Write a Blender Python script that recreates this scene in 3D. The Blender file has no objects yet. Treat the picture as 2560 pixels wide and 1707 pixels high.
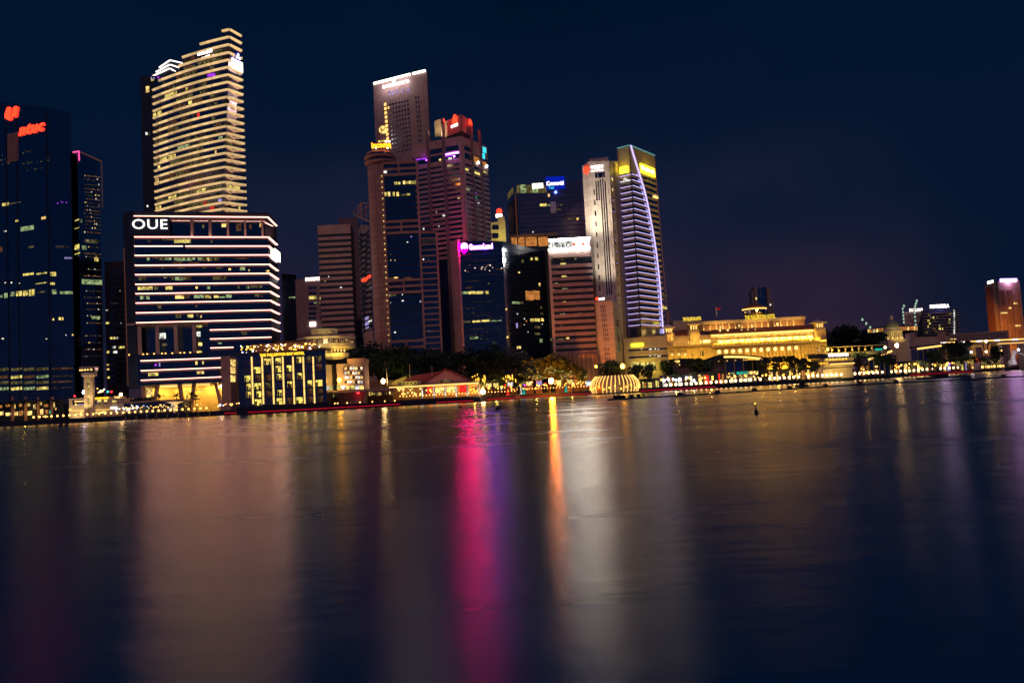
import bpy, math, random
from mathutils import Vector, Matrix
random.seed(11)
SC = bpy.context.scene
COL = SC.collection
# ------------------------------------------------------------------ camera
FPX, CX, CY, CH = 2000.0, 1280.0, 853.5, 5.0          # focal length and centre in photo pixels, eye height
PITCH = math.atan(124/2000); ROLL = math.radians(3.0)
_F = Vector((0, math.cos(PITCH), math.sin(PITCH)))
_u0 = Vector((0, -math.sin(PITCH), math.cos(PITCH))); _r0 = Vector((1, 0, 0))
_R = _r0*math.cos(ROLL) - _u0*math.sin(ROLL); _U = _u0*math.cos(ROLL) + _r0*math.sin(ROLL)
EYE = Vector((0, 0, CH))
cd = bpy.data.cameras.new('camera'); cam = bpy.data.objects.new('camera', cd); COL.objects.link(cam)
cd.sensor_width = 36; cd.lens = 36*FPX/2560; cd.clip_start = .5; cd.clip_end = 30000
cam.matrix_world = Matrix(((_R.x, _U.x, -_F.x, 0), (_R.y, _U.y, -_F.y, 0), (_R.z, _U.z, -_F.z, CH), (0, 0, 0, 1)))
SC.camera = cam
def ray(px, py): return _F*FPX + _R*(px-CX) + _U*(CY-py)
def W(px, py, D):                                      # point seen at a photo pixel, D metres out across the bay
    d = ray(px, py); return EYE + d*(D/d.y)
def G(px, py, z=0):
    d = ray(px, py); return EYE + d*((z-CH)/d.z)
def m(px, D): return px*D/FPX                          # pixels to metres at a distance
class Face:                                            # a vertical facade from A to B (left to right, seen from the water)
    def __init__(s, pa, da, pb, db, py=700):
        a, b = W(pa, py, da), W(pb, py, db); s.set(Vector((a.x, a.y)), Vector((b.x, b.y)))
    def set(s, A, B):
        s.A, s.B = A, B; s.d = (B-A); s.L = s.d.length; s.d = s.d/s.L; s.n = Vector((s.d.y, -s.d.x)); return s
    def pix(s, px, py):
        d = ray(px, py); den = d.x*s.n.x + d.y*s.n.y
        t = ((s.A.x-EYE.x)*s.n.x + (s.A.y-EYE.y)*s.n.y)/den
        p = EYE + d*t
        return (Vector((p.x, p.y))-s.A).dot(s.d), p.z
    def pt(s, a, z, o=0):
        q = s.A + s.d*a + s.n*o; return Vector((q.x, q.y, z))
    def z(s, px, py): return s.pix(px, py)[1]
def face2(A, B):
    f = Face.__new__(Face); return f.set(Vector(A), Vector(B))
# ------------------------------------------------------------------ materials
def lin(c):
    c = c/255.0; return c/12.92 if c <= .04045 else ((c+.055)/1.055)**2.4
def C(r, g, b): return (lin(r), lin(g), lin(b), 1)
MATS = {}
def newmat(name):
    mt = bpy.data.materials.new(name); mt.use_nodes = True; nt = mt.node_tree
    for n in list(nt.nodes): nt.nodes.remove(n)
    out = nt.nodes.new('ShaderNodeOutputMaterial'); MATS[name] = mt
    return mt, nt, nt.nodes, nt.links, out
def solid(name, col, rough=.7, metal=0, var=.25, scale=.25, spec=.3):
    mt, nt, N, Lk, out = newmat(name)
    p = N.new('ShaderNodeBsdfPrincipled'); p.inputs['Roughness'].default_value = rough
    p.inputs['Metallic'].default_value = metal; p.inputs['Specular IOR Level'].default_value = spec
    tc = N.new('ShaderNodeTexCoord'); nz = N.new('ShaderNodeTexNoise'); nz.inputs['Scale'].default_value = scale
    nz.inputs['Detail'].default_value = 6
    mx = N.new('ShaderNodeMix'); mx.data_type = 'RGBA'; c = Vector(col[:3])
    mx.inputs['A'].default_value = (*(c*(1-var)), 1); mx.inputs['B'].default_value = (*(c*(1+var)), 1)
    Lk.new(tc.outputs['Object'], nz.inputs['Vector']); Lk.new(nz.outputs['Fac'], mx.inputs['Factor'])
    Lk.new(mx.outputs['Result'], p.inputs['Base Color']); Lk.new(p.outputs['BSDF'], out.inputs['Surface'])
    return mt
def emit(name, col, st, vary=0.0, cell=(1.3, 1.3, 1.6)):
    """a light-giving surface; vary > 0 lights each pane of a lit room differently"""
    mt, nt, N, Lk, out = newmat(name)
    e = N.new('ShaderNodeEmission'); e.inputs['Color'].default_value = col; e.inputs['Strength'].default_value = st
    if vary:
        tc = N.new('ShaderNodeTexCoord'); sn = N.new('ShaderNodeVectorMath'); sn.operation = 'SNAP'
        sn.inputs[1].default_value = cell
        wn = N.new('ShaderNodeTexWhiteNoise'); mr = N.new('ShaderNodeMapRange')
        mr.inputs['To Min'].default_value = st*(1-vary); mr.inputs['To Max'].default_value = st*(1+vary)
        Lk.new(tc.outputs['Object'], sn.inputs[0]); Lk.new(sn.outputs['Vector'], wn.inputs['Vector'])
        Lk.new(wn.outputs['Value'], mr.inputs['Value']); Lk.new(mr.outputs['Result'], e.inputs['Strength'])
    Lk.new(e.outputs['Emission'], out.inputs['Surface']); mt.cycles.emission_sampling = 'AUTO'
    return mt
def panelled(name, col, rough, size, joint=.6, metal=0):
    """cladding in panels with darker joints, in the plane of a facade"""
    mt, nt, N, Lk, out = newmat(name)
    p = N.new('ShaderNodeBsdfPrincipled'); p.inputs['Roughness'].default_value = rough
    p.inputs['Metallic'].default_value = metal
    tc = N.new('ShaderNodeTexCoord'); sp = N.new('ShaderNodeSeparateXYZ'); ad = N.new('ShaderNodeMath'); ad.operation = 'ADD'
    cb = N.new('ShaderNodeCombineXYZ'); br = N.new('ShaderNodeTexBrick')
    br.offset = 0; br.inputs['Scale'].default_value = 1; br.inputs['Brick Width'].default_value = size[0]
    br.inputs['Row Height'].default_value = size[1]; br.inputs['Mortar Size'].default_value = .12
    c = Vector(col[:3])
    br.inputs['Color1'].default_value = (*(c*1.1), 1); br.inputs['Color2'].default_value = (*(c*.85), 1)
    br.inputs['Mortar'].default_value = (*(c*joint), 1)
    Lk.new(tc.outputs['Object'], sp.inputs[0]); Lk.new(sp.outputs['X'], ad.inputs[0]); Lk.new(sp.outputs['Y'], ad.inputs[1])
    Lk.new(ad.outputs[0], cb.inputs['X']); Lk.new(sp.outputs['Z'], cb.inputs['Y']); Lk.new(cb.outputs[0], br.inputs['Vector'])
    Lk.new(br.outputs['Color'], p.inputs['Base Color']); Lk.new(p.outputs['BSDF'], out.inputs['Surface'])
    return mt
def glass(name, col, rough=.12):
    """dark coated facade glass that mirrors the sky, each pane a slightly different tint"""
    mt, nt, N, Lk, out = newmat(name)
    p = N.new('ShaderNodeBsdfPrincipled'); p.inputs['Metallic'].default_value = 1
    p.inputs['Roughness'].default_value = rough
    tc = N.new('ShaderNodeTexCoord'); sn = N.new('ShaderNodeVectorMath'); sn.operation = 'SNAP'
    sn.inputs[1].default_value = (1.6, 1.6, 1.9)
    wn = N.new('ShaderNodeTexWhiteNoise'); mx = N.new('ShaderNodeMix'); mx.data_type = 'RGBA'
    c = Vector(col[:3]); mx.inputs['A'].default_value = (*(c*.78), 1); mx.inputs['B'].default_value = (*c, 1)
    Lk.new(tc.outputs['Object'], sn.inputs[0]); Lk.new(sn.outputs['Vector'], wn.inputs['Vector'])
    Lk.new(wn.outputs['Value'], mx.inputs['Factor'])
    Lk.new(mx.outputs['Result'], p.inputs['Base Color']); Lk.new(p.outputs['BSDF'], out.inputs['Surface'])
    return mt
glass('glass', (.5, .62, .76)); glass('glass_blue', (.5, .75, .95)); glass('glass_plum', (.85, .68, .8), .2)
solid('brown_clad', (.42, .31, .29), .7); panelled('brown_tile', (.42, .27, .25), .6, (1.6, 3.75), .35)
panelled('pink_panel', (.43, .32, .31), .7, (2.2, 3.2), .75); panelled('grey_panel', (.36, .27, .29), .7, (2.4, 3.4), .8)
solid('plum_wall', (.19, .15, .18)); solid('dark_wall', (.018, .042, .085)); solid('frame_rust', (.5, .3, .25))
panelled('white_stone', (.55, .5, .48), .6, (2.4, 3.4), .75); panelled('cream_stone', (.62, .56, .42), .6, (2, 1.5), .85)
panelled('gold_stone', (.6, .5, .34), .6, (1.8, 1.0), .8); solid('olive_stone', (.52, .47, .3))
solid('pale_frame', (.55, .45, .38)); solid('dark_metal', (.02, .04, .075), .5, .3); solid('bronze', (.3, .2, .13), .5, .4)
solid('roof_red', (.33, .07, .06), .8, scale=1.5); solid('roof_tile', (.2, .07, .06), .8, scale=2); solid('concrete', (.3, .27, .26), .9)
solid('quay_stone', (.02, .035, .065), .9); solid('paving', (.16, .14, .13), .9); solid('earth', (.05, .055, .05), .95)
solid('bark', (.09, .065, .045), .9); solid('leaf', (.055, .09, .03), .7, var=.5, scale=.6); solid('leaf_dark', (.02, .05, .045), .7, var=.5, scale=.6)
solid('timber', (.14, .09, .06), .8); solid('white_paint', (.75, .73, .72), .5); solid('orange_clad', (.55, .36, .24)); solid('red_rib', (.2, .06, .055))
solid('black_rubber', (.006, .02, .045), .6); solid('copper_green', (.22, .27, .2), .7); solid('hull', (.05, .04, .045), .5); solid('flag_red', (.5, .03, .04))
solid('flag_white', (.7, .7, .7))
GOLD, WARM, AMBER = C(255, 190, 70), C(255, 214, 150), C(255, 165, 60)
WHITE, PINKW, LILAC = C(255, 240, 215), C(255, 222, 218), C(205, 190, 255)
emit('lit_yellow', C(250, 225, 120), .75, .75); emit('lit_warm', C(255, 210, 120), 1.1, .75); emit('lit_dim', C(190, 170, 110), .16, .9)
emit('lit_green', C(190, 215, 150), .42, .8); emit('lit_white', C(235, 235, 225), .9, .8); emit('lit_lilac', C(200, 180, 255), .55, .6)
emit('lit_orange', C(235, 150, 75), .55, .4); emit('lit_red', C(255, 50, 40), 1.1, .3); emit('lit_brown', C(190, 130, 90), .14, .7)
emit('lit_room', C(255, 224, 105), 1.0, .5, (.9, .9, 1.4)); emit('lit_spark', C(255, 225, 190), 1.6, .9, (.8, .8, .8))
emit('lit_faint', C(150, 130, 120), .07, .9); emit('lit_purple', C(170, 60, 235), 1.0, .5); emit('lit_teal', C(40, 200, 170), .7, .3)
emit('strip_pink', C(255, 168, 142), 5.2); emit('strip_ocean', C(246, 205, 140), .85, .35, (5, 5, 60)); emit('strip_violet', C(205, 185, 250), 1.5); emit('strip_blue', C(170, 170, 255), 2.2)
emit('strip_gold', C(255, 196, 105), 1.7); emit('strip_white', WHITE, 7.0); emit('strip_teal', C(120, 190, 190), .55)
emit('strip_rose', C(255, 80, 150), 1.6); emit('strip_rust', C(190, 110, 80), .22); emit('trail_red', C(235, 20, 50), .75)
emit('sign_white', WHITE, 5.0); emit('sign_soft', C(255, 236, 225), 2.6); emit('sign_red', C(255, 48, 26), 4.0); emit('sign_orange', C(255, 120, 20), 6.0)
emit('sign_yellow', C(255, 225, 40), 4.5); emit('sign_gold', C(255, 190, 40), 2.4); emit('sign_lilac', C(185, 100, 255), 14.0); emit('sign_blue', C(10, 40, 220), .55)
emit('sign_hsbc', WHITE, 50.0); emit('logo_magenta', C(255, 0, 105), 190.0); emit('strip_hotel', C(255, 190, 95), 5.0); emit('logo_white', C(255, 235, 225), 8.0); emit('logo_pink', C(255, 90, 160), 14.0); emit('sign_violet', C(215, 160, 255), 12.0); emit('sign_cyan', C(60, 200, 220), 1.5)
emit('lamp_warm', C(255, 176, 88), 4.5); emit('lamp_star', C(255, 200, 135), 9.0); emit('lamp_gold', C(255, 180, 60), 4.5); emit('lamp_white', C(240, 232, 255), 5.0); emit('sign_letters', C(255, 215, 60), 1.8)
emit('lamp_orange', C(255, 125, 25), 850.0); emit('lamp_flare', C(255, 205, 130), 40.0); emit('lamp_amber', C(255, 165, 45), 28.0); emit('lamp_red', C(255, 30, 40), 9.0); emit('lamp_teal', C(60, 230, 180), 3.0)
emit('lamp_purple', C(170, 50, 255), 7.0); emit('lamp_crane', C(180, 215, 190), .8); emit('lamp_violetw', C(250, 225, 255), 22.0); emit('screen_blue', C(150, 185, 225), 1.0)
# ------------------------------------------------------------------ mesh building
ORG = {}
class MB:
    def __init__(s): s.v, s.f = [], []
    def add(s, vs, fs):
        n = len(s.v); s.v += [Vector(v) for v in vs]; s.f += [tuple(i+n for i in f) for f in fs]; return s
    def hexa(s, p):                                    # 4 bottom + 4 top corners
        return s.add(p, [(3, 2, 1, 0), (4, 5, 6, 7), (0, 1, 5, 4), (1, 2, 6, 5), (2, 3, 7, 6), (3, 0, 4, 7)])
    def fbox(s, F, a0, a1, z0, z1, o0=0., o1=.3):
        q = [F.pt(a0, z0, o1), F.pt(a1, z0, o1), F.pt(a1, z0, o0), F.pt(a0, z0, o0)]
        return s.hexa(q + [v + Vector((0, 0, z1-z0)) for v in q])
    def box(s, x0, x1, y0, y1, z0, z1):
        return s.hexa([(x0, y0, z0), (x1, y0, z0), (x1, y1, z0), (x0, y1, z0), (x0, y0, z1), (x1, y0, z1), (x1, y1, z1), (x0, y1, z1)])
    def prism(s, poly, z0, z1):                        # plan polygon extruded; z1 may be one height per corner
        n = len(poly); zt = z1 if hasattr(z1, '__len__') else [z1]*n
        vs = [(p[0], p[1], z0) for p in poly] + [(p[0], p[1], z) for p, z in zip(poly, zt)]
        fs = [tuple(range(n-1, -1, -1)), tuple(range(n, 2*n))] + [(i, (i+1) % n, n+(i+1) % n, n+i) for i in range(n)]
        return s.add(vs, fs)
    def lathe(s, c, prof, n=24, a0=0, a1=2*math.pi):   # prof: (radius, z)
        full = abs(a1-a0-2*math.pi) < 1e-6; k = n if full else n+1; vs = []; fs = []
        for r, z in prof:
            for i in range(k):
                a = a0+(a1-a0)*i/n; vs.append((c[0]+r*math.cos(a), c[1]+r*math.sin(a), c[2]+z))
        for j in range(len(prof)-1):
            for i in range(n):
                b = (i+1) % k; fs.append((j*k+i, j*k+b, (j+1)*k+b, (j+1)*k+i))
        if full:
            fs.append(tuple(range(k-1, -1, -1))); fs.append(tuple(range((len(prof)-1)*k, len(prof)*k)))
        return s.add(vs, fs)
    def tube(s, p, q, r0, r1=None, n=6):
        p, q = Vector(p), Vector(q); r1 = r0 if r1 is None else r1
        d = (q-p).normalized(); a = d.orthogonal().normalized(); b = d.cross(a); vs = []
        for P, r in ((p, r0), (q, r1)):
            vs += [P+(a*math.cos(2*math.pi*i/n)+b*math.sin(2*math.pi*i/n))*r for i in range(n)]
        return s.add(vs, [(i, (i+1) % n, n+(i+1) % n, n+i) for i in range(n)]+[tuple(range(n-1, -1, -1)), tuple(range(n, 2*n))])
    def beam(s, p, q, w, h):                           # rectangular bar
        p, q = Vector(p), Vector(q); d = (q-p).normalized(); up = Vector((0, 0, 1)) if abs(d.z) < .95 else Vector((0, 1, 0))
        a = d.cross(up).normalized()*w/2; b = a.cross(d).normalized()*h/2
        return s.hexa([p-a-b, p+a-b, p+a+b, p-a+b, q-a-b, q+a-b, q+a+b, q-a+b])
    def ball(s, c, r, n=10, k=6, sz=1):
        c = Vector(c); vs = [c+Vector((0, 0, -r*sz))]; fs = []
        for j in range(1, k):
            t = -math.pi/2+math.pi*j/k
            vs += [c+Vector((r*math.cos(t)*math.cos(2*math.pi*i/n), r*math.cos(t)*math.sin(2*math.pi*i/n), r*sz*math.sin(t))) for i in range(n)]
        vs.append(c+Vector((0, 0, r*sz))); L = len(vs)-1
        for i in range(n):
            fs.append((0, 1+(i+1) % n, 1+i)); fs.append((L, L-n+i, L-n+(i+1) % n))
        for j in range(k-2):
            for i in range(n): fs.append((1+j*n+i, 1+j*n+(i+1) % n, 1+(j+1)*n+(i+1) % n, 1+(j+1)*n+i))
        return s.add(vs, fs)
    def poly(s, F, pts, o0, o1):                       # flat outline (s,z) on a facade, given thickness
        n = len(pts); vs = [F.pt(a, z, o0) for a, z in pts]+[F.pt(a, z, o1) for a, z in pts]
        return s.add(vs, [tuple(range(n-1, -1, -1)), tuple(range(n, 2*n))]+[(i, (i+1) % n, n+(i+1) % n, n+i) for i in range(n)])
    def build(s, name, mat, parent=None, loc=None, smooth=False):
        o = ORG[parent.name] if parent is not None else Vector(loc or (0, 0, 0))
        me = bpy.data.meshes.new(name); me.from_pydata([v-o for v in s.v], [], s.f); me.update()
        me.materials.append(MATS[mat] if isinstance(mat, str) else mat)
        if smooth:
            for p in me.polygons: p.use_smooth = True
        ob = bpy.data.objects.new(name, me); COL.objects.link(ob); ORG[ob.name] = o
        if parent is not None: ob.parent = parent
        else: ob.location = o
        return ob
def tag(o, label=None, cat=None, group=None, kind=None):
    for k, v in (('label', label), ('category', cat), ('group', group), ('kind', kind)):
        if v: o[k] = v
    return o
def thing(name, label, cat, loc, group=None):
    o = bpy.data.objects.new(name, None); COL.objects.link(o); o.location = loc; o.empty_display_size = 1
    ORG[o.name] = Vector(loc); return tag(o, label, cat, group)
def copy_tree(o, loc, scale=None, rz=None, parent=None):
    c = o.copy(); COL.objects.link(c); c.parent = parent
    if loc is not None:
        c.location = loc
        if scale: c.scale = scale if hasattr(scale, '__len__') else (scale,)*3
        if rz is not None: c.rotation_euler.z = rz
    for ch in o.children: copy_tree(ch, None, parent=c)
    return c
def back(poly, depth):                                 # close a visible polyline with a back edge away from the water
    k = .985; yb = max(p[1] for p in poly)+depth; q = [Vector((p[0]*yb/p[1], yb)) for p in (poly[-1], poly[0])]
    c = (q[0]+q[1])/2                                   # the sides run along the line of sight, so only the fronts show
    return [tuple(p) for p in poly]+[tuple(c+(q[0]-c)*k), tuple(c+(q[1]-c)*k)]
def corners(*pd, py=700):
    out = []
    for px, D in pd:
        w = W(px, py, D); out.append((w.x, w.y))
    return out
def lit(root, F, rects, name='lit_window', o=.16):
    for r in rects:
        x0, y0, x1, y1, mt = r[:5]
        s0, z0 = F.pix(x0, y1); s1, z1 = F.pix(x1, y0); sm, zm = F.pix(x0, y0)
        MB().fbox(F, s0, s1, z0, min(z1, zm) if min(z1, zm) > z0+.2 else max(z1, zm), -.06, o).build(name, mt, root)
def sprinkle(root, F, n, x0, y0, x1, y1, mats, w=(1.5, 4), h=(1.5, 3), name='lit_window', rows=None, seed=1):
    rd = random.Random(seed)
    for i in range(n):
        x = rd.uniform(x0, x1); y = rd.choice(rows) if rows else rd.uniform(y0, y1)
        lit(root, F, [(x, y, x+rd.uniform(*w), y+rd.uniform(*h), rd.choice(mats))], name)
def text(root, F, body, x0, y0, x1, y1, mat, name='sign_lettering', bold=.02, o=.5, ext=.15, shear=0):
    """raised lettering filling the pixel box, x0,y0 = top left, x1,y1 = bottom right (rows measured at each end)"""
    cu = bpy.data.curves.new(name, 'FONT'); cu.body = body; cu.extrude = .02; cu.offset = bold; cu.shear = shear
    cu.resolution_u = 3; cu.space_character = 1.08
    tmp = bpy.data.objects.new('tmp', cu); COL.objects.link(tmp)
    bpy.context.view_layer.update()
    me = bpy.data.meshes.new_from_object(tmp.evaluated_get(bpy.context.evaluated_depsgraph_get()))
    bpy.data.objects.remove(tmp); bpy.data.curves.remove(cu)
    xs = [v.co.x for v in me.vertices]; ys = [v.co.y for v in me.vertices]
    a0, _ = F.pix(x0, y1); a1, zb = F.pix(x1, y1); zt = F.pix(x1, y0)[1]; zb, zt = min(zb, zt), max(zb, zt)
    wx, wy = max(xs)-min(xs), max(ys)-min(ys); og = ORG[root.name]
    for v in me.vertices:
        v.co = F.pt(a0+(v.co.x-min(xs))/wx*(a1-a0), zb+(v.co.y-min(ys))/wy*(zt-zb), o+(ext if v.co.z > 0 else 0))-og
    me.materials.clear(); me.materials.append(MATS[mat]); me.update()
    ob = bpy.data.objects.new(name, me); COL.objects.link(ob); ob.parent = root; ORG[ob.name] = og
    return ob
def lamp(kind, name, loc, target, power, col, size=2, size_y=None, angle=60, blend=.6):
    l = bpy.data.lights.new(name, kind); l.energy = power; l.color = col[:3]
    if kind == 'AREA': l.shape = 'RECTANGLE'; l.size = size; l.size_y = size_y or size
    elif kind == 'SPOT': l.spot_size = math.radians(angle); l.spot_blend = blend; l.shadow_soft_size = size
    else: l.shadow_soft_size = size
    o = bpy.data.objects.new(name, l); COL.objects.link(o); o.location = loc
    if target is not None:
        o.rotation_euler = (Vector(target)-Vector(loc)).to_track_quat('-Z', 'Y').to_euler()
    return o
# ------------------------------------------------------------------ sky, facade fill light, water, land
w = bpy.data.worlds.new('World'); SC.world = w; w.use_nodes = True; nt = w.node_tree
for n in list(nt.nodes): nt.nodes.remove(n)
N, Lk = nt.nodes, nt.links
wo = N.new('ShaderNodeOutputWorld'); bg = N.new('ShaderNodeBackground'); bg.inputs['Strength'].default_value = 1
tc = N.new('ShaderNodeTexCoord'); sp = N.new('ShaderNodeSeparateXYZ'); asn = N.new('ShaderNodeMath'); asn.operation = 'ARCSINE'
mr = N.new('ShaderNodeMapRange'); mr.inputs['From Min'].default_value = 0; mr.inputs['From Max'].default_value = math.pi/2
rp = N.new('ShaderNodeValToRGB'); rp.color_ramp.interpolation = 'EASE'
stops = [(0, C(58, 38, 50)), (5/90, C(38, 31, 52)), (12/90, C(20, 27, 51)), (20/90, C(4, 21, 45)), (28/90, C(1, 19, 42)), (45/90, (.01, .036, .088, 1)), (1, (.014, .052, .115, 1))]  # upper stops brightened above the view, lifting the dark surfaces to navy
rp.color_ramp.elements[0].position = 0; rp.color_ramp.elements[0].color = stops[0][1]
rp.color_ramp.elements[1].position = 1; rp.color_ramp.elements[1].color = stops[-1][1]
for p_, c_ in stops[1:-1]:
    e_ = rp.color_ramp.elements.new(p_); e_.color = c_
sky = N.new('ShaderNodeTexSky'); sky.sky_type = 'NISHITA'; sky.sun_disc = False
sky.sun_elevation = math.radians(-9); sky.sun_rotation = math.radians(200)
ad = N.new('ShaderNodeMix'); ad.data_type = 'RGBA'; ad.blend_type = 'ADD'; ad.inputs['Factor'].default_value = .05
Lk.new(tc.outputs['Generated'], sp.inputs[0]); Lk.new(sp.outputs['Z'], asn.inputs[0]); Lk.new(asn.outputs[0], mr.inputs['Value'])
az = N.new('ShaderNodeMath'); az.operation = 'ARCTAN2'; Lk.new(sp.outputs['X'], az.inputs[0]); Lk.new(sp.outputs['Y'], az.inputs[1])
aa = N.new('ShaderNodeMath'); aa.operation = 'ABSOLUTE'; Lk.new(az.outputs[0], aa.inputs[0])
ma = N.new('ShaderNodeMapRange'); ma.interpolation_type = 'SMOOTHSTEP'; ma.inputs['From Min'].default_value = math.radians(16); ma.inputs['From Max'].default_value = math.radians(34); ma.inputs['To Min'].default_value = 1; ma.inputs['To Max'].default_value = .12
me_ = N.new('ShaderNodeMapRange'); me_.inputs['From Min'].default_value = 20/90; me_.inputs['From Max'].default_value = 30/90; Lk.new(mr.outputs['Result'], me_.inputs['Value'])
mxm = N.new('ShaderNodeMath'); mxm.operation = 'MAXIMUM'; Lk.new(aa.outputs[0], ma.inputs['Value']); Lk.new(ma.outputs['Result'], mxm.inputs[0]); Lk.new(me_.outputs['Result'], mxm.inputs[1])
nv = N.new('ShaderNodeMix'); nv.data_type = 'RGBA'; nv.inputs['A'].default_value = C(3, 21, 45); wz = N.new('ShaderNodeTexNoise'); wz.inputs['Scale'].default_value = 5; wz.inputs['Detail'].default_value = 4; Lk.new(tc.outputs['Generated'], wz.inputs['Vector'])
wr = N.new('ShaderNodeMapRange'); wr.inputs['From Min'].default_value = .3; wr.inputs['From Max'].default_value = .7; wr.inputs['To Min'].default_value = .25; wr.inputs['To Max'].default_value = 1.75; Lk.new(wz.outputs['Fac'], wr.inputs['Value'])
wm = N.new('ShaderNodeMath'); wm.operation = 'MULTIPLY'; Lk.new(mxm.outputs[0], wm.inputs[0]); Lk.new(wr.outputs['Result'], wm.inputs[1]); nv.clamp_factor = False; Lk.new(wm.outputs[0], nv.inputs['Factor']); Lk.new(rp.outputs['Color'], nv.inputs['B'])
Lk.new(mr.outputs['Result'], rp.inputs['Fac']); Lk.new(nv.outputs['Result'], ad.inputs['A']); Lk.new(sky.outputs['Color'], ad.inputs['B'])
Lk.new(ad.outputs['Result'], bg.inputs['Color']); Lk.new(bg.outputs['Background'], wo.inputs['Surface'])
sl = bpy.data.lights.new('facade_fill', 'SUN'); sl.energy = .4; sl.angle = math.radians(3); sl.color = (1, .43, .43)  # added pink fill from behind the camera, stands in for city glow on facades
so = bpy.data.objects.new('facade_fill', sl); COL.objects.link(so); so.rotation_euler = (math.radians(90-48), 0, math.radians(-10))
SC.view_settings.view_transform = 'Standard'; SC.view_settings.look = 'None'; SC.view_settings.exposure = 0; SC.view_settings.gamma = 1
SC.cycles.sample_clamp_indirect = 4; SC.cycles.max_bounces = 6; SC.cycles.use_denoising = True
# water
mt, nt_, N, Lk, out = newmat('bay_water')
gl = N.new('ShaderNodeBsdfGlossy'); gl.distribution = 'BECKMANN'
gl.inputs['Anisotropy'].default_value = .2; tv = N.new('ShaderNodeCombineXYZ'); tv.inputs['X'].default_value = 1   # crests run along the shore
Lk.new(tv.outputs[0], gl.inputs['Tangent'])
df = N.new('ShaderNodeBsdfDiffuse'); df.inputs['Color'].default_value = (.003, .06, .16, 1)
fr = N.new('ShaderNodeFresnel'); fr.inputs['IOR'].default_value = 1.34
mxs = N.new('ShaderNodeMixShader'); tc = N.new('ShaderNodeTexCoord')
mp = N.new('ShaderNodeMapping'); mp.inputs['Scale'].default_value = (.012, .05, 1)
n1 = N.new('ShaderNodeTexNoise'); n1.inputs['Scale'].default_value = 1; n1.inputs['Detail'].default_value = 4
mrr = N.new('ShaderNodeMapRange'); mrr.inputs['From Min'].default_value = .3; mrr.inputs['From Max'].default_value = .7
mrr.inputs['To Min'].default_value = .21; mrr.inputs['To Max'].default_value = .3
mp2 = N.new('ShaderNodeMapping'); mp2.inputs['Scale'].default_value = (.22, .4, 1)
n2 = N.new('ShaderNodeTexNoise'); n2.inputs['Scale'].default_value = 1; n2.inputs['Detail'].default_value = 9; n2.inputs['Roughness'].default_value = .58
bp = N.new('ShaderNodeBump'); bp.inputs['Strength'].default_value = .4; bp.inputs['Distance'].default_value = .11
Lk.new(tc.outputs['Object'], mp.inputs['Vector']); Lk.new(mp.outputs[0], n1.inputs['Vector']); Lk.new(n1.outputs['Fac'], mrr.inputs['Value'])
Lk.new(tc.outputs['Object'], mp2.inputs['Vector']); Lk.new(mp2.outputs[0], n2.inputs['Vector']); Lk.new(n2.outputs['Fac'], bp.inputs['Height'])
Lk.new(mrr.outputs['Result'], gl.inputs['Roughness']); Lk.new(bp.outputs['Normal'], gl.inputs['Normal'])
Lk.new(fr.outputs['Fac'], mxs.inputs['Fac']); Lk.new(df.outputs[0], mxs.inputs[1]); Lk.new(gl.outputs[0], mxs.inputs[2]); Lk.new(mxs.outputs[0], out.inputs['Surface'])
tag(MB().add([(-4000, -1500, 0), (4000, -1500, 0), (4000, 9000, 0), (-4000, 9000, 0)], [(0, 1, 2, 3)]).build('water', 'bay_water'), kind='structure')
# land behind the quay line (waterline pixel column, distance)
SHORE = [(-900, 462), (0, 462), (400, 462), (560, 452), (600, 432), (815, 430), (985, 452), (1200, 452), (1300, 508), (1480, 512), (1600, 510), (1900, 528), (2100, 552), (2300, 655), (2420, 720), (2560, 830), (3300, 1050)]
def shoreD(px):
    for (a, da), (b, db) in zip(SHORE, SHORE[1:]):
        if a <= px <= b: return da+(db-da)*(px-a)/(b-a)
    return SHORE[-1][1]
GZ = 2.2
shore = []
for px, D in SHORE:
    q = W(px, 990, D); shore.append((q.x, q.y))
# the land sheet, its front edge along the quay
tag(MB().prism([(shore[0][0]-2500, shore[0][1]+.8)]+[(x, y+.8) for x, y in shore]+[(6000, 1500), (6000, 8800), (-6000, 8800)], .4, GZ).build('ground', 'paving'), kind='structure')
qb = MB()
for a, b in zip(shore, shore[1:]):
    F = face2(a, b); qb.fbox(F, 0, F.L, -1, GZ+.5, -.9, 0)
tag(qb.build('quay_edge', 'quay_stone'), kind='structure')
def flat_tower(name, label, cat, cs, tops, depth, mat, group=None, z0=GZ, py=700):
    """root + core; cs = [(px, D)...] visible plan corners left to right, tops = photo row of the roof at each corner"""
    P = corners(*cs, py=py); T = [W(px_top, yt, D).z for (px_top, D), yt in zip(cs, tops)]
    pl = back(P, depth); zt = T+[T[-1], T[0]]
    root = thing(name, label, cat, (sum(p[0] for p in P)/len(P), P[0][1], z0), group)
    MB().prism(pl, z0, zt).build('wall', mat, root)
    return root, [face2(a, b) for a, b in zip(P, P[1:])], T
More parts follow.
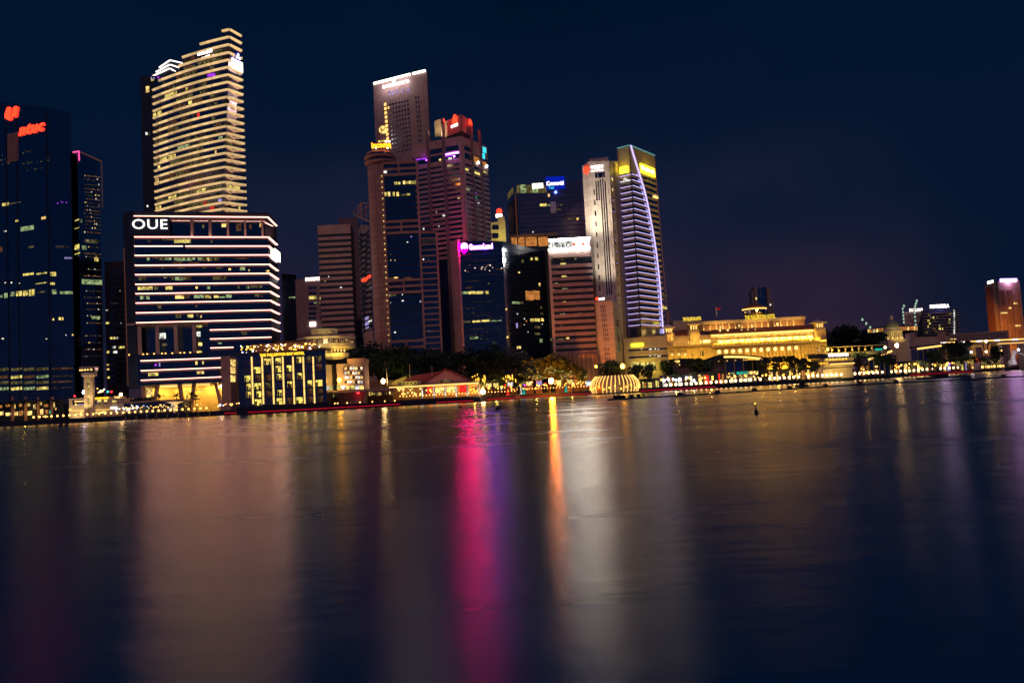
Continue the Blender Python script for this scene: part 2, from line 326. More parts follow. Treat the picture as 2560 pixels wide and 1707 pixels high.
# ================= far left: tower with the red emblem
t, (f1, f2), T = flat_tower('office_tower', 'dark glass tower with the red glowing emblem and lettering on its crown', 'tower', [(-130, 575), (124, 540), (183, 546)], [240, 268, 282], 50, 'glass')
for px in (20, 46, 122): 
    s_, _ = f1.pix(px, 700); MB().fbox(f1, s_-.25, s_+.25, GZ, T[1]-3, -.1, .35).build('mullion', 'dark_wall', t)
for px in (128, 182):
    s_, _ = f2.pix(px, 700); MB().fbox(f2, s_-.2, s_+.2, GZ, T[2], -.1, .3).build('mullion', 'dark_wall', t)
s0, z0 = f1.pix(20, 408); s1, z1 = f1.pix(45, 330); MB().fbox(f1, s0, s1, z0, z1, -.1, .4).build('crown_panel', 'brown_tile', t)
lit(t, f1, [(6, 506, 22, 516, 'lit_yellow'), (24, 504, 52, 511, 'lit_dim'), (39, 549, 45, 555, 'lit_warm'), (52, 563, 84, 579, 'lit_green'), (10, 576, 17, 580, 'lit_white'), (72, 614, 84, 621, 'lit_dim'),
  (0, 616, 6, 630, 'lit_brown'), (104, 541, 114, 549, 'lit_warm'), (58, 681, 84, 690, 'lit_yellow'), (92, 680, 117, 687, 'lit_yellow'), (89, 705, 117, 711, 'lit_yellow'),
  (0, 738, 6, 744, 'lit_green'), (11, 732, 21, 745, 'lit_green'), (27, 729, 37, 741, 'lit_green'), (41, 727, 54, 741, 'lit_yellow'), (58, 726, 69, 740, 'lit_yellow'), (73, 723, 86, 740, 'lit_yellow'), (95, 727, 115, 733, 'lit_dim'),
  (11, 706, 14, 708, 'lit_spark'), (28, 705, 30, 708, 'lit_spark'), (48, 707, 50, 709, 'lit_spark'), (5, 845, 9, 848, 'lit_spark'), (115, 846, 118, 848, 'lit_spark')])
for i, y in enumerate((919, 938, 952, 967)):
    for j, (a, b) in enumerate(((-2, 21), (28, 55), (60, 87), (92, 121))):
        lit(t, f1, [(a, y-j*.4, b, y+9-j*.4, ('lit_dim', 'lit_green', 'lit_dim', 'lit_brown')[(i*3+j*2) % 4] if (i, j) not in ((1, 1), (3, 1), (3, 3)) else 'lit_yellow')])
    lit(t, f2, [(130, y-1, 181, y+5, 'lit_faint' if i % 2 else 'lit_brown')])
sprinkle(t, f1, 26, 50, 375, 120, 425, ('lit_brown', 'lit_dim', 'lit_faint'), (1.5, 5), (1, 3), seed=3)  # glowing specks painted in for reflections in the faceted glass
sprinkle(t, f1, 9, 0, 385, 20, 412, ('lit_dim', 'lit_brown', 'lit_faint'), (1.5, 4), (1, 3), seed=4)  # more painted reflections, left part of the crown
lit(t, f2, [(143, 507, 145, 510, 'lit_purple'), (152, 503, 154, 506, 'lit_purple'), (156, 505, 158, 507, 'lit_purple'), (165, 505, 167, 508, 'lit_purple'), (139, 614, 173, 619, 'lit_faint'),
  (161, 643, 182, 647, 'lit_lilac'), (126, 680, 140, 690, 'lit_yellow'), (126, 706, 137, 712, 'lit_yellow'), (130, 724, 141, 735, 'lit_green'), (150, 728, 182, 735, 'lit_green'), (129, 796, 135, 801, 'lit_warm'), (147, 793, 158, 800, 'lit_warm'), (164, 836, 166, 839, 'lit_white'), (180, 835, 184, 839, 'lit_warm')])
# emblem: a leaning U of two strokes, and the lettering under it
e = MB(); P_ = lambda q: [f1.pix(*c) for c in q]
e.poly(f1, P_([(21, 270), (28, 269), (25.5, 289), (30.5, 297), (24, 302), (16, 297), (15, 289)]), .5, 1.2)
e.poly(f1, P_([(38.5, 268), (45.5, 267), (41.5, 292), (35, 294), (31.5, 291), (35.5, 284)]), .5, 1.2); e.build('sign_emblem', 'sign_red', t)
text(t, f1, 'ntuc', 48, 301, 113, 327, 'sign_red', bold=.035, shear=.25)
# ================= slim tower with the pink lit corner
t, (f1, f2), T = flat_tower('office_tower', 'slim dark tower with a pink neon corner, just right of the red emblem tower', 'tower', [(183, 596), (199, 590), (254, 600)], [382, 378, 402], 40, 'glass')
def edge_bar(root, name, mat, F, x0, y0, x1, y1, r=.35, o=.4):
    a, b = F.pix(x0, y0), F.pix(x1, y1); MB().tube(F.pt(a[0], a[1], o), F.pt(b[0], b[1], o), r).build(name, mat, root)
edge_bar(t, 'neon_tube', 'strip_rose', f1, 184, 381, 199, 379, .5); edge_bar(t, 'neon_tube', 'strip_rose', f1, 198.5, 379, 199.5, 402, .5)
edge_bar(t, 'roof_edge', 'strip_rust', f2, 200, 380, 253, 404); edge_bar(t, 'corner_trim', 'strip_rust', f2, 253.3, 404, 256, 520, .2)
rows = [438, 447, 460, 470, 479, 487, 496, 505, 514, 524, 532, 541, 551, 559, 569, 579, 600, 616, 632, 640, 672, 688, 726, 742, 757, 772, 788, 806, 838, 855, 872, 889]
for k, y in enumerate(rows):
    rd = random.Random(k); a = 208+rd.uniform(0, 10)
    lit(t, f2, [(a, y, 250+(y-440)*.01, y+2.6, 'lit_faint' if k % 3 else 'lit_brown')])
    for j in range(2):
        x = rd.uniform(210, 248); lit(t, f2, [(x, y, x+1.8, y+2.6, rd.choice(('lit_white', 'lit_dim', 'lit_warm')))])
lit(t, f1, [(187, 547, 198, 554, 'lit_yellow'), (187, 568, 198, 573, 'lit_yellow'), (187, 610, 198, 625, 'lit_yellow'), (187, 631, 200, 637, 'lit_yellow')])
lit(t, f2, [(202, 547, 205, 556, 'lit_green'), (205, 614, 216, 624, 'lit_green'), (213, 598, 244, 606, 'lit_dim'), (236, 644, 246, 653, 'lit_yellow'), (205, 698, 256, 710, 'lit_green'), (229, 790, 250, 798, 'lit_green')])
s0, z0 = f1.pix(188, 868); s1, z1 = f1.pix(200, 842); MB().fbox(f1, s0, s1, z0, z1, -.1, .5).build('plant_panel', 'brown_tile', t)
# ================= slender striped block
t, (f1,), T = flat_tower('office_block', 'slender brown block with dark bands, squeezed beside the white striped office block', 'building', [(262, 650), (316, 650)], [655, 652], 30, 'plum_wall')
for k in range(20):
    y = 676+k*14.4; a, z0 = f1.pix(275, y+7); b, z1 = f1.pix(312, y)
    MB().fbox(f1, a, b, z0, z1, -.1, .12).build('window_band', 'glass', t)
lit(t, f1, [(275, 842, 289, 848, 'lit_yellow'), (291, 842, 295, 847, 'lit_white'), (282, 865, 290, 871, 'lit_white'), (297, 865, 311, 871, 'lit_yellow'), (283, 877, 293, 883, 'lit_white'), (265, 774, 270, 777, 'lit_white'), (265, 805, 273, 810, 'lit_yellow'), (267, 877, 273, 883, 'lit_yellow'), (267, 910, 273, 914, 'lit_warm'), (267, 921, 273, 925, 'lit_warm'), (268, 941, 274, 946, 'lit_yellow'), (299, 726, 301, 728, 'lit_white'), (302, 807, 304, 809, 'lit_white'), (275, 757, 296, 760, 'lit_faint')])
# ================= the tall curved tower with gold bands
CT, CB = W(574, 72, 600), W(560, 528, 600)
def ocean_poly(z, n=22):
    k = (z-CB.z)/(CT.z-CB.z); c = Vector((CB.x+(CT.x-CB.x)*k, 600)); L_ = W(383.5, 300, 637); R_ = W(609.5, 300, 612)
    a, r = Vector((L_.x, L_.y)), Vector((R_.x, R_.y)); mid = a.lerp(c, .55)+Vector((-.15, -1))*5.5
    pts = [(1-u)**2*a+2*u*(1-u)*mid+u*u*c for u in [i/n for i in range(n+1)]]
    return pts+[r]
t = thing('skyscraper', 'tallest tower, curved glass with glowing gold floor bands and a stepped roof', 'tower', (W(500, 900, 615).x, 615, GZ))
lines = [70, 128, 188, 250, 308, 365, 424, 482, 540, 598, 657, 715, 773, 828, 882, 932, 985, 1038, 1090, 1147, 1210, 1265, 1318, 1372, 1425, 1475, 1530, 1585]
starts = [705, 545, 410, 370, 200, 140]
lz = [W(574-14*(y/3.137+50-72)/456, 50+y/3.137, 600).z for y in lines]
colx = [W(0, 0, 600)]*0
def colpx(p):                                          # photo column of a plan point at mid height
    d = Vector((p.x, p.y, 120))-EYE; k = d.dot(_F); return CX+FPX*d.dot(_R)/k
core = MB()
n = 22
for i in range(n+1):
    p0 = ocean_poly(lz[8]); c = colpx((p0[i]+p0[i+1])/2)
    top = 0
    for q, sx in enumerate(starts):
        if c >= 340+sx/3.137-1: top = q; break
    else: top = 6
    zt = lz[top]
    b0, t0 = ocean_poly(GZ), ocean_poly(zt)
    vs = [(*b0[i], GZ), (*b0[i+1], GZ), (b0[i+1].x*668/b0[i+1].y, 668, GZ), (b0[i].x*668/b0[i].y, 668, GZ), (*t0[i], zt), (*t0[i+1], zt), (t0[i+1].x*668/t0[i+1].y, 668, zt), (t0[i].x*668/t0[i].y, 668, zt)]
    core.hexa([Vector(v) for v in vs])
core.build('glass_wall', 'glass_plum', t)
def ocean_strip(mbd, z, h, i0, out, u0=0.0):
    P = ocean_poly(z)
    for i in range(i0, n+1):
        a, b = P[i], P[i+1]; F = face2(a, b); mbd.fbox(F, -.05, F.L+.05, z-h, z, -.3, out)
for k, z in enumerate(lz):
    i0 = 0
    if k < 6:
        P = ocean_poly(z)
        while i0 < n and colpx(P[i0]) < 340+starts[k]/3.137-1: i0 += 1
    b = MB(); ocean_strip(b, z, .5, i0, .9); ocean_strip(b, z-1.0, .3, i0, .7); b.build('light_band', 'strip_ocean', t)
def ocean_lit(zx0, zx1, k, mt, f0=.12, f1=.8):         # lit bays on floor k between two zoom columns
    P = ocean_poly((lz[k]+lz[k+1])/2)
    z1, z0 = lz[k]-2.1-(lz[k]-lz[k+1]-2.1)*f0, lz[k]-2.1-(lz[k]-lz[k+1]-2.1)*f1
    px0, px1 = 340+zx0/3.137, 340+zx1/3.137
    for i in range(n+1):
        a, b = P[i], P[i+1]; ca, cb = colpx(a), colpx(b)
        lo, hi = max(ca, px0), min(cb, px1)
        if hi-lo < .3: continue
        F = face2(a, b); s0, s1 = F.L*(lo-ca)/(cb-ca), F.L*(hi-ca)/(cb-ca)
        MB().fbox(F, s0, s1, z0, z1, -.1, .2).build('lit_window', mt, t)
for a in ((260, 355, 6, 'lit_yellow'), (425, 445, 6, 'lit_yellow'), (165, 185, 8, 'lit_yellow'), (200, 230, 8, 'lit_yellow'), (445, 475, 8, 'lit_yellow'), (620, 655, 8, 'lit_dim'), (390, 490, 9, 'lit_faint'), (385, 440, 10, 'lit_faint'), (512, 530, 10, 'lit_red'), (275, 325, 11, 'lit_brown'),
  (410, 450, 13, 'lit_dim'), (490, 510, 13, 'lit_dim'), (675, 705, 14, 'lit_green'), (730, 765, 14, 'lit_dim'), (520, 620, 14, 'lit_dim'), (350, 440, 14, 'lit_green'), (210, 330, 15, 'lit_yellow'), (440, 550, 15, 'lit_dim'), (735, 780, 15, 'lit_dim'), (645, 655, 16, 'lit_warm'), (290, 375, 16, 'lit_dim'), (520, 560, 17, 'lit_brown'),
  (190, 205, 16, 'lit_warm'), (165, 195, 18, 'lit_warm'), (200, 325, 18, 'lit_brown'), (560, 640, 21, 'lit_dim'), (640, 690, 21, 'lit_dim'), (725, 830, 21, 'lit_yellow'), (490, 565, 21, 'lit_yellow'), (270, 330, 21, 'lit_yellow'), (335, 480, 21, 'lit_dim'), (165, 205, 22, 'lit_yellow'), (430, 530, 23, 'lit_dim'), (180, 300, 23, 'lit_faint'), (660, 685, 23, 'lit_lilac'), (540, 566, 23, 'lit_red'), (590, 628, 24, 'lit_red'), (818, 828, 24, 'lit_yellow'), (300, 420, 23, 'lit_faint'),
  (625, 725, 2, 'lit_dim'), (530, 720, 3, 'lit_dim'), (400, 515, 4, 'lit_dim'), (355, 390, 4, 'lit_brown'), (320, 340, 5, 'lit_dim'), (480, 500, 6, 'lit_dim'), (560, 590, 6, 'lit_dim'), (735, 800, 2, 'lit_faint'), (600, 665, 5, 'lit_purple')):
    ocean_lit(*a)
rd = random.Random(40)
for k in range(2, 27):
    for q in range(5):
        a = rd.uniform(150, 660); ocean_lit(max(a, 160 if k > 5 else starts[k]), a+rd.uniform(15, 90), k, rd.choice(('lit_faint', 'lit_faint', 'lit_brown', 'lit_dim')), rd.uniform(.1, .4), rd.uniform(.6, .9))
    if k % 3 == 0: ocean_lit(720, rd.uniform(760, 830), k, 'lit_faint')
Pz = ocean_poly(lz[3]); fs = face2(Pz[14], Pz[21]); fr_ = face2(Pz[-2], Pz[-1])
s0, z0 = fs.pix(499, 142); s1, z1 = fs.pix(534, 126)
e = MB(); na = 9
for i in range(na):                                    # the white sign reads only as a row of merged tall letters
    a, b = s0+(s1-s0)*i/na, s0+(s1-s0)*(i+.93)/na; h = (.0, .25, .0, .35, .0, .0, .3, .0, .5)[i]
    e.fbox(fs, a, b, z0+h*.6, z1-.8+h*2, 1.6, 2.4)
e.build('sign_letter_row', 'sign_white', t)
s0, z0 = fr_.pix(577, 171); s1, z1 = fr_.pix(603, 160); MB().fbox(fr_, s0, s1, z0, z1+.4, .9, 1.7).build('sign_panel', 'sign_soft', t)
c, z = fr_.pix(592, 143)
MB().poly(fr_, [(c+3.0*math.cos(a)*(1 if abs(math.sin(a)) > .3 else .9), z+3.4*math.sin(a)) for a in [i*math.pi/8 for i in range(16)]], 1.0, 1.5).build('sign_disc', 'sign_blue', t)
e = MB()
for dx, dz in ((-.2, 1.1), (-1.5, -1.0), (1.1, -1.2)): e.ball(fr_.pt(c+dx, z+dz, 1.6), .95, 8, 6, 1.25)
e.build('sign_emblem', 'sign_soft', t)
# ================= dark tower behind it with the lit crown
t, (f1,), T = flat_tower('office_tower', 'dark tower with three stepped white crown lights, half hidden behind the gold banded tower', 'tower', [(363, 700), (459, 700)], [190, 187], 40, 'dark_wall')
for i, (x0, y0, x1, y1, x2, y2) in enumerate(((385, 162, 428, 147, 458, 157), (379, 175, 430, 161, 452, 168), (374, 188, 432, 172, 440, 175))):
    z = f1.z(x0+20, (y0+y1)/2); a, b, c = f1.pix(x0, y0)[0], f1.pix(x1, y1)[0], f1.pix(x2, y2)[0]
    q = f1.pt(a, 0), f1.pt(b, 0), f1.pt(c, 0)
    p0, p1, p2 = (Vector((q[0].x, q[0].y+12+i*-2)), Vector((q[1].x, q[1].y-2-i*2)), Vector((q[2].x, q[2].y+8)))
    pl = [tuple(p0), tuple(p1), tuple(p2), (p2.x, p2.y+20), (p0.x, p0.y+14)]
    MB().prism(pl, f1.z(x0, 190)-8, z-1.2).build('crown_step', 'dark_wall', t)
    e = MB()
    for A, B in ((p0, p1), (p1, p2)):
        F = face2(A, B); e.fbox(F, 0, F.L, z-.6, z+.1, -.2, 1)
    e.build('light_strip', 'sign_soft', t)
f0 = face2((q[0].x, q[0].y-2.5), (q[1].x, q[1].y-6.2))
sprinkle(t, f1, 14, 376, 190, 430, 196, ('lit_purple', 'lit_lilac'), (2, 3), (4, 6), seed=6)
lit(t, f1, [(365, 216, 373, 232, 'lit_warm'), (364, 331, 369, 338, 'lit_white'), (370, 331, 375, 338, 'lit_dim'), (367, 513, 371, 518, 'lit_white'), (378, 198, 384, 203, 'lit_yellow')])
# ================= office block with white light strips
DB0, DC0, DE0 = 500, 522, 549
f1 = Face(339.7, DB0, 676, DC0, 760); f2 = Face(676, DC0, 697, DE0, 760); fl = Face(313, 501, 339.7, DB0, 760)
t = thing('office_block', 'broad dark office block ringed by white light strips, raised on V-shaped legs', 'building', (f1.A.x, f1.A.y, GZ))
A_, B_, C_, O_ = f1.A, f1.B, f2.B, fl.A
zs = [f1.z(339.7, y) for y in (540.7, 592.6, 615.8, 638.8, 663.6, 687, 711, 734.3, 757.6, 782.3, 807, 830, 853, 876, 902.3, 927, 951)]
ztop, zcut, zlow, zbot = f1.z(339.7, 533), zs[10]-.3, f1.z(339.7, 891), f1.z(330, 965)
s520 = f1.pix(521, 840)[0]; q = f1.pt(s520, 0, 0)
full = back([tuple(O_), tuple(A_), tuple(B_), tuple(C_)], 26)
MB().prism(full, zcut, zs[1]-.6).build('glass_wall', 'glass', t)
MB().prism([(q.x, q.y), tuple(B_), tuple(C_), (C_.x*1.04, C_.y*1.04), (q.x*1.09, q.y*1.09)], zlow, zcut).build('glass_wall', 'glass', t)
qi = [f1.pt(-8, 0, -13), f1.pt(s520+.0, 0, -13)]
MB().prism([(qi[0].x, qi[0].y), (qi[1].x, qi[1].y), (qi[1].x, qi[1].y+20), (qi[0].x, qi[0].y+20)], zlow, zcut).build('garden_wall', 'glass', t)
MB().prism(full, zbot, zlow).build('glass_wall', 'glass', t)
s574 = f1.pix(585, 900)[0]
zr0, zr1 = zs[1]-.6, ztop                              # recessed roof terrace under the crown
rp_ = [f1.pt(s_, 0, -6) for s_ in (-6, f1.L-2)]
MB().prism([(rp_[0].x, rp_[0].y), (rp_[1].x, rp_[1].y), (C_.x-1, C_.y+4), ((C_.x-1)*1.04, C_.y*1.04), (rp_[0].x, rp_[0].y+22)], zr0, zr1-2).build('terrace_wall', 'glass', t)
MB().prism(full, zr1-2, zr1+1.2).build('roof_slab', 'dark_wall', t)
MB().fbox(fl, 0, fl.L, zbot+.4, zr1-2.1, -5, .6).build('side_wall', 'dark_wall', t)
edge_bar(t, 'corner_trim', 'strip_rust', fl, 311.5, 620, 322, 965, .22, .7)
for x in (478, 523.5, 568, 611.5, 655):
    s_, z_ = f1.pix(x, 560); MB().fbox(f1, s_-.65, s_+.65, zr0, zr1-2, -5.8, -4.6 if x > 530 else -1).build('terrace_column', 'pale_frame', t)
ends = {11: (521, 676, 0), 12: (521, 676, 1), 13: (521, 584, 2), 14: (346.7, 568, 2), 15: (346.7, 572, 2), 16: (346.7, 574, 2)}
for k, z in enumerate(zs):
    x0, x1, mode = ends.get(k, (339.7 + k*.35, 676, 0))
    s0 = f1.pix(x0, 700)[0] if k > 10 else 0.0; s1 = f1.L if x1 == 676 else f1.pix(x1, 880)[0]
    if k == 2:
        g0, g1 = f1.pix(457, 616)[0], f1.pix(463.5, 616)[0]
        MB().fbox(f1, s0, g0, z-.22, z+.22, -.2, .8).build('light_strip', 'strip_pink', t); s0 = g1
    MB().fbox(f1, s0, s1+(.8 if mode == 0 else 0), z-.22, z+.22, -.2, .8).build('light_strip', 'strip_pink', t)
    if mode == 0: MB().fbox(f2, .6, f2.L, z-.22, z+.22, -.2, .8).build('light_strip', 'strip_pink', t)
    MB().fbox(f1, s0+.2, s1, z-1.5, z-.3, -.2, .3).build('spandrel', 'plum_wall', t)
Zp = lambda x, y: (290+x/4.127, 500+y/4.127)
def zl(F, lst, fn, root, **k):
    lit(root, F, [(*fn(a, b), *fn(c, d), mt) for a, b, c, d, mt in lst], **k)
zl(f1, [(600, 398, 770, 443, 'lit_yellow'), (480, 400, 590, 415, 'lit_dim'), (325, 412, 375, 435, 'lit_faint'), (978, 420, 992, 442, 'lit_dim'),
  (320, 585, 345, 630, 'lit_green'), (375, 585, 440, 605, 'lit_dim'), (445, 590, 500, 625, 'lit_dim'), (500, 585, 570, 620, 'lit_green'), (600, 583, 780, 628, 'lit_green'), (785, 583, 815, 618, 'lit_green'), (845, 588, 880, 625, 'lit_green'), (885, 590, 935, 630, 'lit_dim'), (938, 583, 962, 628, 'lit_yellow'), (972, 588, 1062, 630, 'lit_dim'), (590, 640, 680, 656, 'lit_brown'), (750, 642, 850, 658, 'lit_brown'), (1230, 598, 1370, 610, 'lit_brown'),
  (470, 690, 530, 708, 'lit_dim'), (640, 692, 720, 706, 'lit_dim'), (880, 692, 940, 706, 'lit_dim'), (1030, 685, 1100, 708, 'lit_dim'), (1280, 690, 1330, 725, 'lit_green'), (1160, 705, 1185, 725, 'lit_warm'), (1365, 715, 1380, 735, 'lit_warm'), (1545, 725, 1580, 745, 'lit_warm'),
  (235, 785, 310, 828, 'lit_dim'), (495, 785, 528, 808, 'lit_green'), (560, 785, 590, 825, 'lit_dim'), (610, 782, 690, 828, 'lit_green'), (690, 785, 770, 825, 'lit_dim'), (1000, 780, 1140, 822, 'lit_dim'),
  (225, 880, 375, 928, 'lit_yellow'), (390, 878, 430, 925, 'lit_dim'), (430, 878, 510, 890, 'lit_yellow'), (512, 878, 582, 925, 'lit_yellow'), (822, 892, 842, 915, 'lit_warm'), (940, 888, 968, 920, 'lit_green'), (1255, 890, 1275, 912, 'lit_dim'), (1345, 880, 1370, 915, 'lit_green'), (1385, 880, 1510, 905, 'lit_dim'),
  (250, 985, 290, 1025, 'lit_green'), (312, 978, 345, 1025, 'lit_green'), (612, 975, 700, 1018, 'lit_warm'), (705, 980, 760, 1015, 'lit_brown'), (805, 965, 905, 1012, 'lit_green'), (918, 985, 980, 1015, 'lit_yellow'), (1010, 985, 1060, 1010, 'lit_yellow'), (1070, 995, 1130, 1010, 'lit_green'), (1132, 975, 1192, 1008, 'lit_green'), (1430, 970, 1480, 998, 'lit_dim'), (1500, 970, 1512, 1002, 'lit_brown'),
  (430, 1085, 465, 1120, 'lit_dim'), (818, 1085, 840, 1105, 'lit_brown'), (615, 1180, 670, 1215, 'lit_dim'), (740, 1180, 795, 1212, 'lit_yellow'), (830, 1180, 858, 1198, 'lit_dim'), (870, 1190, 885, 1214, 'lit_warm'),
  (1295, 1350, 1350, 1390, 'lit_dim'), (1055, 1470, 1090, 1485, 'lit_green'), (400, 1690, 420, 1715, 'lit_purple')], Zp, t)
gw = face2((qi[0].x, qi[0].y), (qi[1].x, qi[1].y))
zl(gw, [(445, 1372, 512, 1432, 'lit_white'), (470, 1478, 525, 1505, 'lit_dim'), (828, 1278, 885, 1315, 'lit_yellow'), (832, 1358, 872, 1408, 'lit_white'), (850, 1468, 888, 1505, 'lit_warm'), (835, 1555, 885, 1585, 'lit_yellow'), (195, 1510, 215, 1530, 'lit_dim')], Zp, t)
Z5 = lambda x, y: (140+x/5.345, 800+y/5.345)
zl(f1, [(1865, 535, 1890, 600, 'lit_warm'), (1955, 535, 1975, 590, 'lit_yellow'), (1235, 685, 1365, 748, 'lit_yellow'), (1885, 680, 1975, 720, 'lit_warm'), (2190, 660, 2250, 725, 'lit_brown'), (1375, 555, 1392, 620, 'lit_lilac')], Z5, t)
for x in (347.5, 392, 438.5, 484):                      # tall columns of the sky garden
    s_, _ = f1.pix(x, 815); MB().fbox(f1, s_-1.05, s_+1.05, zlow, zcut, -2.2, -.4).build('garden_column', 'pale_frame', t)
MB().fbox(f1, -6, s520, zcut-1.2, zcut-.1, -12.8, .3).build('garden_soffit', 'pale_frame', t)
MB().fbox(f1, -4, s520, zlow, zlow+1.0, -.5, .1).build('garden_balustrade', 'dark_metal', t)
for x in (322, 357, 367, 384, 404, 413, 430, 450, 460, 475, 494):
    s_, z_ = f1.pix(x, 886); MB().ball(f1.pt(s_, zlow+1.3, -1.6), .5, 8, 5).build('garden_lamp', 'lamp_warm', t)
for x in (456, 520, 547, 558, 570, 605, 621, 635, 662):
    s_, z_ = f1.pix(x, 580); MB().ball(f1.pt(s_, zr0+.8, -.8), .4, 8, 5).build('terrace_lamp', 'lamp_gold', t)
zl(face2((rp_[0].x, rp_[0].y), (rp_[1].x, rp_[1].y)), [(1090, 245, 1138, 280, 'lit_warm'), (1240, 240, 1290, 320, 'lit_brown'), (1375, 255, 1400, 300, 'lit_brown'), (1480, 240, 1495, 280, 'lit_warm'), (890, 255, 910, 290, 'lit_dim')], Zp, t)
MB().fbox(f1, -3, f1.pix(424, 560)[0], zr0+.6, zr1-2.2, -1, .6).build('added_sign_panel', 'dark_wall', t)  # added matte panel, keeps the glass from mirroring the letters
text(t, face2(f1.pt(-30, 0, .9)[:2], f1.pt(f1.L, 0, .9)[:2]), 'OUE', 331, 549, 419, 573, 'sign_soft', bold=.0, o=.2)
lz0 = [(175, 835, 100), ]
for (xt, xb) in ((1150, 1195), (1345, 1290), (1645, 1700), (1840, 1790), (2130, 2215), (2310, 2255)):
    a, b = f1.pix(*Z5(xt, 840)), f1.pix(*Z5(xb, 1060)); p, q_ = f1.pt(a[0], zbot+.3, -3), f1.pt(b[0], GZ, -3)
    MB().beam(q_, p, 2.0, 2.0).build('leg', 'brown_clad', t)
lb = [f1.pt(s_, 0, -14) for s_ in (0, s574)]
MB().prism([(lb[0].x, lb[0].y), (lb[1].x, lb[1].y), (lb[1].x, lb[1].y+8), (lb[0].x, lb[0].y+8)], GZ, zbot-.1).build('lobby_wall', 'gold_stone', t)
fl2 = face2((lb[0].x, lb[0].y), (lb[1].x, lb[1].y))
zl(fl2, [(1390, 868, 1620, 905, 'strip_gold'), (1690, 850, 2060, 885, 'strip_gold'), (1690, 940, 1975, 952, 'lit_warm'), (1740, 970, 1762, 1060, 'lit_yellow'), (1190, 900, 1290, 1040, 'lit_warm')], Z5, t, name='lobby_light')
for u in (.2, .5, .8):
    p = fl2.pt(fl2.L*u, zbot-2, 5); lamp('AREA', 'lobby_lamp', p, p+Vector((0, 3, -12)), 4200, GOLD, 14, 3)
s_, z_ = f1.pix(553, 965); MB().ball(f1.pt(s_, z_, -2), .9).build('flood_lamp', 'lamp_flare', t)
fx = Face(576, 499, 590, 508, 920)                      # canted lit end by the hotel
for y0, y1 in ((898, 914), (917, 933), (938, 954)):
    lit(t, fx, [(577, y0, 588, y1, 'lit_warm')])
MB().fbox(fx, 0, fx.L, GZ, fx.z(582, 890), -6, -.1).build('end_wall', 'brown_clad', t)
s0, z0 = f2.pix(683, 646); s1, z1 = f2.pix(695, 632); MB().fbox(f2, s0, s1, z0, z1, .8, 1.4).build('wall_lamp', 'sign_white', t)
# ================= dark block and sign building between the striped blocks
t, (f1,), T = flat_tower('office_tower', 'narrow unlit tower with one short lit row, just right of the white striped block', 'tower', [(704, 655), (741, 655)], [684, 687], 30, 'glass')
lit(t, f1, [(723, 741, 738, 746, 'lit_green'), (711, 672+28, 713, 702, 'lit_faint')])
t, (f1,), T = flat_tower('bank_building', 'plum coloured building with a white lettered roof sign and one yellow window row', 'building', [(738, 640), (812, 640)], [699, 696], 30, 'grey_panel')
Z7 = lambda x, y: (700+x/3.735, 480+y/3.735)
for k, y in enumerate((880, 930, 975, 1030, 1075, 1120, 1165)):
    for a, b in ((268, 340), (372, 396)):
        s0, z0 = f1.pix(*Z7(a, y+28)); s1, z1 = f1.pix(*Z7(b, y)); MB().fbox(f1, s0, s1, z0, z1, -.1, .12).build('window_band', 'glass', t)
zl(f1, [(272, 970, 340, 1002, 'lit_yellow'), (372, 975, 394, 1002, 'lit_yellow'), (318, 1030, 345, 1042, 'lit_green'), (360, 1025, 394, 1040, 'lit_dim')], Z7, t, o=.25)
text(t, f1, 'BANKOFCHI', 764, 692, 805, 701, 'sign_soft', bold=.05)
s0, z0 = f1.pix(775, 816); s1, z1 = f1.pix(789, 805); MB().fbox(f1, s0, s1, z0, z1, .1, .8).build('led_screen', 'sign_white', t)
# ================= brown block with regular horizontal bands
t, (f1, f2), T = flat_tower('office_block', 'brown office block with evenly repeating dark window bands', 'building', [(800, 600), (880, 600), (888, 622)], [563, 561, 570], 12, 'dark_wall')
zt = f1.z(840, 562)
for k in range(19):
    y = 563 if k == 0 else 592+(k-1)*14.35; h = 22 if k == 0 else 7.4
    z1 = zt if k == 0 else f1.z(840, y); z0 = f1.z(840, y+h)
    b = MB(); b.fbox(f1, -.2, f1.L+.4, z0, z1, -.1, .7); b.build('spandrel', 'brown_clad', t)
    MB().fbox(f2, .5, f2.L, z0, z1, -.1, .4).build('spandrel', 'plum_wall', t)  # side bands coloured darker for the shaded side
lit(t, f1, [(821, 690, 823, 693, 'lit_white'), (850, 717, 855, 722, 'lit_white'), (812, 702, 814, 704, 'lit_warm'), (873, 733, 875, 736, 'lit_dim')])
t, (f1,), T = flat_tower('office_tower', 'plain dark plum slab rising behind the brown banded block', 'tower', [(853, 690), (900, 690)], [545, 543], 20, 'plum_wall')
# ================= blue glass tower with the slanted crown truss and red sign
t, (f0, f1), T = flat_tower('office_tower', 'narrow blue glass tower with slanted truss crown and red sign, left of the round tower', 'tower', [(900, 590), (904, 588), (928, 560)], [560, 560, 555], 25, 'glass_blue')
for k in range(20):
    y = 585+k*13.6; MB().fbox(f1, .3, f1.L, f1.z(912, y+4), f1.z(912, y), -.1, .3).build('spandrel', 'dark_wall', t)
b = MB()
pts = [(883, 533), (903, 508), (925, 508), (925, 555), (903, 545), (893, 541)]
w_ = [f1.pt(*f1.pix(*p), 0) for p in pts]; w2 = [v+Vector((2, 10, 0)) for v in w_]
for A, B in ((0, 1), (1, 2), (2, 3), (3, 4), (4, 5), (5, 0), (1, 5), (1, 4)):
    b.beam(w_[A], w_[B], .7, .7); b.beam(w2[A], w2[B], .7, .7)
for A in range(6): b.beam(w_[A], w2[A], .5, .5)
b.build('crown_truss', 'brown_clad', t)
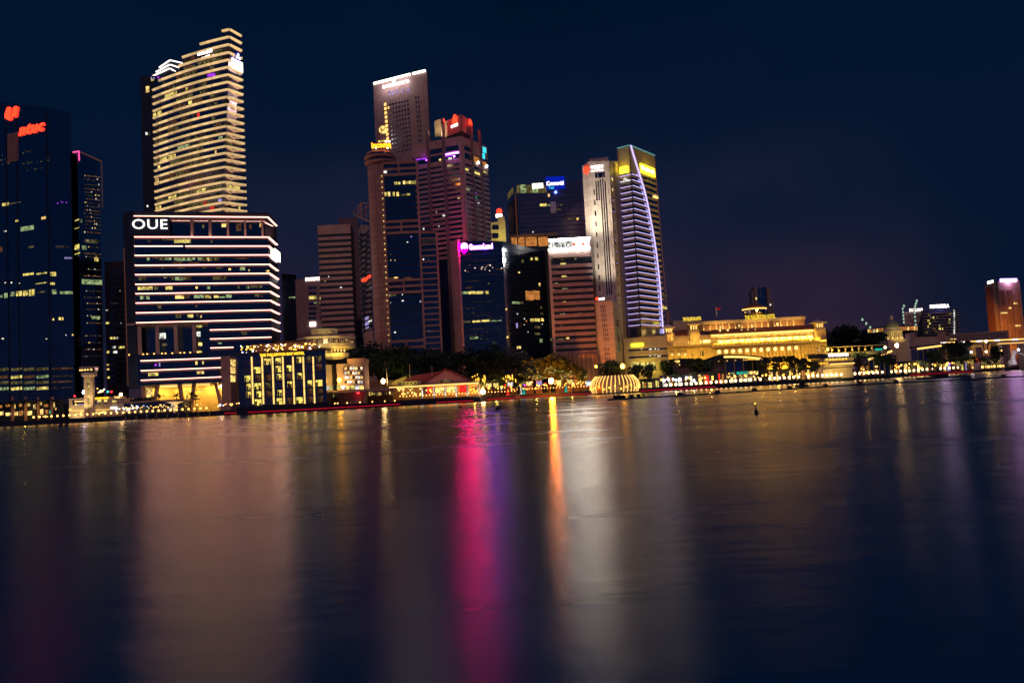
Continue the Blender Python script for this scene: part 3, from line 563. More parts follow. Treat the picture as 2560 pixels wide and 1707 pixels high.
lit(t, f1, [(906, 634, 921, 648, 'lit_green'), (914, 790, 921, 822, 'lit_lilac'), (922, 796, 929, 806, 'lit_white'), (925, 700, 927, 708, 'lit_dim')])
s0, z0 = f1.pix(908, 703); s1, z1 = f1.pix(928, 687); e = MB()
for a, b_ in ((0, .16), (.27, .44), (.6, 1)): e.fbox(f1, s0+(s1-s0)*a, s0+(s1-s0)*b_, z0, z1, .5, 1.2)
e.fbox(f1, s0, s0+(s1-s0)*.3, z1-1.2, z1, .5, 1.2); e.fbox(f1, s0, s0+(s1-s0)*.3, z0, z0+1.2, .5, 1.2)
e.build('sign_emblem', 'sign_red', t)
MB().fbox(f1, .5, f1.L-.5, GZ, f1.z(915, 830), -.1, .35).build('base_wall', 'brown_clad', t)
lit(t, f1, [(913, 915, 917, 919, 'lit_spark'), (916, 900, 918, 908, 'lit_dim')], o=.6)
# ================= tall slab with a slanting roof light and white sign
t, (f1, f2), T = flat_tower('skyscraper', 'tall plum slab with a slanting bright roof line and white sign', 'tower', [(938, 682), (1074, 660), (1078, 690)], [212, 178, 182], 25, 'grey_panel', py=330)
Z8 = lambda x, y: (880+x/3.408, 140+y/3.408)
a, b = f1.pix(*Z8(188, 238)), f1.pix(*Z8(500, 158)); c, d = f1.pix(*Z8(518, 154)), f1.pix(*Z8(628, 128))
MB().beam(f1.pt(*a, .6), f1.pt(*b, .6), 1, 1.5).build('roof_light', 'sign_white', t)
MB().beam(f1.pt(*c, .6), f1.pt(*d, .6), 1, 1.5).build('roof_light', 'sign_white', t)
f1t = f1
def slant_text(root, F, body, xa, ya, xb, yb, hpx, mat, bold, o=.6):
    """lettering whose base line rises with the perspective of a receding facade needs no slant of its own: level in the world"""
    a, b = F.pix(xa, ya), F.pix(xb, yb); h = F.pix(xa, ya-hpx)[1]-a[1]
    z = (a[1]+b[1])/2; return a, b, z, h
a, b, z, h = slant_text(t, f1, '', 957, 223, 1024, 208, 11, '', 0)
def text_world(root, F, body, s0, s1, z0, z1, mat, bold=.02, o=.5, name='sign_lettering', shear=0):
    class _F: pass
    k = _F(); k.pix = lambda px, py: (px, py); k.pt = F.pt
    return text(root, k, body, s0, z1, s1, z0, mat, name, bold, o, .15, shear)
text_world(t, f1, 'accenture', a[0], b[0], z, z+h, 'sign_soft', bold=.03)
for x in (965, 990, 1015): lamp('POINT', 'sign_fill', f1.pt(*f1.pix(x, 222-(x-965)*.3), 6), None, 2600, C(255, 225, 215), .3)  # added point lamps carry the sign's glow onto the wall
m_ = f1.pix(988, 213); MB().beam(f1.pt(m_[0]-1.4, z+h-.6, .6), f1.pt(m_[0]+.3, z+h+3.2, .6), .8, 1.6).build('sign_accent', 'sign_white', t)
# window grid: each row of seven square windows, the lit column, and two slit columns
zr = [f1.z(*Z8(405, 398+k*37.6)) for k in range(12)]
for k, z in enumerate(zr):
    for j in range(7):
        s_ = f1.pix(*Z8(318+j*25+k*.8, 400))[0]; MB().fbox(f1, s_, s_+1.6, z-.9, z+.8, -.1, .15).build('window', 'glass', t)
for k in range(9):
    z = f1.z(*Z8(288+k*1.2, 412+k*36.6)); s_ = f1.pix(*Z8(277+k*1.0, 500))[0]
    MB().fbox(f1, s_, s_+2.3, z-1.25, z+1.15, -.1, .25).build('lit_window', 'strip_gold', t)
s_ = f1.pix(*Z8(303, 444)); MB().fbox(f1, s_[0], s_[0]+2, s_[1]-1.1, s_[1]+1.1, -.1, .25).build('lit_window', 'lit_warm', t)
for k in range(10):
    for x in (547, 568):
        z = f1.z(*Z8(x+k*1.2, 355+k*41)); s_ = f1.pix(*Z8(x-5+k*1.2, 400))[0]; MB().fbox(f1, s_, s_+1.0, z-1.3, z+1.3, -.1, .15).build('slit_window', 'glass', t)
for x, y in ((322, 318), (350, 316), (383, 306), (432, 298), (480, 297)):
    s_ = f1.pix(*Z8(x, y)); MB().fbox(f1, s_[0]-.8, s_[0]+.8, s_[1]-1.8, s_[1]+1.8, -.1, .3).build('lit_window', 'lit_lilac', t)
# ================= angular tower with red lit crown
cs = [(1035, 575), (1160, 560), (1222, 588)]
t, (f1, f2), T = flat_tower('skyscraper', 'angular banded tower with a red lit crown box and purple lit sky terrace', 'tower', cs, [366, 341, 374], 40, 'glass', py=480)
zc = lambda y: f1.z(*Z8(935, y))
def bothb(z0, z1, name='spandrel', mat='pink_panel', o=.6):
    b = MB(); b.fbox(f1, -.3, f1.L, z0, z1, -.2, o).build(name, mat, t); MB().fbox(f2, o, f2.L, z0, z1, -.2, o).build(name, mat, t)
bothb(zc(752), zc(683)); bothb(zc(812), zc(797)); bothb(zc(905), zc(868))
b = MB(); b.fbox(f1, -.3, f1.pix(*Z8(655, 800))[0], zc(812), zc(752), -.2, .6).build('parapet_panel', 'pink_panel', t)
b = MB(); b.fbox(f2, f2.L*.42, f2.L, zc(812), zc(752), -.2, .6).build('parapet_panel', 'pink_panel', t)
for k in range(24):
    y = 929+k*28.5*1.49; 
    if y > 1700: break
    bothb(zc(y+20), zc(y))
for x, top in ((655, 640), (790, 530)):
    s_ = f1.pix(*Z8(x, 900))[0]; MB().fbox(f1, s_-1.1, s_+1.1, GZ, f1.z(*Z8(x, top)), -.2, 1.3).build('pilaster', 'plum_wall', t)
for x, top in ((1020, 600), (1094, 640)):
    s_ = f2.pix(*Z8(x, 900))[0]; MB().fbox(f2, s_-1.1, s_+1.1, GZ, f2.z(*Z8(x, top)), -.2, 1.3).build('pilaster', 'plum_wall', t)
MB().fbox(f1, f1.L-2.2, f1.L+.1, GZ, zc(690), -.2, .75).build('corner_pier', 'pink_panel', t)
MB().fbox(f2, .05, 2.0, GZ, zc(690), -.2, .75).build('corner_pier', 'pink_panel', t)
P = corners((1112, 575), (1154, 562), (1180, 578), py=320); tz = W(1152, 287, 562).z
MB().prism(back(P, 16), T[1]-2, tz-3).build('crown_box', 'dark_wall', t)
g1, g2 = face2(P[0], P[1]), face2(P[1], P[2])
for F in (g1, g2): MB().fbox(F, 0, F.L, tz-12, tz, -.1, .5).build('crown_panel', 'pink_panel', t)
s_, z_ = g1.pix(1139, 299); e = MB()
for i in range(5): e.fbox(g1, s_-2.3+i*1.0, s_-1.5+i*1.0, z_-3.2, z_+(1.2, 3.0, 3.4, 3.0, 1.4)[i], .6, 1.1)
e.build('sign_emblem', 'sign_red', t)
s_, z_ = g2.pix(1174, 310); e = MB()
for i in range(4): e.fbox(g2, s_-2.2+i*1.1, s_-1.4+i*1.1, z_-3, z_+(2.6, 3.2, 2.6, 1)[i], .6, 1.1)
e.build('sign_emblem', 'sign_red', t)
text(t, g1, 'UOB', 1129, 307, 1147, 315, 'sign_soft', bold=.05, o=.6)
lamp('POINT', 'crown_lamp', g1.pt(*g1.pix(1130, 305), 7), None, 2500, C(255, 40, 20), .5)
lamp('POINT', 'crown_lamp', g2.pt(*g2.pix(1170, 312), 7), None, 2500, C(255, 40, 20), .5)
P4 = corners((1086, 583), (1103, 578), py=310); MB().prism(back(P4, 5), W(1095, 331, 578).z, W(1095, 297, 578).z).build('plant_screen', 'cream_stone', t)
lamp('SPOT', 'crown_lamp', W(1094, 345, 560), W(1094, 312, 578), 26000, WARM, .5, angle=70)
lit(t, g1, [(1115, 312, 1119, 317, 'lit_warm'), (1106, 310, 1109, 318, 'lit_white')]); lit(t, g2, [(1159, 314, 1166, 318, 'lit_yellow'), (1177, 324, 1179, 331, 'lit_white')])
zl(f1, [(800, 835, 918, 848, 'sign_lilac'), (545, 880, 640, 892, 'lit_purple'), (800, 848, 880, 862, 'lit_purple'), (825, 865, 850, 885, 'lit_white'), (745, 878, 760, 895, 'lit_warm')], Z8, t, o=.4)
lamp('POINT', 'terrace_lamp', f1.pt(*f1.pix(*Z8(860, 850)), 2), None, 900, C(220, 120, 255), .4)
lamp('POINT', 'terrace_lamp', f1.pt(*f1.pix(*Z8(625, 885)), 1.5), None, 700, C(200, 40, 255), .4)
zl(f2, [(960, 945, 990, 970, 'lit_yellow'), (960, 1120, 998, 1138, 'lit_green'), (1030, 978, 1048, 1000, 'lit_yellow'), (1052, 985, 1085, 1015, 'lit_yellow'), (1112, 978, 1150, 1005, 'lit_yellow'), (1045, 1160, 1062, 1172, 'lit_purple'), (1042, 1196, 1064, 1206, 'lit_teal'), (1075, 1248, 1084, 1256, 'lit_white')], Z8, t, o=.3)
zl(f1, [(855, 1115, 930, 1128, 'lit_green'), (770, 1135, 830, 1148, 'lit_faint'), (903, 1200, 918, 1218, 'lit_warm'), (775, 1350, 800, 1368, 'lit_white'), (738, 1446, 745, 1456, 'lit_white'), (715, 1325, 722, 1336, 'lit_white')], Z8, t, o=.3)
for x, y in ((1191, 408), (1212, 417)):
    s_, z_ = f2.pix(x, y); MB().ball(f2.pt(s_, z_, 1.6), 1.0, 8, 6).build('flood_lamp', 'logo_white', t)
zl(f2, [(1025, 852, 1075, 905, 'lit_orange'), (1097, 895, 1140, 930, 'lit_orange')], Z8, t, name='lit_panel', o=.75)
s0, z0 = f2.pix(1204, 397); s1, z1 = f2.pix(1212, 371); e = MB()
e.fbox(f2, s0, s0+(s1-s0)*.55, z0, z0+(z1-z0)*.45, .8, 1.2); e.fbox(f2, s0+(s1-s0)*.2, s1, z0+(z1-z0)*.55, z1, .8, 1.2); e.build('sign_emblem', 'sign_cyan', t)
# ================= round tile tower with framed bay
D0 = 520; ax = W(962, 650, D0+9).x; ay = D0+9.0
t = thing('round_tower', 'round brown tiled tower with a stacked disc crown, orange roof sign and rust coloured frames', 'tower', (ax, ay, GZ))
zr_ = W(940, 404, D0).z
MB().lathe((ax, ay, 0), [(8.9, GZ), (8.9, zr_)], 40).build('cylinder_wall', 'brown_tile', t, smooth=False)
zd = lambda y: W(955, y, D0-2).z
for (yb, yt, r) in ((401, 390, 10.9), (388, 375, 10.9)):
    MB().lathe((ax, ay, 0), [(r-1.2, zd(yb)), (r, zd(yb)+.6), (r, zd(yb-5)), (r-.8, zd(yb-6))], 40).build('crown_ring', 'frame_rust', t)
    MB().lathe((ax, ay, 0), [(r-2.2, zd(yb-4)), (r-2.2, zd(yt))], 40).build('crown_glazing', 'glass', t)
MB().lathe((ax, ay, 0), [(9.2, zd(376)), (9.2, zd(372)), (3, zd(369))], 32).build('crown_roof', 'frame_rust', t)
fF = Face(958, D0, 1046, D0, 500); zf = lambda y: fF.z(985, y)
bay = [tuple(fF.A), tuple(fF.B), (fF.B.x*1.05, fF.B.y*1.05), (fF.A.x*1.05, fF.A.y*1.05)]
MB().prism(bay, GZ, zf(407)).build('bay_glass', 'glass', t)
fG = face2(fF.B, fF.B+fF.d*m(44, D0)); zlowt = fG.z(1075, 581)
MB().prism([tuple(fG.A), tuple(fG.B), (fG.B.x*1.045, fG.B.y*1.045), (fG.A.x*1.045, fG.A.y*1.045)], GZ, zlowt).build('bay_glass', 'glass', t)
for y in (408, 423.5, 437, 554.5, 569, 583, 702, 717, 732, 854, 870):
    MB().fbox(fF, 0, fF.L, zf(y)-.75, zf(y)+.75, -.2, .9).build('frame_beam', 'frame_rust', t)
for y0, y1 in ((408, 437), (554, 583), (702, 732), (854, 870)):
    MB().fbox(fF, fF.L*.48-.5, fF.L*.48+.5, zf(y1), zf(y0), -.2, .7).build('frame_post', 'frame_rust', t)
for F, a in ((fF, .6), (fF, fF.L-.1), (fG, fG.L-.6)):
    MB().fbox(F, a-.6, a+.6, GZ+8, zf(408) if F is fF else zlowt, -.2, 1.05).build('frame_post', 'frame_rust', t)
for k in range(21):
    z = zlowt-k*3.82; MB().fbox(fG, 0, fG.L, z-.6, z+.2, -.2, .9).build('frame_beam', 'frame_rust', t)
for k in range(7):
    z = zf(452)-k*3.75; MB().fbox(fF, fF.L-1.8, fF.L-.8, z-.5, z+.2, -.2, .9).build('frame_stub', 'frame_rust', t)
for k in range(32):
    z = zf(440)-k*3.75; MB().ball(fF.pt(-.1, z, 1.0), .42, 6, 4).build('trim_lamp', 'lit_warm' if k % 3 else 'lit_yellow', t)
for k in range(26):
    z = zf(447)-k*3.82
    MB().fbox(fF, 1.3, fF.L-2, z-1.1, z-.2, -.1, .12).build('spandrel', 'dark_wall', t)
zl(fF, [(360, 1073, 385, 1097, 'lit_yellow'), (395, 1073, 412, 1097, 'lit_yellow'), (435, 1065, 455, 1094, 'lit_warm'), (460, 1066, 500, 1092, 'lit_yellow'), (505, 1066, 545, 1092, 'lit_yellow'), (275, 1162, 300, 1196, 'lit_yellow'), (308, 1160, 325, 1196, 'lit_warm'), (345, 1160, 362, 1196, 'lit_yellow'), (378, 1160, 398, 1196, 'lit_warm'), (410, 1178, 460, 1192, 'lit_dim'), (465, 1172, 495, 1190, 'lit_yellow'), (265, 975, 296, 1000, 'lit_white'), (500, 1535, 510, 1546, 'lit_purple')], Z8, t, o=.3)
ZI = lambda x, y: (900+x/4.612, 560+y/4.612)
zl(fF, [(350, 345, 358, 358, 'lit_dim'), (350, 412, 360, 425, 'lit_warm'), (400, 412, 410, 425, 'lit_warm'), (540, 205, 556, 216, 'lit_white'), (330, 615, 450, 640, 'lit_brown'), (510, 612, 590, 640, 'lit_brown'), (395, 610, 440, 628, 'lit_warm'), (330, 810, 415, 835, 'lit_dim'), (330, 815, 350, 832, 'lit_white'), (348, 900, 358, 914, 'lit_white'), (480, 878, 503, 892, 'lit_white'), (396, 1240, 414, 1258, 'lit_white'), (583, 140, 600, 155, 'lit_lilac'), (482, 808, 494, 820, 'lit_white')], ZI, t, o=.3)
zl(fG, [(725, 400, 738, 416, 'lit_white'), (785, 400, 793, 414, 'lit_dim'), (692, 888, 703, 902, 'lit_white'), (790, 1228, 803, 1242, 'lit_white'), (725, 42, 742, 66, 'lit_white'), (720, 180, 890, 215, 'lit_faint')], ZI, t, o=.3)
fS = face2((ax-12, ay-9.6), (ax+12, ay-9.6))
text(t, fS, 'income', 929, 355, 978, 369, 'sign_orange', bold=.05, o=.4)
for x, y in ((940, 371), (969, 371), (932, 373), (977, 371)):
    s_, z_ = fS.pix(x, y); MB().ball(fS.pt(s_, z_, .6), .55, 8, 5).build('flood_lamp', 'lamp_star' if y == 371 and x < 970 else 'lit_yellow', t)
a, b = fS.pix(951, 351), fS.pix(952, 320); b_ = MB()
for dx in (-.9, .9): b_.tube(fS.pt(a[0]+dx, a[1]-6, -9), fS.pt(a[0]+dx, b[1], -9), .28)
b_.build('mast', 'pale_frame', t)
lz_ = fS.pix(952.5, 316); MB().lathe(fS.pt(lz_[0], lz_[1]-2, -9), [(1, 0), (2.7, 1.2), (2.9, 3.4), (1.3, 5)], 8).build('mast_lantern', 'lit_warm', t)
s0, z0 = fS.pix(944, 353); s1, z1 = fS.pix(963, 348); MB().fbox(fS, s0, s1, z0, z1, -3, -2).build('lit_panel', 'lit_yellow', t)
s0, z0 = fS.pix(963, 357); s1, z1 = fS.pix(976, 352); MB().fbox(fS, s0, s1, z0, z1, .2, .8).build('lit_panel', 'sign_soft', t)
# ================= small yellow building in the gap
t, (f1,), T = flat_tower('old_building', 'small floodlit yellow building with a red emblem, far back in a gap between towers', 'building', [(1226, 720), (1264, 720)], [556, 553], 20, 'cream_stone', py=570)
Z9 = lambda x, y: (1100+x/3.2675, 420+y/3.2675)
s0, z0 = f1.pix(1245, 560); s1, z1 = f1.pix(1261, 541); MB().fbox(f1, s0, s1, z0, z1, -8, -.5).build('upper_storey', 'cream_stone', t)
for r in range(2):
    for k in range(4):
        s_, z_ = f1.pix(*Z9(426+k*13, 483+r*68)); MB().fbox(f1, s_, s_+1.6, z_-2.5, z_+2, -.1, .2).build('window', 'glass', t)
lamp('SPOT', 'facade_lamp', W(1258, 600, 700), W(1250, 560, 720), 15000, C(255, 235, 110), .5, angle=90)
e = MB(); s_, z_ = f1.pix(1248, 527); e.ball(f1.pt(s_, z_, -2), 2.6, 10, 6); e.build('sign_emblem', 'sign_red', t)
s0, z0 = f1.pix(1240, 543); s1, z1 = f1.pix(1255, 534); MB().fbox(f1, s0, s1, z0, z1, -2, -1).build('sign_panel', 'sign_white', t)
# ================= dark tower with the blue sign
t, (f0, f1), T = flat_tower('office_tower', 'dark tower with a glowing blue lettered sign and a lit glass corner', 'tower', [(1270, 700), (1295, 660), (1475, 660)], [500, 470, 449], 40, 'glass_plum', py=520)
MB().fbox(f0, 0, f0.L, GZ, f0.z(1280, 505), -.5, .4).build('end_wall', 'dark_wall', t); lit(t, f0, [(1270, 484, 1284, 500, 'lit_dim')])  # added matte cover, stops the corner glass mirroring the yellow building
zl(f1, [(625, 142, 655, 205, 'lit_dim'), (658, 136, 700, 205, 'lit_green'), (705, 140, 750, 205, 'lit_dim'), (755, 150, 800, 205, 'lit_green'), (805, 150, 868, 205, 'lit_dim')], Z9, t, name='lit_corner_glass', o=.4)
s0, z0 = f1.pix(1331, 472); s1, z1 = f1.pix(1357, 459); MB().fbox(f1, s0, s1, z0, z1, .5, 1.2).build('sign_panel', 'sign_white', t)
s0, z0 = f1.pix(1366, 474); s1, z1 = f1.pix(1411, 441); MB().fbox(f1, s0, s1, z0, z1, -2, .6).build('added_sign_panel', 'sign_blue', t)  # added blue panel, paints the glow around the letters
text(t, f1, 'iCommercial', 1366.5, 452, 1409, 463, 'sign_soft', bold=.03, o=.8)
text(t, f1, 'Trust', 1372, 466, 1385, 473, 'sign_cyan', bold=.02, o=.8)
lamp('POINT', 'sign_fill', f1.pt(*f1.pix(1390, 478), 4), None, 2200, C(60, 90, 255), .4)  # added blue point lamp for the spill of the sign
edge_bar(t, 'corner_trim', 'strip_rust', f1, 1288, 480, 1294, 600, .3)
zl(f1, [(815, 293, 838, 313, 'lit_yellow'), (840, 290, 870, 313, 'lit_yellow'), (880, 297, 900, 312, 'lit_green'), (882, 210, 896, 236, 'lit_warm'), (962, 295, 998, 308, 'lit_dim'), (950, 333, 985, 345, 'lit_dim'), (1030, 408, 1110, 424, 'lit_dim'), (1116, 406, 1132, 426, 'lit_warm'), (755, 517, 764, 528, 'lit_white'), (935, 225, 970, 234, 'lit_faint'), (1020, 380, 1160, 390, 'lit_faint'), (690, 300, 760, 310, 'lit_faint')], Z9, t, o=.3)
s0, z0 = f1.pix(1377, 533); s1, z1 = f1.pix(1389, 505); MB().fbox(f1, s0, s1, z0, z1, -.1, 1.2).build('facade_panel', 'white_stone', t)
for k in range(10):
    z = f1.z(1380, 486+k*11.3); MB().fbox(f1, 0, f1.L, z-.5, z, -.1, .2).build('spandrel', 'dark_metal', t)
# ================= dark glass block with the magenta and lilac sign
t, (f0, f1, f2), T = flat_tower('office_block', 'dark glass block with a magenta emblem and a lilac lettered roof sign', 'building', [(1135, 555), (1155, 545), (1262, 545), (1384, 585)], [602, 602, 603, 632], 40, 'glass', py=740)
s0 = f0.pix(1133, 740)[0]; MB().fbox(face2(f0.A, f1.pt(0, 0)[:2]), -.5, f0.L, GZ, T[0]-1, -.5, 1.2).build('end_pier', 'pink_panel', t)
s_, z_ = f1.pix(1161, 617)
MB().poly(f1, [(s_+2.5*math.cos(a), z_+2.6*math.sin(a)) for a in [i*math.pi/9 for i in range(18)]], .6, 1.2).build('sign_emblem', 'logo_pink', t)
MB().poly(f1, [(s_-2.2, z_-1.6), (s_+2.0, z_-1.6), (s_+.3, z_-4.2), (s_-.8, z_-4.2)], .6, 1.3).build('sign_emblem_base', 'logo_magenta', t)
MB().poly(f1, [(s_-4.0, z_+1.4), (s_-2.7, z_+2.6), (s_-2.7, z_-1.5), (s_-3.6, z_-2)], .6, 1.3).build('sign_emblem_side', 'logo_magenta', t)
text(t, f1, 'GuocoLand', 1173, 608, 1232, 622, 'sign_lilac', bold=.04, o=.6)
lamp('POINT', 'sign_fill', f1.pt(s_-2, z_-1, 5), None, 4000, C(255, 10, 110), .5)  # added point lamps throw the sign's magenta and violet onto nearby walls
lamp('POINT', 'sign_fill', f1.pt(s_-4, z_+9, 1), None, 4000, C(255, 10, 120), .5)
lamp('POINT', 'sign_fill', f1.pt(s_+14, z_-1, 3.5), None, 5000, C(150, 30, 255), .5)
for k in range(19):
    z = T[1]-6-k*3.7
    MB().fbox(f1, .2, f1.L, z-.35, z, -.1, .12).build('spandrel', 'dark_metal', t); MB().fbox(f2, .2, f2.L, z-.35, z, -.1, .12).build('spandrel', 'dark_metal', t)
zl(f1, [(175, 1008, 225, 1030, 'lit_green'), (228, 1005, 285, 1030, 'lit_yellow'), (288, 1005, 355, 1030, 'lit_yellow'), (370, 1003, 398, 1028, 'lit_yellow'), (185, 1248, 260, 1264, 'lit_dim'), (265, 1244, 330, 1262, 'lit_yellow'), (335, 1238, 405, 1258, 'lit_yellow'), (415, 1240, 505, 1254, 'lit_green'), (245, 1378, 310, 1398, 'lit_green'), (222, 968, 255, 985, 'lit_brown'), (392, 938, 404, 950, 'lit_dim')], Z9, t)
zl(f2, [(590, 1090, 645, 1108, 'lit_green'), (648, 1092, 680, 1106, 'lit_dim'), (740, 1230, 775, 1252, 'lit_yellow'), (778, 1228, 815, 1252, 'lit_yellow'), (828, 1226, 845, 1250, 'lit_warm'), (740, 732, 756, 752, 'lit_yellow'), (778, 728, 798, 752, 'lit_yellow'), (775, 1290, 815, 1308, 'lit_dim'), (775, 1345, 815, 1362, 'lit_dim'), (815, 1395, 836, 1425, 'lit_green'), (820, 1130, 830, 1150, 'lit_dim'), (822, 1182, 842, 1200, 'lit_dim'), (640, 848, 652, 858, 'lit_warm'), (808, 940, 818, 965, 'lit_warm'), (625, 1185, 635, 1196, 'lit_white'), (622, 1265, 634, 1305, 'lit_lilac'), (535, 1145, 548, 1158, 'lit_yellow'), (546, 1372, 560, 1390, 'lit_warm'), (630, 1455, 660, 1475, 'lit_warm'), (700, 1242, 710, 1256, 'lit_orange'), (668, 745, 680, 775, 'lit_dim')], Z9, t)
lit(t, f2, [(1315, 727, 1331, 750, 'lit_orange'), (1332, 726, 1348, 748, 'lit_orange')], name='lit_room', o=.3)
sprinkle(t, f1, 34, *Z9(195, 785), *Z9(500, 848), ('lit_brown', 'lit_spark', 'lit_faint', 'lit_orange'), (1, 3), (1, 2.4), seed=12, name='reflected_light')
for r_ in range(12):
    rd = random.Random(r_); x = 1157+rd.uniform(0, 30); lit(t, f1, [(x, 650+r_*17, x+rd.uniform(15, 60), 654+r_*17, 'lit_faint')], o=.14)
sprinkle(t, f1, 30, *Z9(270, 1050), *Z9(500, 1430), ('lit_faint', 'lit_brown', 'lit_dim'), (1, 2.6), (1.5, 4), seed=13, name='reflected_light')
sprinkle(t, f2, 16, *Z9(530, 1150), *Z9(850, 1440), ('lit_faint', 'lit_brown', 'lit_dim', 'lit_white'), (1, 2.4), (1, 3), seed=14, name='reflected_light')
# lit penthouse of a building set back above that roof
t, (f1,), T = flat_tower('penthouse_building', 'low orange lit penthouse building peeking over the roof beside the white bracketed sign', 'building', [(1278, 640), (1395, 640)], [589, 587], 30, 'dark_wall', py=600)
for a, b in ((586, 628), (642, 688), (702, 790), (805, 880)):
    x0, _ = Z9(a, 0); x1, _ = Z9(b, 0); lit(t, f1, [(x0, 592, x1, 616, 'lit_orange')], name='lit_room')
MB().fbox(f1, -1, f1.L, f1.z(1330, 592), f1.z(1330, 586), -1, 2).build('roof_slab', 'bronze', t)
# ================= block with the white bracketed sign
t, (f0, f1), T = flat_tower('office_block', 'brown banded office block under a long white sign between two bright bars', 'building', [(1368, 576), (1377, 550), (1485, 550)], [622, 622, 620], 30, 'dark_wall', py=740)
MB().fbox(f1, -.4, 1.4, GZ, T[1], -.2, .9).build('corner_pier', 'white_stone', t)
zt = f1.z(1430, 628)
for k in range(17):
    y = 645+k*15.5 if k else 628; h = 15 if k == 0 else 8.4
    if y > 880: break
    MB().fbox(f1, 1.4, f1.L, f1.z(1430, y+h), f1.z(1430, y), -.1, .55).build('spandrel', 'grey_panel', t)
zl(f1, [(985, 775, 1030, 806, 'lit_yellow'), (995, 878, 1035, 905, 'lit_yellow'), (998, 980, 1042, 1004, 'lit_green'), (905, 993, 935, 1010, 'lit_yellow'), (895, 738, 918, 752, 'lit_dim'), (1095, 735, 1112, 748, 'lit_green'), (985, 745, 1012, 752, 'lit_dim'), (1098, 786, 1128, 796, 'lit_dim'), (925, 838, 955, 855, 'lit_dim'), (940, 938, 962, 952, 'lit_green'), (1005, 1090, 1028, 1108, 'lit_warm'), (1115, 1082, 1155, 1098, 'lit_dim'), (980, 1188, 1020, 1203, 'lit_green'), (1128, 1185, 1158, 1200, 'lit_yellow'), (925, 1245, 945, 1262, 'lit_white'), (1120, 1130, 1132, 1142, 'lit_dim'), (985, 1285, 1000, 1300, 'lit_dim'), (935, 1400, 950, 1415, 'lit_white'), (965, 1395, 1005, 1412, 'lit_yellow'), (1030, 1383, 1056, 1408, 'lit_warm'), (1130, 838, 1150, 846, 'lit_faint'), (900, 1390, 915, 1410, 'lit_dim')], Z9, t, o=.3)
for y in (599.5, 624):
    s0, z0 = f1.pix(1372, y+3.4); s1, _ = f1.pix(1475, y); MB().fbox(f1, s0, s1, z0, z0+1.0, .3, 1.6).build('light_bar', 'sign_hsbc', t)
s0, z0 = f1.pix(1372, 621); s1, z1 = f1.pix(1433, 603); MB().fbox(f1, s0, s1, z0, z1, -.6, .9).build('sign_board', 'lit_white', t)
s0, z0 = f1.pix(1476, 628); MB().fbox(f1, f1.pix(1371, 600)[0], s0, f1.z(1430, 627), f1.z(1430, 598), -3, -.7).build('sign_frame', 'plum_wall', t)
text(t, f1, 'HSBC', 1381, 605, 1426, 618, 'dark_metal', bold=-.01, o=1.0)
c0, zc0 = f1.pix(1446, 611); r1 = 4.0; e = MB()
for sg in (-1, 1):
    MB().poly(f1, [(c0+sg*1.9, zc0+1.9), (c0+sg*4.4, zc0), (c0+sg*1.9, zc0-1.9)][::sg], .5, 1.2).build('sign_emblem', 'sign_red', t)
MB().poly(f1, [(c0-2.8, zc0-2), (c0+2.8, zc0-2), (c0+2.8, zc0+2), (c0-2.8, zc0+2)], .4, 1.0).build('sign_emblem_white', 'sign_hsbc', t)
pz = f1.z(1430, 886); MB().fbox(f1, 0, f1.L, GZ, pz, .6, 3).build('podium_wall', 'bronze', t)
for k in range(9): MB().fbox(f1, 1+k*3.1, 1.7+k*3.1, GZ, pz-.2, 3.02, 3.5).build('podium_column', 'frame_rust', t)
lamp('AREA', 'podium_lamp', f1.pt(14, 5, 12), f1.pt(14, 12, 0), 500, AMBER, 10, 2)
# ================= tall white stone bank tower
t, (f0, f1, f2, f3), T = flat_tower('skyscraper', 'pale stone tower with a red round emblem and white Chinese lettering', 'tower', [(1466, 573), (1484, 566), (1534, 564), (1545, 575), (1562, 599)], [416, 403, 402, 402, 404], 20, 'white_stone', py=600)
Z10 = lambda x, y: (1430+x/2.6133, 340+y/2.6133)
PB = corners((1484.5, 569), (1533, 567), py=600); MB().prism(back(PB, 18), T[2]-3, f1.z(1519, 390)).build('top_block', 'white_stone', t)
MB().fbox(f3, .1, f3.L+3, GZ, T[3]-1, -3, .25).build('side_wall', 'plum_wall', t)
zA, zB = f1.z(*Z10(170, 285)), f1.z(*Z10(215, 1040))
cx = f1.L*.52
for k, (dx, top) in enumerate(((-3.2, 1), (-1.6, 1), (0, 0), (1.6, 0), (3.2, 1.6))):
    MB().fbox(f1, cx+dx-.42, cx+dx+.42, zB if k in (2, 3, 4) else zA-15, zA-top, -.1, .1).build('slit_window', 'glass', t)
zc_ = f1.z(*Z10(170, 258))
for a, b in ((-3.6, -1.8), (-1.4, 1.9), (2.2, 3.4)): MB().fbox(f1, cx+a, cx+b, zc_-1.8, zc_+2, -.1, .1).build('window', 'glass', t)
for k in range(18):
    z = f1.z(*Z10(158, 350))-k*7.7; MB().fbox(f1, cx-5.4, cx-4.5, z-3.6, z, -.1, .12).build('window', 'glass', t)
    MB().fbox(f1, cx+5.2, cx+5.7, z-3.6, z, -.1, .1).build('window', 'plum_wall', t)
for k in range(20):
    z = f2.z(*Z10(243, 250))-k*7.7; MB().fbox(f2, f2.L*.3, f2.L*.62, z-3.6, z, -.1, .12).build('window', 'glass', t)
    if k not in (2, 3, 8, 15): MB().fbox(f2, f2.L*.34, f2.L*.58, z-3.1, z-1.2, -.1, .2).build('lit_window', 'lit_dim' if k > 1 else 'lit_warm', t)
s_, z_ = f0.pix(1466.5, 425.5); fE = face2(f0.pt(-6, 0, .3)[:2], f0.pt(f0.L, 0, .3)[:2]); s_, z_ = fE.pix(1467, 425.5)
ring = [(math.cos(i*math.pi/12), math.sin(i*math.pi/12)) for i in range(24)]
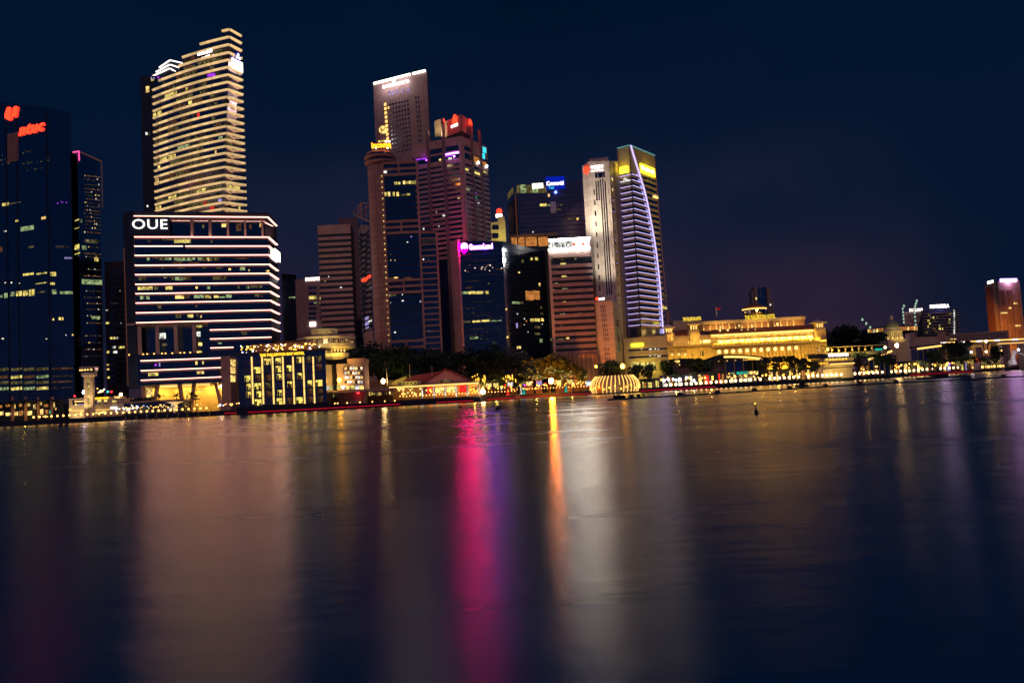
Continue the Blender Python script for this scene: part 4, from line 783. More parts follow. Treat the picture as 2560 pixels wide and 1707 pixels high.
b = MB()
for i in range(24):
    (c1, s1), (c2, s2) = ring[i], ring[(i+1) % 24]
    b.poly(fE, [(s_+1.75*c1, z_+1.75*s1), (s_+2.7*c1, z_+2.7*s1), (s_+2.7*c2, z_+2.7*s2), (s_+1.75*c2, z_+1.75*s2)], .2, .8)
b.fbox(fE, s_-.25, s_+.25, z_+.8, z_+1.8, .2, .8); b.fbox(fE, s_-.25, s_+.25, z_-1.8, z_-.8, .2, .8)
for a, bb, c, d in ((-1, 1, .6, .95), (-1, 1, -.95, -.6), (-1, -.65, -.9, .9), (.65, 1, -.9, .9)): b.fbox(fE, s_+a, s_+bb, z_+c, z_+d, .2, .8)
b.build('sign_emblem', 'sign_red', t)
text(t, f1, '中国银行', 1477, 411, 1509, 422, 'sign_soft', bold=.01, o=.2)
text(t, f1, 'BANK OF CHINA', 1477.5, 423.5, 1509.5, 427.5, 'sign_soft', bold=.02, o=.2)
for (x, y, d_l, tx, ty, pw, an) in ((1520, 744, 544, 1512, 520, 80000, 80), (1440, 588, 540, 1505, 500, 110000, 75), (1472, 640, 555, 1474, 520, 30000, 80)):
    lamp('SPOT', 'facade_lamp', W(x, y, d_l), W(tx, ty, 568), pw*1.1, C(255, 236, 200), 1, angle=an, blend=.9)
# ================= old cream block at its foot
t, (f1, f2), T = flat_tower('old_building', 'cream old block with rows of small triple windows, at the pale stone tower foot', 'building', [(1486, 552), (1536, 541), (1556, 555)], [755, 750, 789], 14, 'cream_stone', py=830)
T2 = f1.z(1510, 751)
for r, y in enumerate((1115, 1140, 1170, 1200, 1235, 1265, 1295, 1325, 1390, 1420, 1450, 1480)):
    for j in range(3):
        s_, z_ = f1.pix(*Z10(185+r*3.2+j*13, y)); MB().fbox(f1, s_, s_+.8, z_-1.4, z_+.8, -.1, .12).build('window', 'plum_wall', t)
for y in (1130, 1160, 1190, 1220):
    s_, z_ = f1.pix(*Z10(152, y)); MB().fbox(f1, s_-.3, s_+.4, z_-1.1, z_+.7, -.1, .12).build('window', 'plum_wall', t)
for k in range(4):
    z0_ = f2.z(*Z10(292, 1200+k*48)); MB().fbox(f2, f2.L*.3, f2.L*.62, z0_-6, z0_, -.1, .12).build('lit_window', 'lit_dim' if k % 2 else 'plum_wall', t)
MB().fbox(f1, .2, f1.L-.2, T2-1.6, T2-.8, -.1, .4).build('cornice', 'cream_stone', t)
s_, z_ = f1.pix(1493, 747); MB().ball(f1.pt(s_, z_, .4), 1.1, 8, 6).build('sign_emblem', 'sign_red', t)
s0, z0 = f1.pix(1498, 751); s1, z1 = f1.pix(1512, 743.5); MB().fbox(f1, s0, s1, z0, z1, .2, .6).build('sign_panel', 'sign_soft', t)
lamp('SPOT', 'facade_lamp', W(1500, 932, 528), W(1512, 800, 545), 900, C(255, 220, 140), 1, angle=75, blend=.9)
lamp('AREA', 'facade_lamp', W(1512, 955, 524), W(1514, 860, 543), 5200, C(255, 222, 140), 16, 3)
# ================= tower with the glowing curved edge
t, (f1, f2), T = flat_tower('skyscraper', 'tower with violet light bands, a long glowing curve and two yellow signs', 'tower', [(1558, 592), (1589, 586), (1649, 616)], [373, 363, 388], 30, 'glass', py=600)
zt = T[1]; d_ = []
crv = [(372, 62), (395, 125), (415, 190), (428, 230), (440, 270), (462, 340), (480, 410), (497, 490), (510, 560), (523, 630), (535, 700), (546, 775), (555, 850), (563, 925), (570, 1000), (575, 1075), (580, 1150), (590, 1290)]
cv = [f2.pix(*Z10(*p)) for p in crv]; cv = [(max(a, .05), z) for a, z in cv]
b = MB()
for (a, z0), (c, z1) in zip(cv, cv[1:]): b.beam(f2.pt(a, z0, .9), f2.pt(c, z1, .9), .9, .9)
b.build('curved_light', 'strip_violet', t)
def curve_s(z):
    for (a, z0), (c, z1) in zip(cv, cv[1:]):
        if z1 <= z <= z0: return a+(c-a)*(z0-z)/(z0-z1)
    return cv[-1][0]
pk = Z10(385, 1300); 
for k in range(27):
    z = f1.z(*Z10(345, 260))-k*4.315
    if z < 32: break
    MB().fbox(f1, .4, f1.L-.5, z-.3, z, -.1, .7).build('light_band', 'strip_violet', t)
    MB().fbox(f1, .2, f1.L-.3, z-1.9, z-.42, -.1, .5).build('spandrel', 'grey_panel', t)
    sc = curve_s(z); MB().fbox(f2, .5, max(sc-.4, .6), z, z+.3, -.1, .6).build('light_band', 'strip_violet', t)
    MB().fbox(f2, .3, max(sc-.4, .6), z-1.6, z-.12, -.1, .4).build('spandrel', 'grey_panel', t)
    MB().fbox(f2, sc+.3, f2.L, z-1.6, z-.1, -.1, .5).build('spandrel', 'olive_stone', t)
za = f1.z(*Z10(345, 245)); MB().fbox(f1, 0, f1.L, za, zt-.3, -.2, .4).build('crown_wall', 'olive_stone', t); MB().fbox(f2, .05, f2.L, f2.z(*Z10(500, 275)), zt-.3, -.2, .35).build('crown_wall', 'olive_stone', t)
MB().fbox(f1, -.2, .6, GZ, T[0], -.2, .6).build('corner_pier', 'grey_panel', t); MB().fbox(f1, f1.L-.35, f1.L, GZ, zt, -.2, .9).build('corner_pier', 'dark_metal', t)
MB().fbox(f1, 0, f1.L, zt-.4, zt+.3, -.2, .9).build('roof_light', 'strip_teal', t); MB().fbox(f2, .1, f2.L, zt-.4, zt+.3, -.2, .9).build('roof_light', 'strip_teal', t)
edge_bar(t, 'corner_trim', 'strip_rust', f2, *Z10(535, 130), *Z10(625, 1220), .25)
for F, x0, y0, x1, y1 in ((f1, 1551, 431, 1571, 420), (f2, 1600, 432, 1634, 422)):
    s0, z0 = F.pix(x0, y0); s1, z1 = F.pix(x1, y1); z0, z1 = min(z0, z1), max(z0, z1); zm = (z0+z1)/2; hh = 2.4 if F is f1 else 3.4
    MB().fbox(F, s0, s1, zm-hh, zm+hh, .4, 1).build('sign_board', 'sign_yellow', t)
    if F is f2: text_world(t, F, 'Maybank', s0+.8, s1-.8, zm-1.7, zm+1.8, 'sign_soft', bold=.03, o=1.05)
    lamp('POINT', 'sign_fill', F.pt((s0+s1)/2, zm, 6), None, 1500, C(255, 215, 40), .4)
s_, z_ = f1.pix(*Z10(355, 290)); e = MB(); e.ball(f1.pt(s_, z_, 1.5), 1.6, 8, 6); e.fbox(f1, s_-5, s_+4, z_-1.2, z_-.4, .8, 1.4); e.build('terrace_light', 'lit_white', t)
zl(f2, [(530, 385, 560, 402, 'lit_warm'), (580, 1035, 615, 1048, 'lit_dim'), (590, 1112, 618, 1128, 'lit_yellow'), (480, 1190, 492, 1200, 'lit_green')], Z10, t, o=.55); zl(f1, [(365, 480, 380, 495, 'lit_faint'), (395, 1040, 420, 1050, 'lit_dim')], Z10, t, o=.55)
# its podium
t, (f1,), T = flat_tower('podium_building', 'low olive podium building with a yellow sign, below the violet banded tower', 'building', [(1560, 552), (1668, 552)], [846, 838], 20, 'olive_stone', py=870)
s0, z0 = f1.pix(1578, 867); s1, z1 = f1.pix(1608, 858); MB().fbox(f1, s0, s1, z0, z1, .3, .9).build('sign_board', 'sign_yellow', t)
for y in (872, 890):
    MB().fbox(f1, 3, f1.L, f1.z(1610, y+4), f1.z(1610, y), -.1, .15).build('window_band', 'glass', t)
for x, y in ((1604, 873), (1624, 873), (1628, 873), (1638, 872), (1646, 873), (1625, 889), (1637, 888), (1645, 890), (1650, 889)):
    lit(t, f1, [(x-1.5, y-1.5, x+1.5, y+1.5, 'lit_white')], o=.3)
for a, b in ((1579, 1592), (1593.5, 1612), (1614, 1626), (1628, 1638)): lit(t, f1, [(a, 905, b, 925, 'lit_yellow')], name='shop_window')
lamp('AREA', 'podium_lamp', f1.pt(14, 15, 8), f1.pt(16, 19, 0), 2600, C(255, 215, 80), 12, 2)
# ================= grand floodlit hotel with colonnades
Z11 = lambda x, y: (1640+x/5.113, 690+y/5.113)
DF = 600
fm = Face(1783, DF, 2055, DF, 860); fw = Face(1664, DF+4, 1783, DF+4, 870)
t = thing('grand_hotel', 'long golden floodlit hotel with colonnades, corner pavilions and yellow roof lettering', 'hotel', (fm.A.x, fm.A.y, GZ))
zz = lambda y, x=1900: fm.z(x, y)
z_led, z_cor, z_str, z_top, z_roof, z_par = zz(862), zz(853), zz(843), zz(829), zz(816), zz(793)
def boxes(F, s0, s1, z0, z1, o0, o1, name, mat): return MB().fbox(F, s0, s1, z0, z1, o0, o1).build(name, mat, t)
boxes(fm, -2, fm.L, GZ, z_led, -40, 0, 'wall', 'gold_stone')
boxes(fw, -1, fw.L, GZ, fw.z(1720, 866), -36, 0, 'wall', 'gold_stone')
for dz, ht, o in ((0, 1.2, 1.6), (-2.0, .7, .9)):
    boxes(fm, -1, fm.L+3, z_led+dz, z_led+dz+ht, -1, o, 'cornice', 'gold_stone'); boxes(fw, -1.5, fw.L-1.2, fw.z(1720, 866)+dz, fw.z(1720, 866)+dz+ht, -1, o, 'cornice', 'gold_stone')
n = 30
for k in range(n):                                      # pilasters of the lower wall, lit between
    s_ = 2+k*(fm.L-4)/(n-1); boxes(fm, s_-.55, s_+.55, GZ+3, z_led-2, -.1, 1.2, 'pilaster', 'gold_stone')
for k in range(12):
    x = 1797.5+k*17.4; s_, z_ = fm.pix(x, 879.5-k*.9); MB().ball(fm.pt(s_, z_, .9), 1.25, 10, 6).build('round_lamp', 'strip_hotel', t)
for k in range(8):
    s_ = 2+k*4.6; boxes(fw, s_-.5, s_+.5, GZ+3, fw.z(1720, 868)-2, -.1, .7, 'pilaster', 'gold_stone')
for x in (1680, 1697, 1713): 
    s_, z_ = fw.pix(x, 886); MB().ball(fw.pt(s_, z_, .6), .9, 8, 6).build('wall_lamp', 'strip_gold', t)
for x in (1733, 1750, 1757): 
    s_, z_ = fw.pix(x, 884); boxes(fw, s_-.5, s_+.5, z_-2, z_+2, -.1, .15, 'window', 'dark_wall')
# set-back storeys
boxes(fm, 0, fm.L-4, z_led, z_cor, -30, -3.0, 'upper_wall', 'bronze')
for k in range(26): boxes(fm, 2+k*3.05, 3.4+k*3.05, z_led+.9, z_cor-.7, -3, -2.6, 'window', 'dark_wall')
boxes(fm, 0, fm.L-4, z_cor, z_str, -30, -4.2, 'gallery_wall', 'gold_stone')
nb = 14
for k in range(nb):
    a = 4.5+k*(fm.L-9)/nb; boxes(fm, a+.5, a+(fm.L-9)/nb-.5, z_cor+.5, z_str-.6, -4.3, -3.9, 'gallery_light', 'strip_hotel')
    boxes(fm, a-.4, a+.4, z_cor, z_str, -4.2, -3.4, 'gallery_pier', 'gold_stone')
boxes(fm, -1, fm.L-3, z_cor-.3, z_cor+.4, -5, -2.4, 'cornice', 'gold_stone')
boxes(fm, 0, fm.L-4, z_str, z_top, -30, -5, 'attic_wall', 'gold_stone')
for k in range(28): 
    s_ = 5+k*2.75; boxes(fm, s_-.35, s_+.35, (z_str+z_top)/2-.6, (z_str+z_top)/2+.7, -5.1, -4.8, 'attic_lamp', 'lit_warm')
boxes(fm, -1, fm.L-3, z_top-.6, z_top+.2, -6, -4.0, 'cornice', 'gold_stone')
boxes(fm, 0, fm.L-4, z_top-1.2, z_top-.65, -4.9, -4.3, 'cornice_light', 'strip_hotel')
rp0, rp1 = fm.pt(-1, 0, -5), fm.pt(fm.L-3, 0, -5); rq0, rq1 = fm.pt(3, 0, -11), fm.pt(fm.L-7, 0, -11)
MB().hexa([(rp0.x, rp0.y, z_top+.2), (rp1.x, rp1.y, z_top+.2), (rq1.x, rq1.y+20, z_top+.2), (rq0.x, rq0.y+20, z_top+.2), (rq0.x, rq0.y, z_roof), (rq1.x, rq1.y, z_roof), (rq1.x, rq1.y+14, z_roof), (rq0.x, rq0.y+14, z_roof)]).build('roof', 'roof_tile', t)
for x in (1807, 1827, 1862, 1878, 1897, 1928, 1993, 2011): 
    s_, z_ = fm.pix(x, 824); boxes(fm, s_-.5, s_+.5, z_-1, z_+1, -10, -8, 'dormer_light', 'lit_warm')
sA = fm.pix(1755, 805)[0]; sB = fm.pix(2028, 800)[0]
boxes(fm, sA, sB, z_roof-1, z_par, -32, -13, 'penthouse_wall', 'bronze')
for k in range(15):
    s_ = fm.pix(1768+k*16.3+(k > 7)*2, 805)[0]
    boxes(fm, s_-.5, s_+.5, z_roof, z_par-2.6, -13, -12.2, 'column', 'gold_stone'); 
    MB().fbox(fm, s_-.4, s_+.4, z_roof+.3, z_roof+1.4, -12.1, -11.7).build('column_light', 'strip_gold', t)
for k in (2, 5, 7, 11): 
    s_ = fm.pix(1776+k*16.3, 805)[0]; boxes(fm, s_, s_+1.6, z_roof+.5, z_roof+3, -13.1, -12.9, 'lit_window', 'lit_warm')
boxes(fm, sA-.5, sB+.5, z_par-2.4, z_par, -32, -12.4, 'parapet', 'olive_stone')
a_ = face2(fm.pt(fm.pix(1696, 800)[0], 0, -20)[:2], fm.pt(fm.pix(1762, 800)[0], 0, -20)[:2])
MB().fbox(a_, 0, a_.L, z_roof-3, a_.z(1730, 800), -15, 0).build('penthouse_wall', 'olive_stone', t)
f_s = face2(fm.pt(0, 0, -12.2)[:2], fm.pt(fm.L, 0, -12.2)[:2])
text(t, f_s, 'THE FULLERTON HOTEL', 1862, 785, 1938, 795, 'sign_letters', bold=.0, o=.3)
text(t, a_, 'THE FULLERTON HOTEL', 1707, 791.5, 1753, 800, 'sign_letters', bold=.01, o=.3)
# corner pavilions
for (x0, x1, yt, ye, dd, nm) in ((1660, 1690, 812, 826, -2, 0), (1722, 1754, 804, 819, -2, 1), (2038, 2069, 800, 814, -1, 2)):
    F = fw if x1 < 1780 else fm; s0, s1 = F.pix(x0, 830)[0], F.pix(x1, 830)[0]; zt_, ze = F.z((x0+x1)/2, yt), F.z((x0+x1)/2, ye)
    boxes(F, s0+.8, s1-.8, GZ, ze-1.5, -12, dd, 'pavilion_wall', 'gold_stone'); boxes(F, s0+1.6, s1-1.6, ze-1.6, zt_-2.2, -11, dd-.8, 'pavilion_lantern', 'gold_stone')
    for k in range(3): boxes(F, s0+2.1+k*(s1-s0-4.6)/2.6, s0+3.0+k*(s1-s0-4.6)/2.6, ze-1, zt_-2.6, dd-.9, dd-.6, 'lantern_light', 'strip_gold')
    q = [F.pt(s0-.3, zt_-2.2, dd+.6), F.pt(s1+.3, zt_-2.2, dd+.6), F.pt(s1+.3, zt_-2.2, -13), F.pt(s0-.3, zt_-2.2, -13)]; c = sum(q, Vector())/4+Vector((0, 0, 3.2))
    MB().add(q+[v+Vector((0, 0, .7)) for v in q]+[c], [(3, 2, 1, 0), (0, 1, 5, 4), (1, 2, 6, 5), (2, 3, 7, 6), (3, 0, 4, 7), (4, 5, 8), (5, 6, 8), (6, 7, 8), (7, 4, 8)]).build('pavilion_roof', 'gold_stone', t)
    for k in range(4): boxes(F, s0+1.4+k*(s1-s0-3.6)/3, s0+2.1+k*(s1-s0-3.6)/3, F.z(x0, 866), ze-3, dd, dd+.6, 'pavilion_column', 'gold_stone')
    p = F.pt((s0+s1)/2, F.z((x0+x1)/2, 864), 3.5); lamp('SPOT', 'pavilion_lamp', p, F.pt((s0+s1)/2, zt_, dd), 9000, GOLD, .6, angle=80)
MB().prism([tuple(fw.pt(fw.pix(1686, 830)[0], 0, -6)[:2]), tuple(fw.pt(fw.pix(1725, 830)[0], 0, -6)[:2]), tuple(fw.pt(fw.pix(1725, 830)[0], 0, -16)[:2]), tuple(fw.pt(fw.pix(1686, 830)[0], 0, -16)[:2])], fw.z(1705, 838), [fw.z(1705, 836), fw.z(1705, 834), fw.z(1705, 820), fw.z(1705, 822)]).build('roof', 'roof_tile', t)
boxes(fw, fw.pix(1684, 850)[0], fw.pix(1783, 850)[0], fw.z(1720, 866), fw.z(1720, 838), -20, -5.8, 'upper_wall', 'gold_stone')
boxes(fw, fw.pix(1762, 850)[0], fw.pix(1783, 850)[0], fw.z(1770, 855), fw.z(1770, 849), -5.7, -5.2, 'gallery_light', 'strip_hotel')
for k in range(6): 
    s_ = fw.pix(1727+k*5.7, 852)[0]; boxes(fw, s_-.3, s_+.3, fw.z(1740, 857), fw.z(1740, 850), -5.7, -5.2, 'gallery_light', 'strip_hotel')
for k in range(4):
    p = fm.pt(fm.L*(k+.5)/4, 4.5, 7); lamp('AREA', 'facade_lamp', p, fm.pt(fm.L*(k+.5)/4, 24, -1), 12500, C(255, 192, 44), 18, 1.5)
for k in range(4):
    p = fm.pt(fm.L*(k+.5)/4, z_led+1.4, .2); lamp('AREA', 'ledge_lamp', p, fm.pt(fm.L*(k+.5)/4, z_top, -4.5), 3000, C(255, 195, 48), 17, .8)
for k in range(3):
    p = fm.pt(fm.L*(k+.5)/3-4, z_roof+.6, -8.6); lamp('AREA', 'penthouse_lamp', p, fm.pt(fm.L*(k+.5)/3-4, z_par, -12.6), 1600, C(255, 185, 90), 20, .8)
lamp('AREA', 'wing_lamp', fw.pt(20, fw.z(1720, 862), 1), fw.pt(20, fw.z(1720, 845), -6), 2600, C(255, 190, 70), 26, 1)
for k in range(2):
    p = fw.pt(9+k*18, 4.5, 8); lamp('AREA', 'facade_lamp', p, fw.pt(9+k*18, 24, -1), 12500, C(255, 192, 44), 16, 1.5)
# round roof restaurant
c = W(1887, 790, DF+24); zt_, zb_ = W(1887, 768, DF+24).z, W(1887, 800, DF+24).z
MB().lathe((c.x, c.y, 0), [(7.6, zb_-6), (7.6, zt_-5)], 32).build('roof_lounge', 'bronze', t); MB().lathe((c.x, c.y, 0), [(9.3, zt_-1.2), (9.3, zt_-.2), (4, zt_+2.2)], 32).build('lounge_roof', 'roof_tile', t)
MB().lathe((c.x, c.y, 0), [(9.1, zt_-2.1), (9.5, zt_-1.2)], 32).build('lounge_light', 'strip_rose' if False else 'strip_gold', t)
MB().lathe((c.x, c.y, 0), [(8.6, zt_-5), (8.9, zt_-2.2)], 32).build('lounge_glazing', 'glass_plum', t)
for x in (1863, 1893, 1899): 
    q = W(x, 781, DF+15.5); MB().ball(q, .6, 8, 5).build('lounge_lamp', 'lit_warm', t)
lamp('POINT', 'lounge_lamp', (c.x, c.y-15, zt_-4), None, 1500, C(255, 175, 60), .3)
b = MB(); p = W(1792, 793, DF+16); b.tube(p, p+Vector((0, 0, 8)), .25); b.build('flagpole', 'white_paint', t)
MB().box(p.x+.25, p.x+3.2, p.y-.1, p.y+.1, p.z+5.6, p.z+7.4).build('flag', 'flag_red', t)
# ================= stepped tower behind
t, (f1,), T = flat_tower('office_tower', 'stepped blue glass tower with pale piers, behind the golden hotel', 'tower', [(1892, 900), (1916, 900)], [719, 717], 18, 'glass_blue', py=760)
for a, b, y in ((1884, 1892, 717), (1916, 1922, 716), (1879, 1883.5, 726), (1923, 1927, 724), (1927.5, 1934, 751)):
    s0, z0 = f1.pix(a, y); s1, z1 = f1.pix(b, y); MB().fbox(f1, s0, s1, GZ, z0, -12, .8 if y < 720 else -1).build('pier', 'orange_clad' if False else 'concrete', t)
s0, z0 = f1.pix(1884, 730); s1, _ = f1.pix(1934, 730); MB().fbox(f1, s0+.4, s1-.4, GZ, f1.z(1905, 755), -12, -2).build('wall', 'glass_blue', t)
edge_bar(t, 'mast', 'concrete', f1, 1901, 745, 1901, 709, .35, .5); lit(t, f1, [(1888, 744, 1891, 749, 'lit_warm')], o=1.2); s_, z_ = f1.pix(1925, 762); MB().ball(f1.pt(s_, z_, 0), 1.3, 8, 6).build('wall_lamp', 'lit_white', t)
t, (f1,), T = flat_tower('office_tower', 'narrow pale block edge seen just right of the violet banded tower', 'tower', [(1668, 700), (1677, 700)], [777, 776], 12, 'grey_panel', py=800)
# ================= old court house dome and the disc building behind
Z12 = lambda x, y: (2060+x/4.704, 660+y/4.704)
DD = 820
c = W(2240.5, 830, DD); z_ = lambda y: W(2240, y, DD).z
t = thing('domed_court', 'green domed court house with a pale colonnade and lantern', 'building', (c.x, c.y, GZ))
MB().box(c.x-9.5, c.x+9.5, c.y, c.y+19, GZ, z_(848)).build('wall', 'cream_stone', t)
MB().lathe((c.x, c.y+8, 0), [(7.6, z_(848)), (7.6, z_(830))], 28).build('drum_wall', 'cream_stone', t)
for k in range(14):
    a = math.pi+math.pi*k/13; MB().tube((c.x+8.6*math.cos(a), c.y+8+8.6*math.sin(a), z_(847)), (c.x+8.6*math.cos(a), c.y+8+8.6*math.sin(a), z_(829.5)), .45, n=8).build('column', 'cream_stone', t)
MB().lathe((c.x, c.y+8, 0), [(9.2, z_(829.4)), (9.2, z_(825)), (7.6, z_(823)), (7.6, z_(818))], 28).build('entablature', 'cream_stone', t)
MB().lathe((c.x, c.y+8, 0), [(7.3*math.cos(a), z_(818)+(z_(799)-z_(818))*math.sin(a)) for a in [i*math.pi/16 for i in range(8)]], 28).build('dome', 'copper_green', t, smooth=True)
MB().lathe((c.x, c.y+8, 0), [(1.7, z_(800)), (1.7, z_(791)), (.3, z_(785))], 12).build('lantern', 'cream_stone', t)
for k in range(5):
    a = math.pi*1.15+math.pi*.7*k/4; MB().ball((c.x+8.4*math.cos(a), c.y+8+8.4*math.sin(a)-1.2, z_(845)), .75, 8, 5).build('colonnade_lamp', 'strip_gold', t)
lamp('SPOT', 'dome_lamp', (c.x-8, c.y-16, z_(850)), (c.x, c.y+6, z_(818)), 7000, C(255, 225, 130), .6, angle=70); lamp('SPOT', 'dome_lamp', (c.x+9, c.y-14, z_(850)), (c.x, c.y+6, z_(835)), 6000, C(255, 210, 110), .6, angle=60)
c2 = W(2252, 820, 880); zd_ = lambda y: W(2252, y, 880).z
t = thing('disc_building', 'dark saucer shaped roof storey ringed with gold lit windows, behind the green dome', 'building', (c2.x, c2.y, GZ))
R2 = m(66, 880)
MB().lathe((c2.x, c2.y+R2, 0), [(R2*.55, zd_(833)), (R2*.93, zd_(829)), (R2, zd_(821)), (R2*.93, zd_(814)), (R2*.4, zd_(811))], 48).build('disc_shell', 'dark_metal', t, smooth=True)
MB().lathe((c2.x, c2.y+R2, 0), [(R2*.25, GZ), (R2*.25, zd_(833))], 20).build('disc_stem', 'dark_wall', t)
for k in range(26):
    a = math.pi*1.1+math.pi*.76*k/25
    p = Vector((c2.x+R2*.985*math.cos(a), c2.y+R2+R2*.985*math.sin(a), 0)); q = Vector((c2.x+R2*.985*math.cos(a+.06), c2.y+R2+R2*.985*math.sin(a+.06), 0))
    MB().fbox(face2(p[:2], q[:2]), 0, (q-p).length, zd_(826), zd_(817), -.2, .8).build('window', 'lit_orange' if k % 4 else 'lit_warm', t)
# tower cranes dressed with lights
def crane(label, base, top, tip, n1, n2, dist):
    p, q, r = W(*base, dist), W(*top, dist), W(*tip, dist); t = thing('tower_crane', label, 'crane', (p.x, p.y, GZ))
    b = MB(); b.beam((q.x, q.y, GZ), (q.x, q.y, q.z), .9, .9); b.build('mast', 'dark_metal', t); b = MB(); b.beam(q, r, .8, .8); b.build('jib', 'dark_metal', t)
    for k in range(n1): MB().ball((q.x, q.y-.8, p.z+(q.z-p.z)*k/max(n1-1, 1)), 1.0, 6, 5, 1.5).build('crane_light', 'lamp_crane', t)
    for k in range(n2): MB().ball(q.lerp(r, (k+1)/n2)+Vector((0, -.9, 0)), 1.15, 6, 5, 1.4).build('crane_light', 'lamp_crane', t)
crane('tower crane with a long jib of teal lights, left of the green dome', (2197, 842), (2194, 838), (2155, 799), 1, 4, 860)
crane('upright tower crane strung with teal lights beside the green dome', (2257, 806), (2256, 772), (2259, 765), 5, 1, 930)
crane('tower crane with a raised jib in front of the pale hotel with roof letters', (2284, 812), (2285, 772), (2291, 752), 5, 3, 930)
# hotel with two roof signs
t, (f1,), T = flat_tower('hotel', 'pale hotel wing with square windows under the left of two white roof names', 'hotel', [(2258, 1000), (2307, 1000)], [780, 777], 20, 'white_stone', py=800)
for r in range(5):
    for k in range(8):
        s_, z_w = f1.pix(2263+k*5.4, 788+r*6.6-k*.25); MB().fbox(f1, s_, s_+1.5, z_w-1.7, z_w+.4, -.1, .15).build('window', 'plum_wall' if (r*5+k*3) % 7 else 'lit_dim', t)
text(t, f1, 'EXCELSIOR', 2273, 770, 2307, 777.5, 'sign_soft', bold=.02, o=.5)
t, (f1,), T = flat_tower('hotel', 'dark hotel with rows of pale balconies under the right of two white roof names', 'hotel', [(2304, 980), (2397, 980)], [776, 771], 24, 'dark_wall', py=800)
for k in range(9):
    z = f1.z(2350, 782+k*7.2); 
    MB().fbox(f1, f1.L*.0, f1.L, z-.55, z+.1, -.1, 1.6).build('balcony', 'concrete', t)
    for j in range(3): 
        rd = random.Random(k*7+j); x = rd.uniform(2312, 2375); lit(t, f1, [(x, 783.5+k*7.2-(x-2350)*.05, x+rd.uniform(2, 6), 788+k*7.2-(x-2350)*.05, rd.choice(('lit_dim', 'lit_brown', 'lit_yellow')))], o=.3)
for k in range(9):
    s_, z = f1.pix(2384, 777+k*7.0); MB().ball(f1.pt(s_, z, 1.4), 1.0, 6, 5, 1.6).build('stair_light', 'lit_white', t)
text(t, f1, 'PENINSULA', 2325, 760, 2372, 768.5, 'logo_white', bold=.02, o=.5)
lamp('POINT', 'sign_fill', f1.pt(*f1.pix(2348, 764), 3), None, 6000, C(215, 160, 255), .5); lamp('SPOT', 'facade_lamp', f1.pt(f1.L*.4, 4, 50), f1.pt(f1.L*.45, 45, 0), 60000, C(255, 215, 180), 1, angle=80)
# brown ribbed tower at the far right
t, (f1, f2), T = flat_tower('hotel_tower', 'orange lit ribbed tower with bright white roof signs at the right edge', 'tower', [(2468, 1010), (2502, 980), (2556, 990)], [712, 703, 699], 30, 'orange_clad', py=780)
for k in range(11): MB().fbox(f1, 1+k*1.5, 1.6+k*1.5, GZ, T[0]-4, -.1, .35).build('rib', 'red_rib', t)
for k in range(25): MB().fbox(f1, f1.L-5.5, f1.L-2.5, 24+k*3.4, 25.6+k*3.4, -.1, .25).build('window', 'red_rib', t)
for a, b in ((.05, .27), (.33, .6), (.65, .93)):
    s0, s1 = f2.L*a, f2.L*b; MB().fbox(f2, s0, s1, GZ, T[1]-11, -.1, .2).build('rib_panel', 'red_rib', t)
    for k in range(6): MB().fbox(f2, s0+.3+k*(s1-s0-.6)/6, s0+.5+k*(s1-s0-.6)/6, GZ, T[1]-11.2, .2, .6).build('rib', 'orange_clad', t)
for x, y, w_ in ((2502, 780, 15), (2521, 768, 6), (2535, 756, 7), (2538, 812, 12)): lit(t, f2, [(x, y, x+w_, y+4, 'lit_warm')], o=.8)
s0, z0 = f1.pix(2468, 707); s1, z1 = f1.pix(2481, 700); MB().fbox(f1, s0, s1, T[0]+.2, T[0]+3.6, -1, -.2).build('sign_panel', 'sign_white', t)
s0, z0 = f2.pix(2500, 703); s1, z1 = f2.pix(2540, 695); MB().fbox(f2, s0, s1, T[1]-.4, T[1]+3, .3, 1).build('sign_panel', 'sign_violet', t)
lamp('SPOT', 'facade_lamp', W(2505, 900, 900), W(2525, 800, 985), 2600000, C(255, 185, 105), 1, angle=50); lamp('SPOT', 'facade_lamp', W(2490, 900, 940), W(2500, 850, 985), 260000, C(255, 160, 60), 1, angle=60)
lamp('POINT', 'sign_fill', f2.pt(f2.L*.45, T[1], 4), None, 8000, C(220, 170, 255), .5)
# long low museum block and wings
t, (f1,), T = flat_tower('museum', 'long low brown block with a row of tall window bays, above the lit bridge', 'building', [(2372, 900), (2522, 900)], [835, 826], 30, 'concrete', py=840)
for k in range(16):
    s_ = 3+k*(f1.L-5)/16; MB().fbox(f1, s_, s_+2.6, GZ, T[0]-2.5, -.1, .15).build('window_bay', 'plum_wall', t)
MB().fbox(f1, -.3, f1.L+.3, T[0]-2, T[0]-1, -.1, .6).build('cornice', 'concrete', t)
for x in (2376, 2380, 2385, 2388): lit(t, f1, [(x, 846, x+2, 849, 'lit_warm')], o=.3)
t, (f1,), T = flat_tower('civic_building', 'dark brown civic block with one taller bay, between the green dome and the long museum', 'building', [(2285, 890), (2372, 890)], [843, 840], 30, 'brown_clad', py=850)
s0, z0 = f1.pix(2345, 850); s1, z1 = f1.pix(2364, 829); MB().fbox(f1, s0, s1, GZ, z1, -12, .5).build('tall_bay', 'brown_tile', t)
s0, z0 = f1.pix(2308, 850); s1, z1 = f1.pix(2345, 833); MB().fbox(f1, s0, s1, GZ, z1, -12, -2).build('dark_roof', 'dark_wall', t)
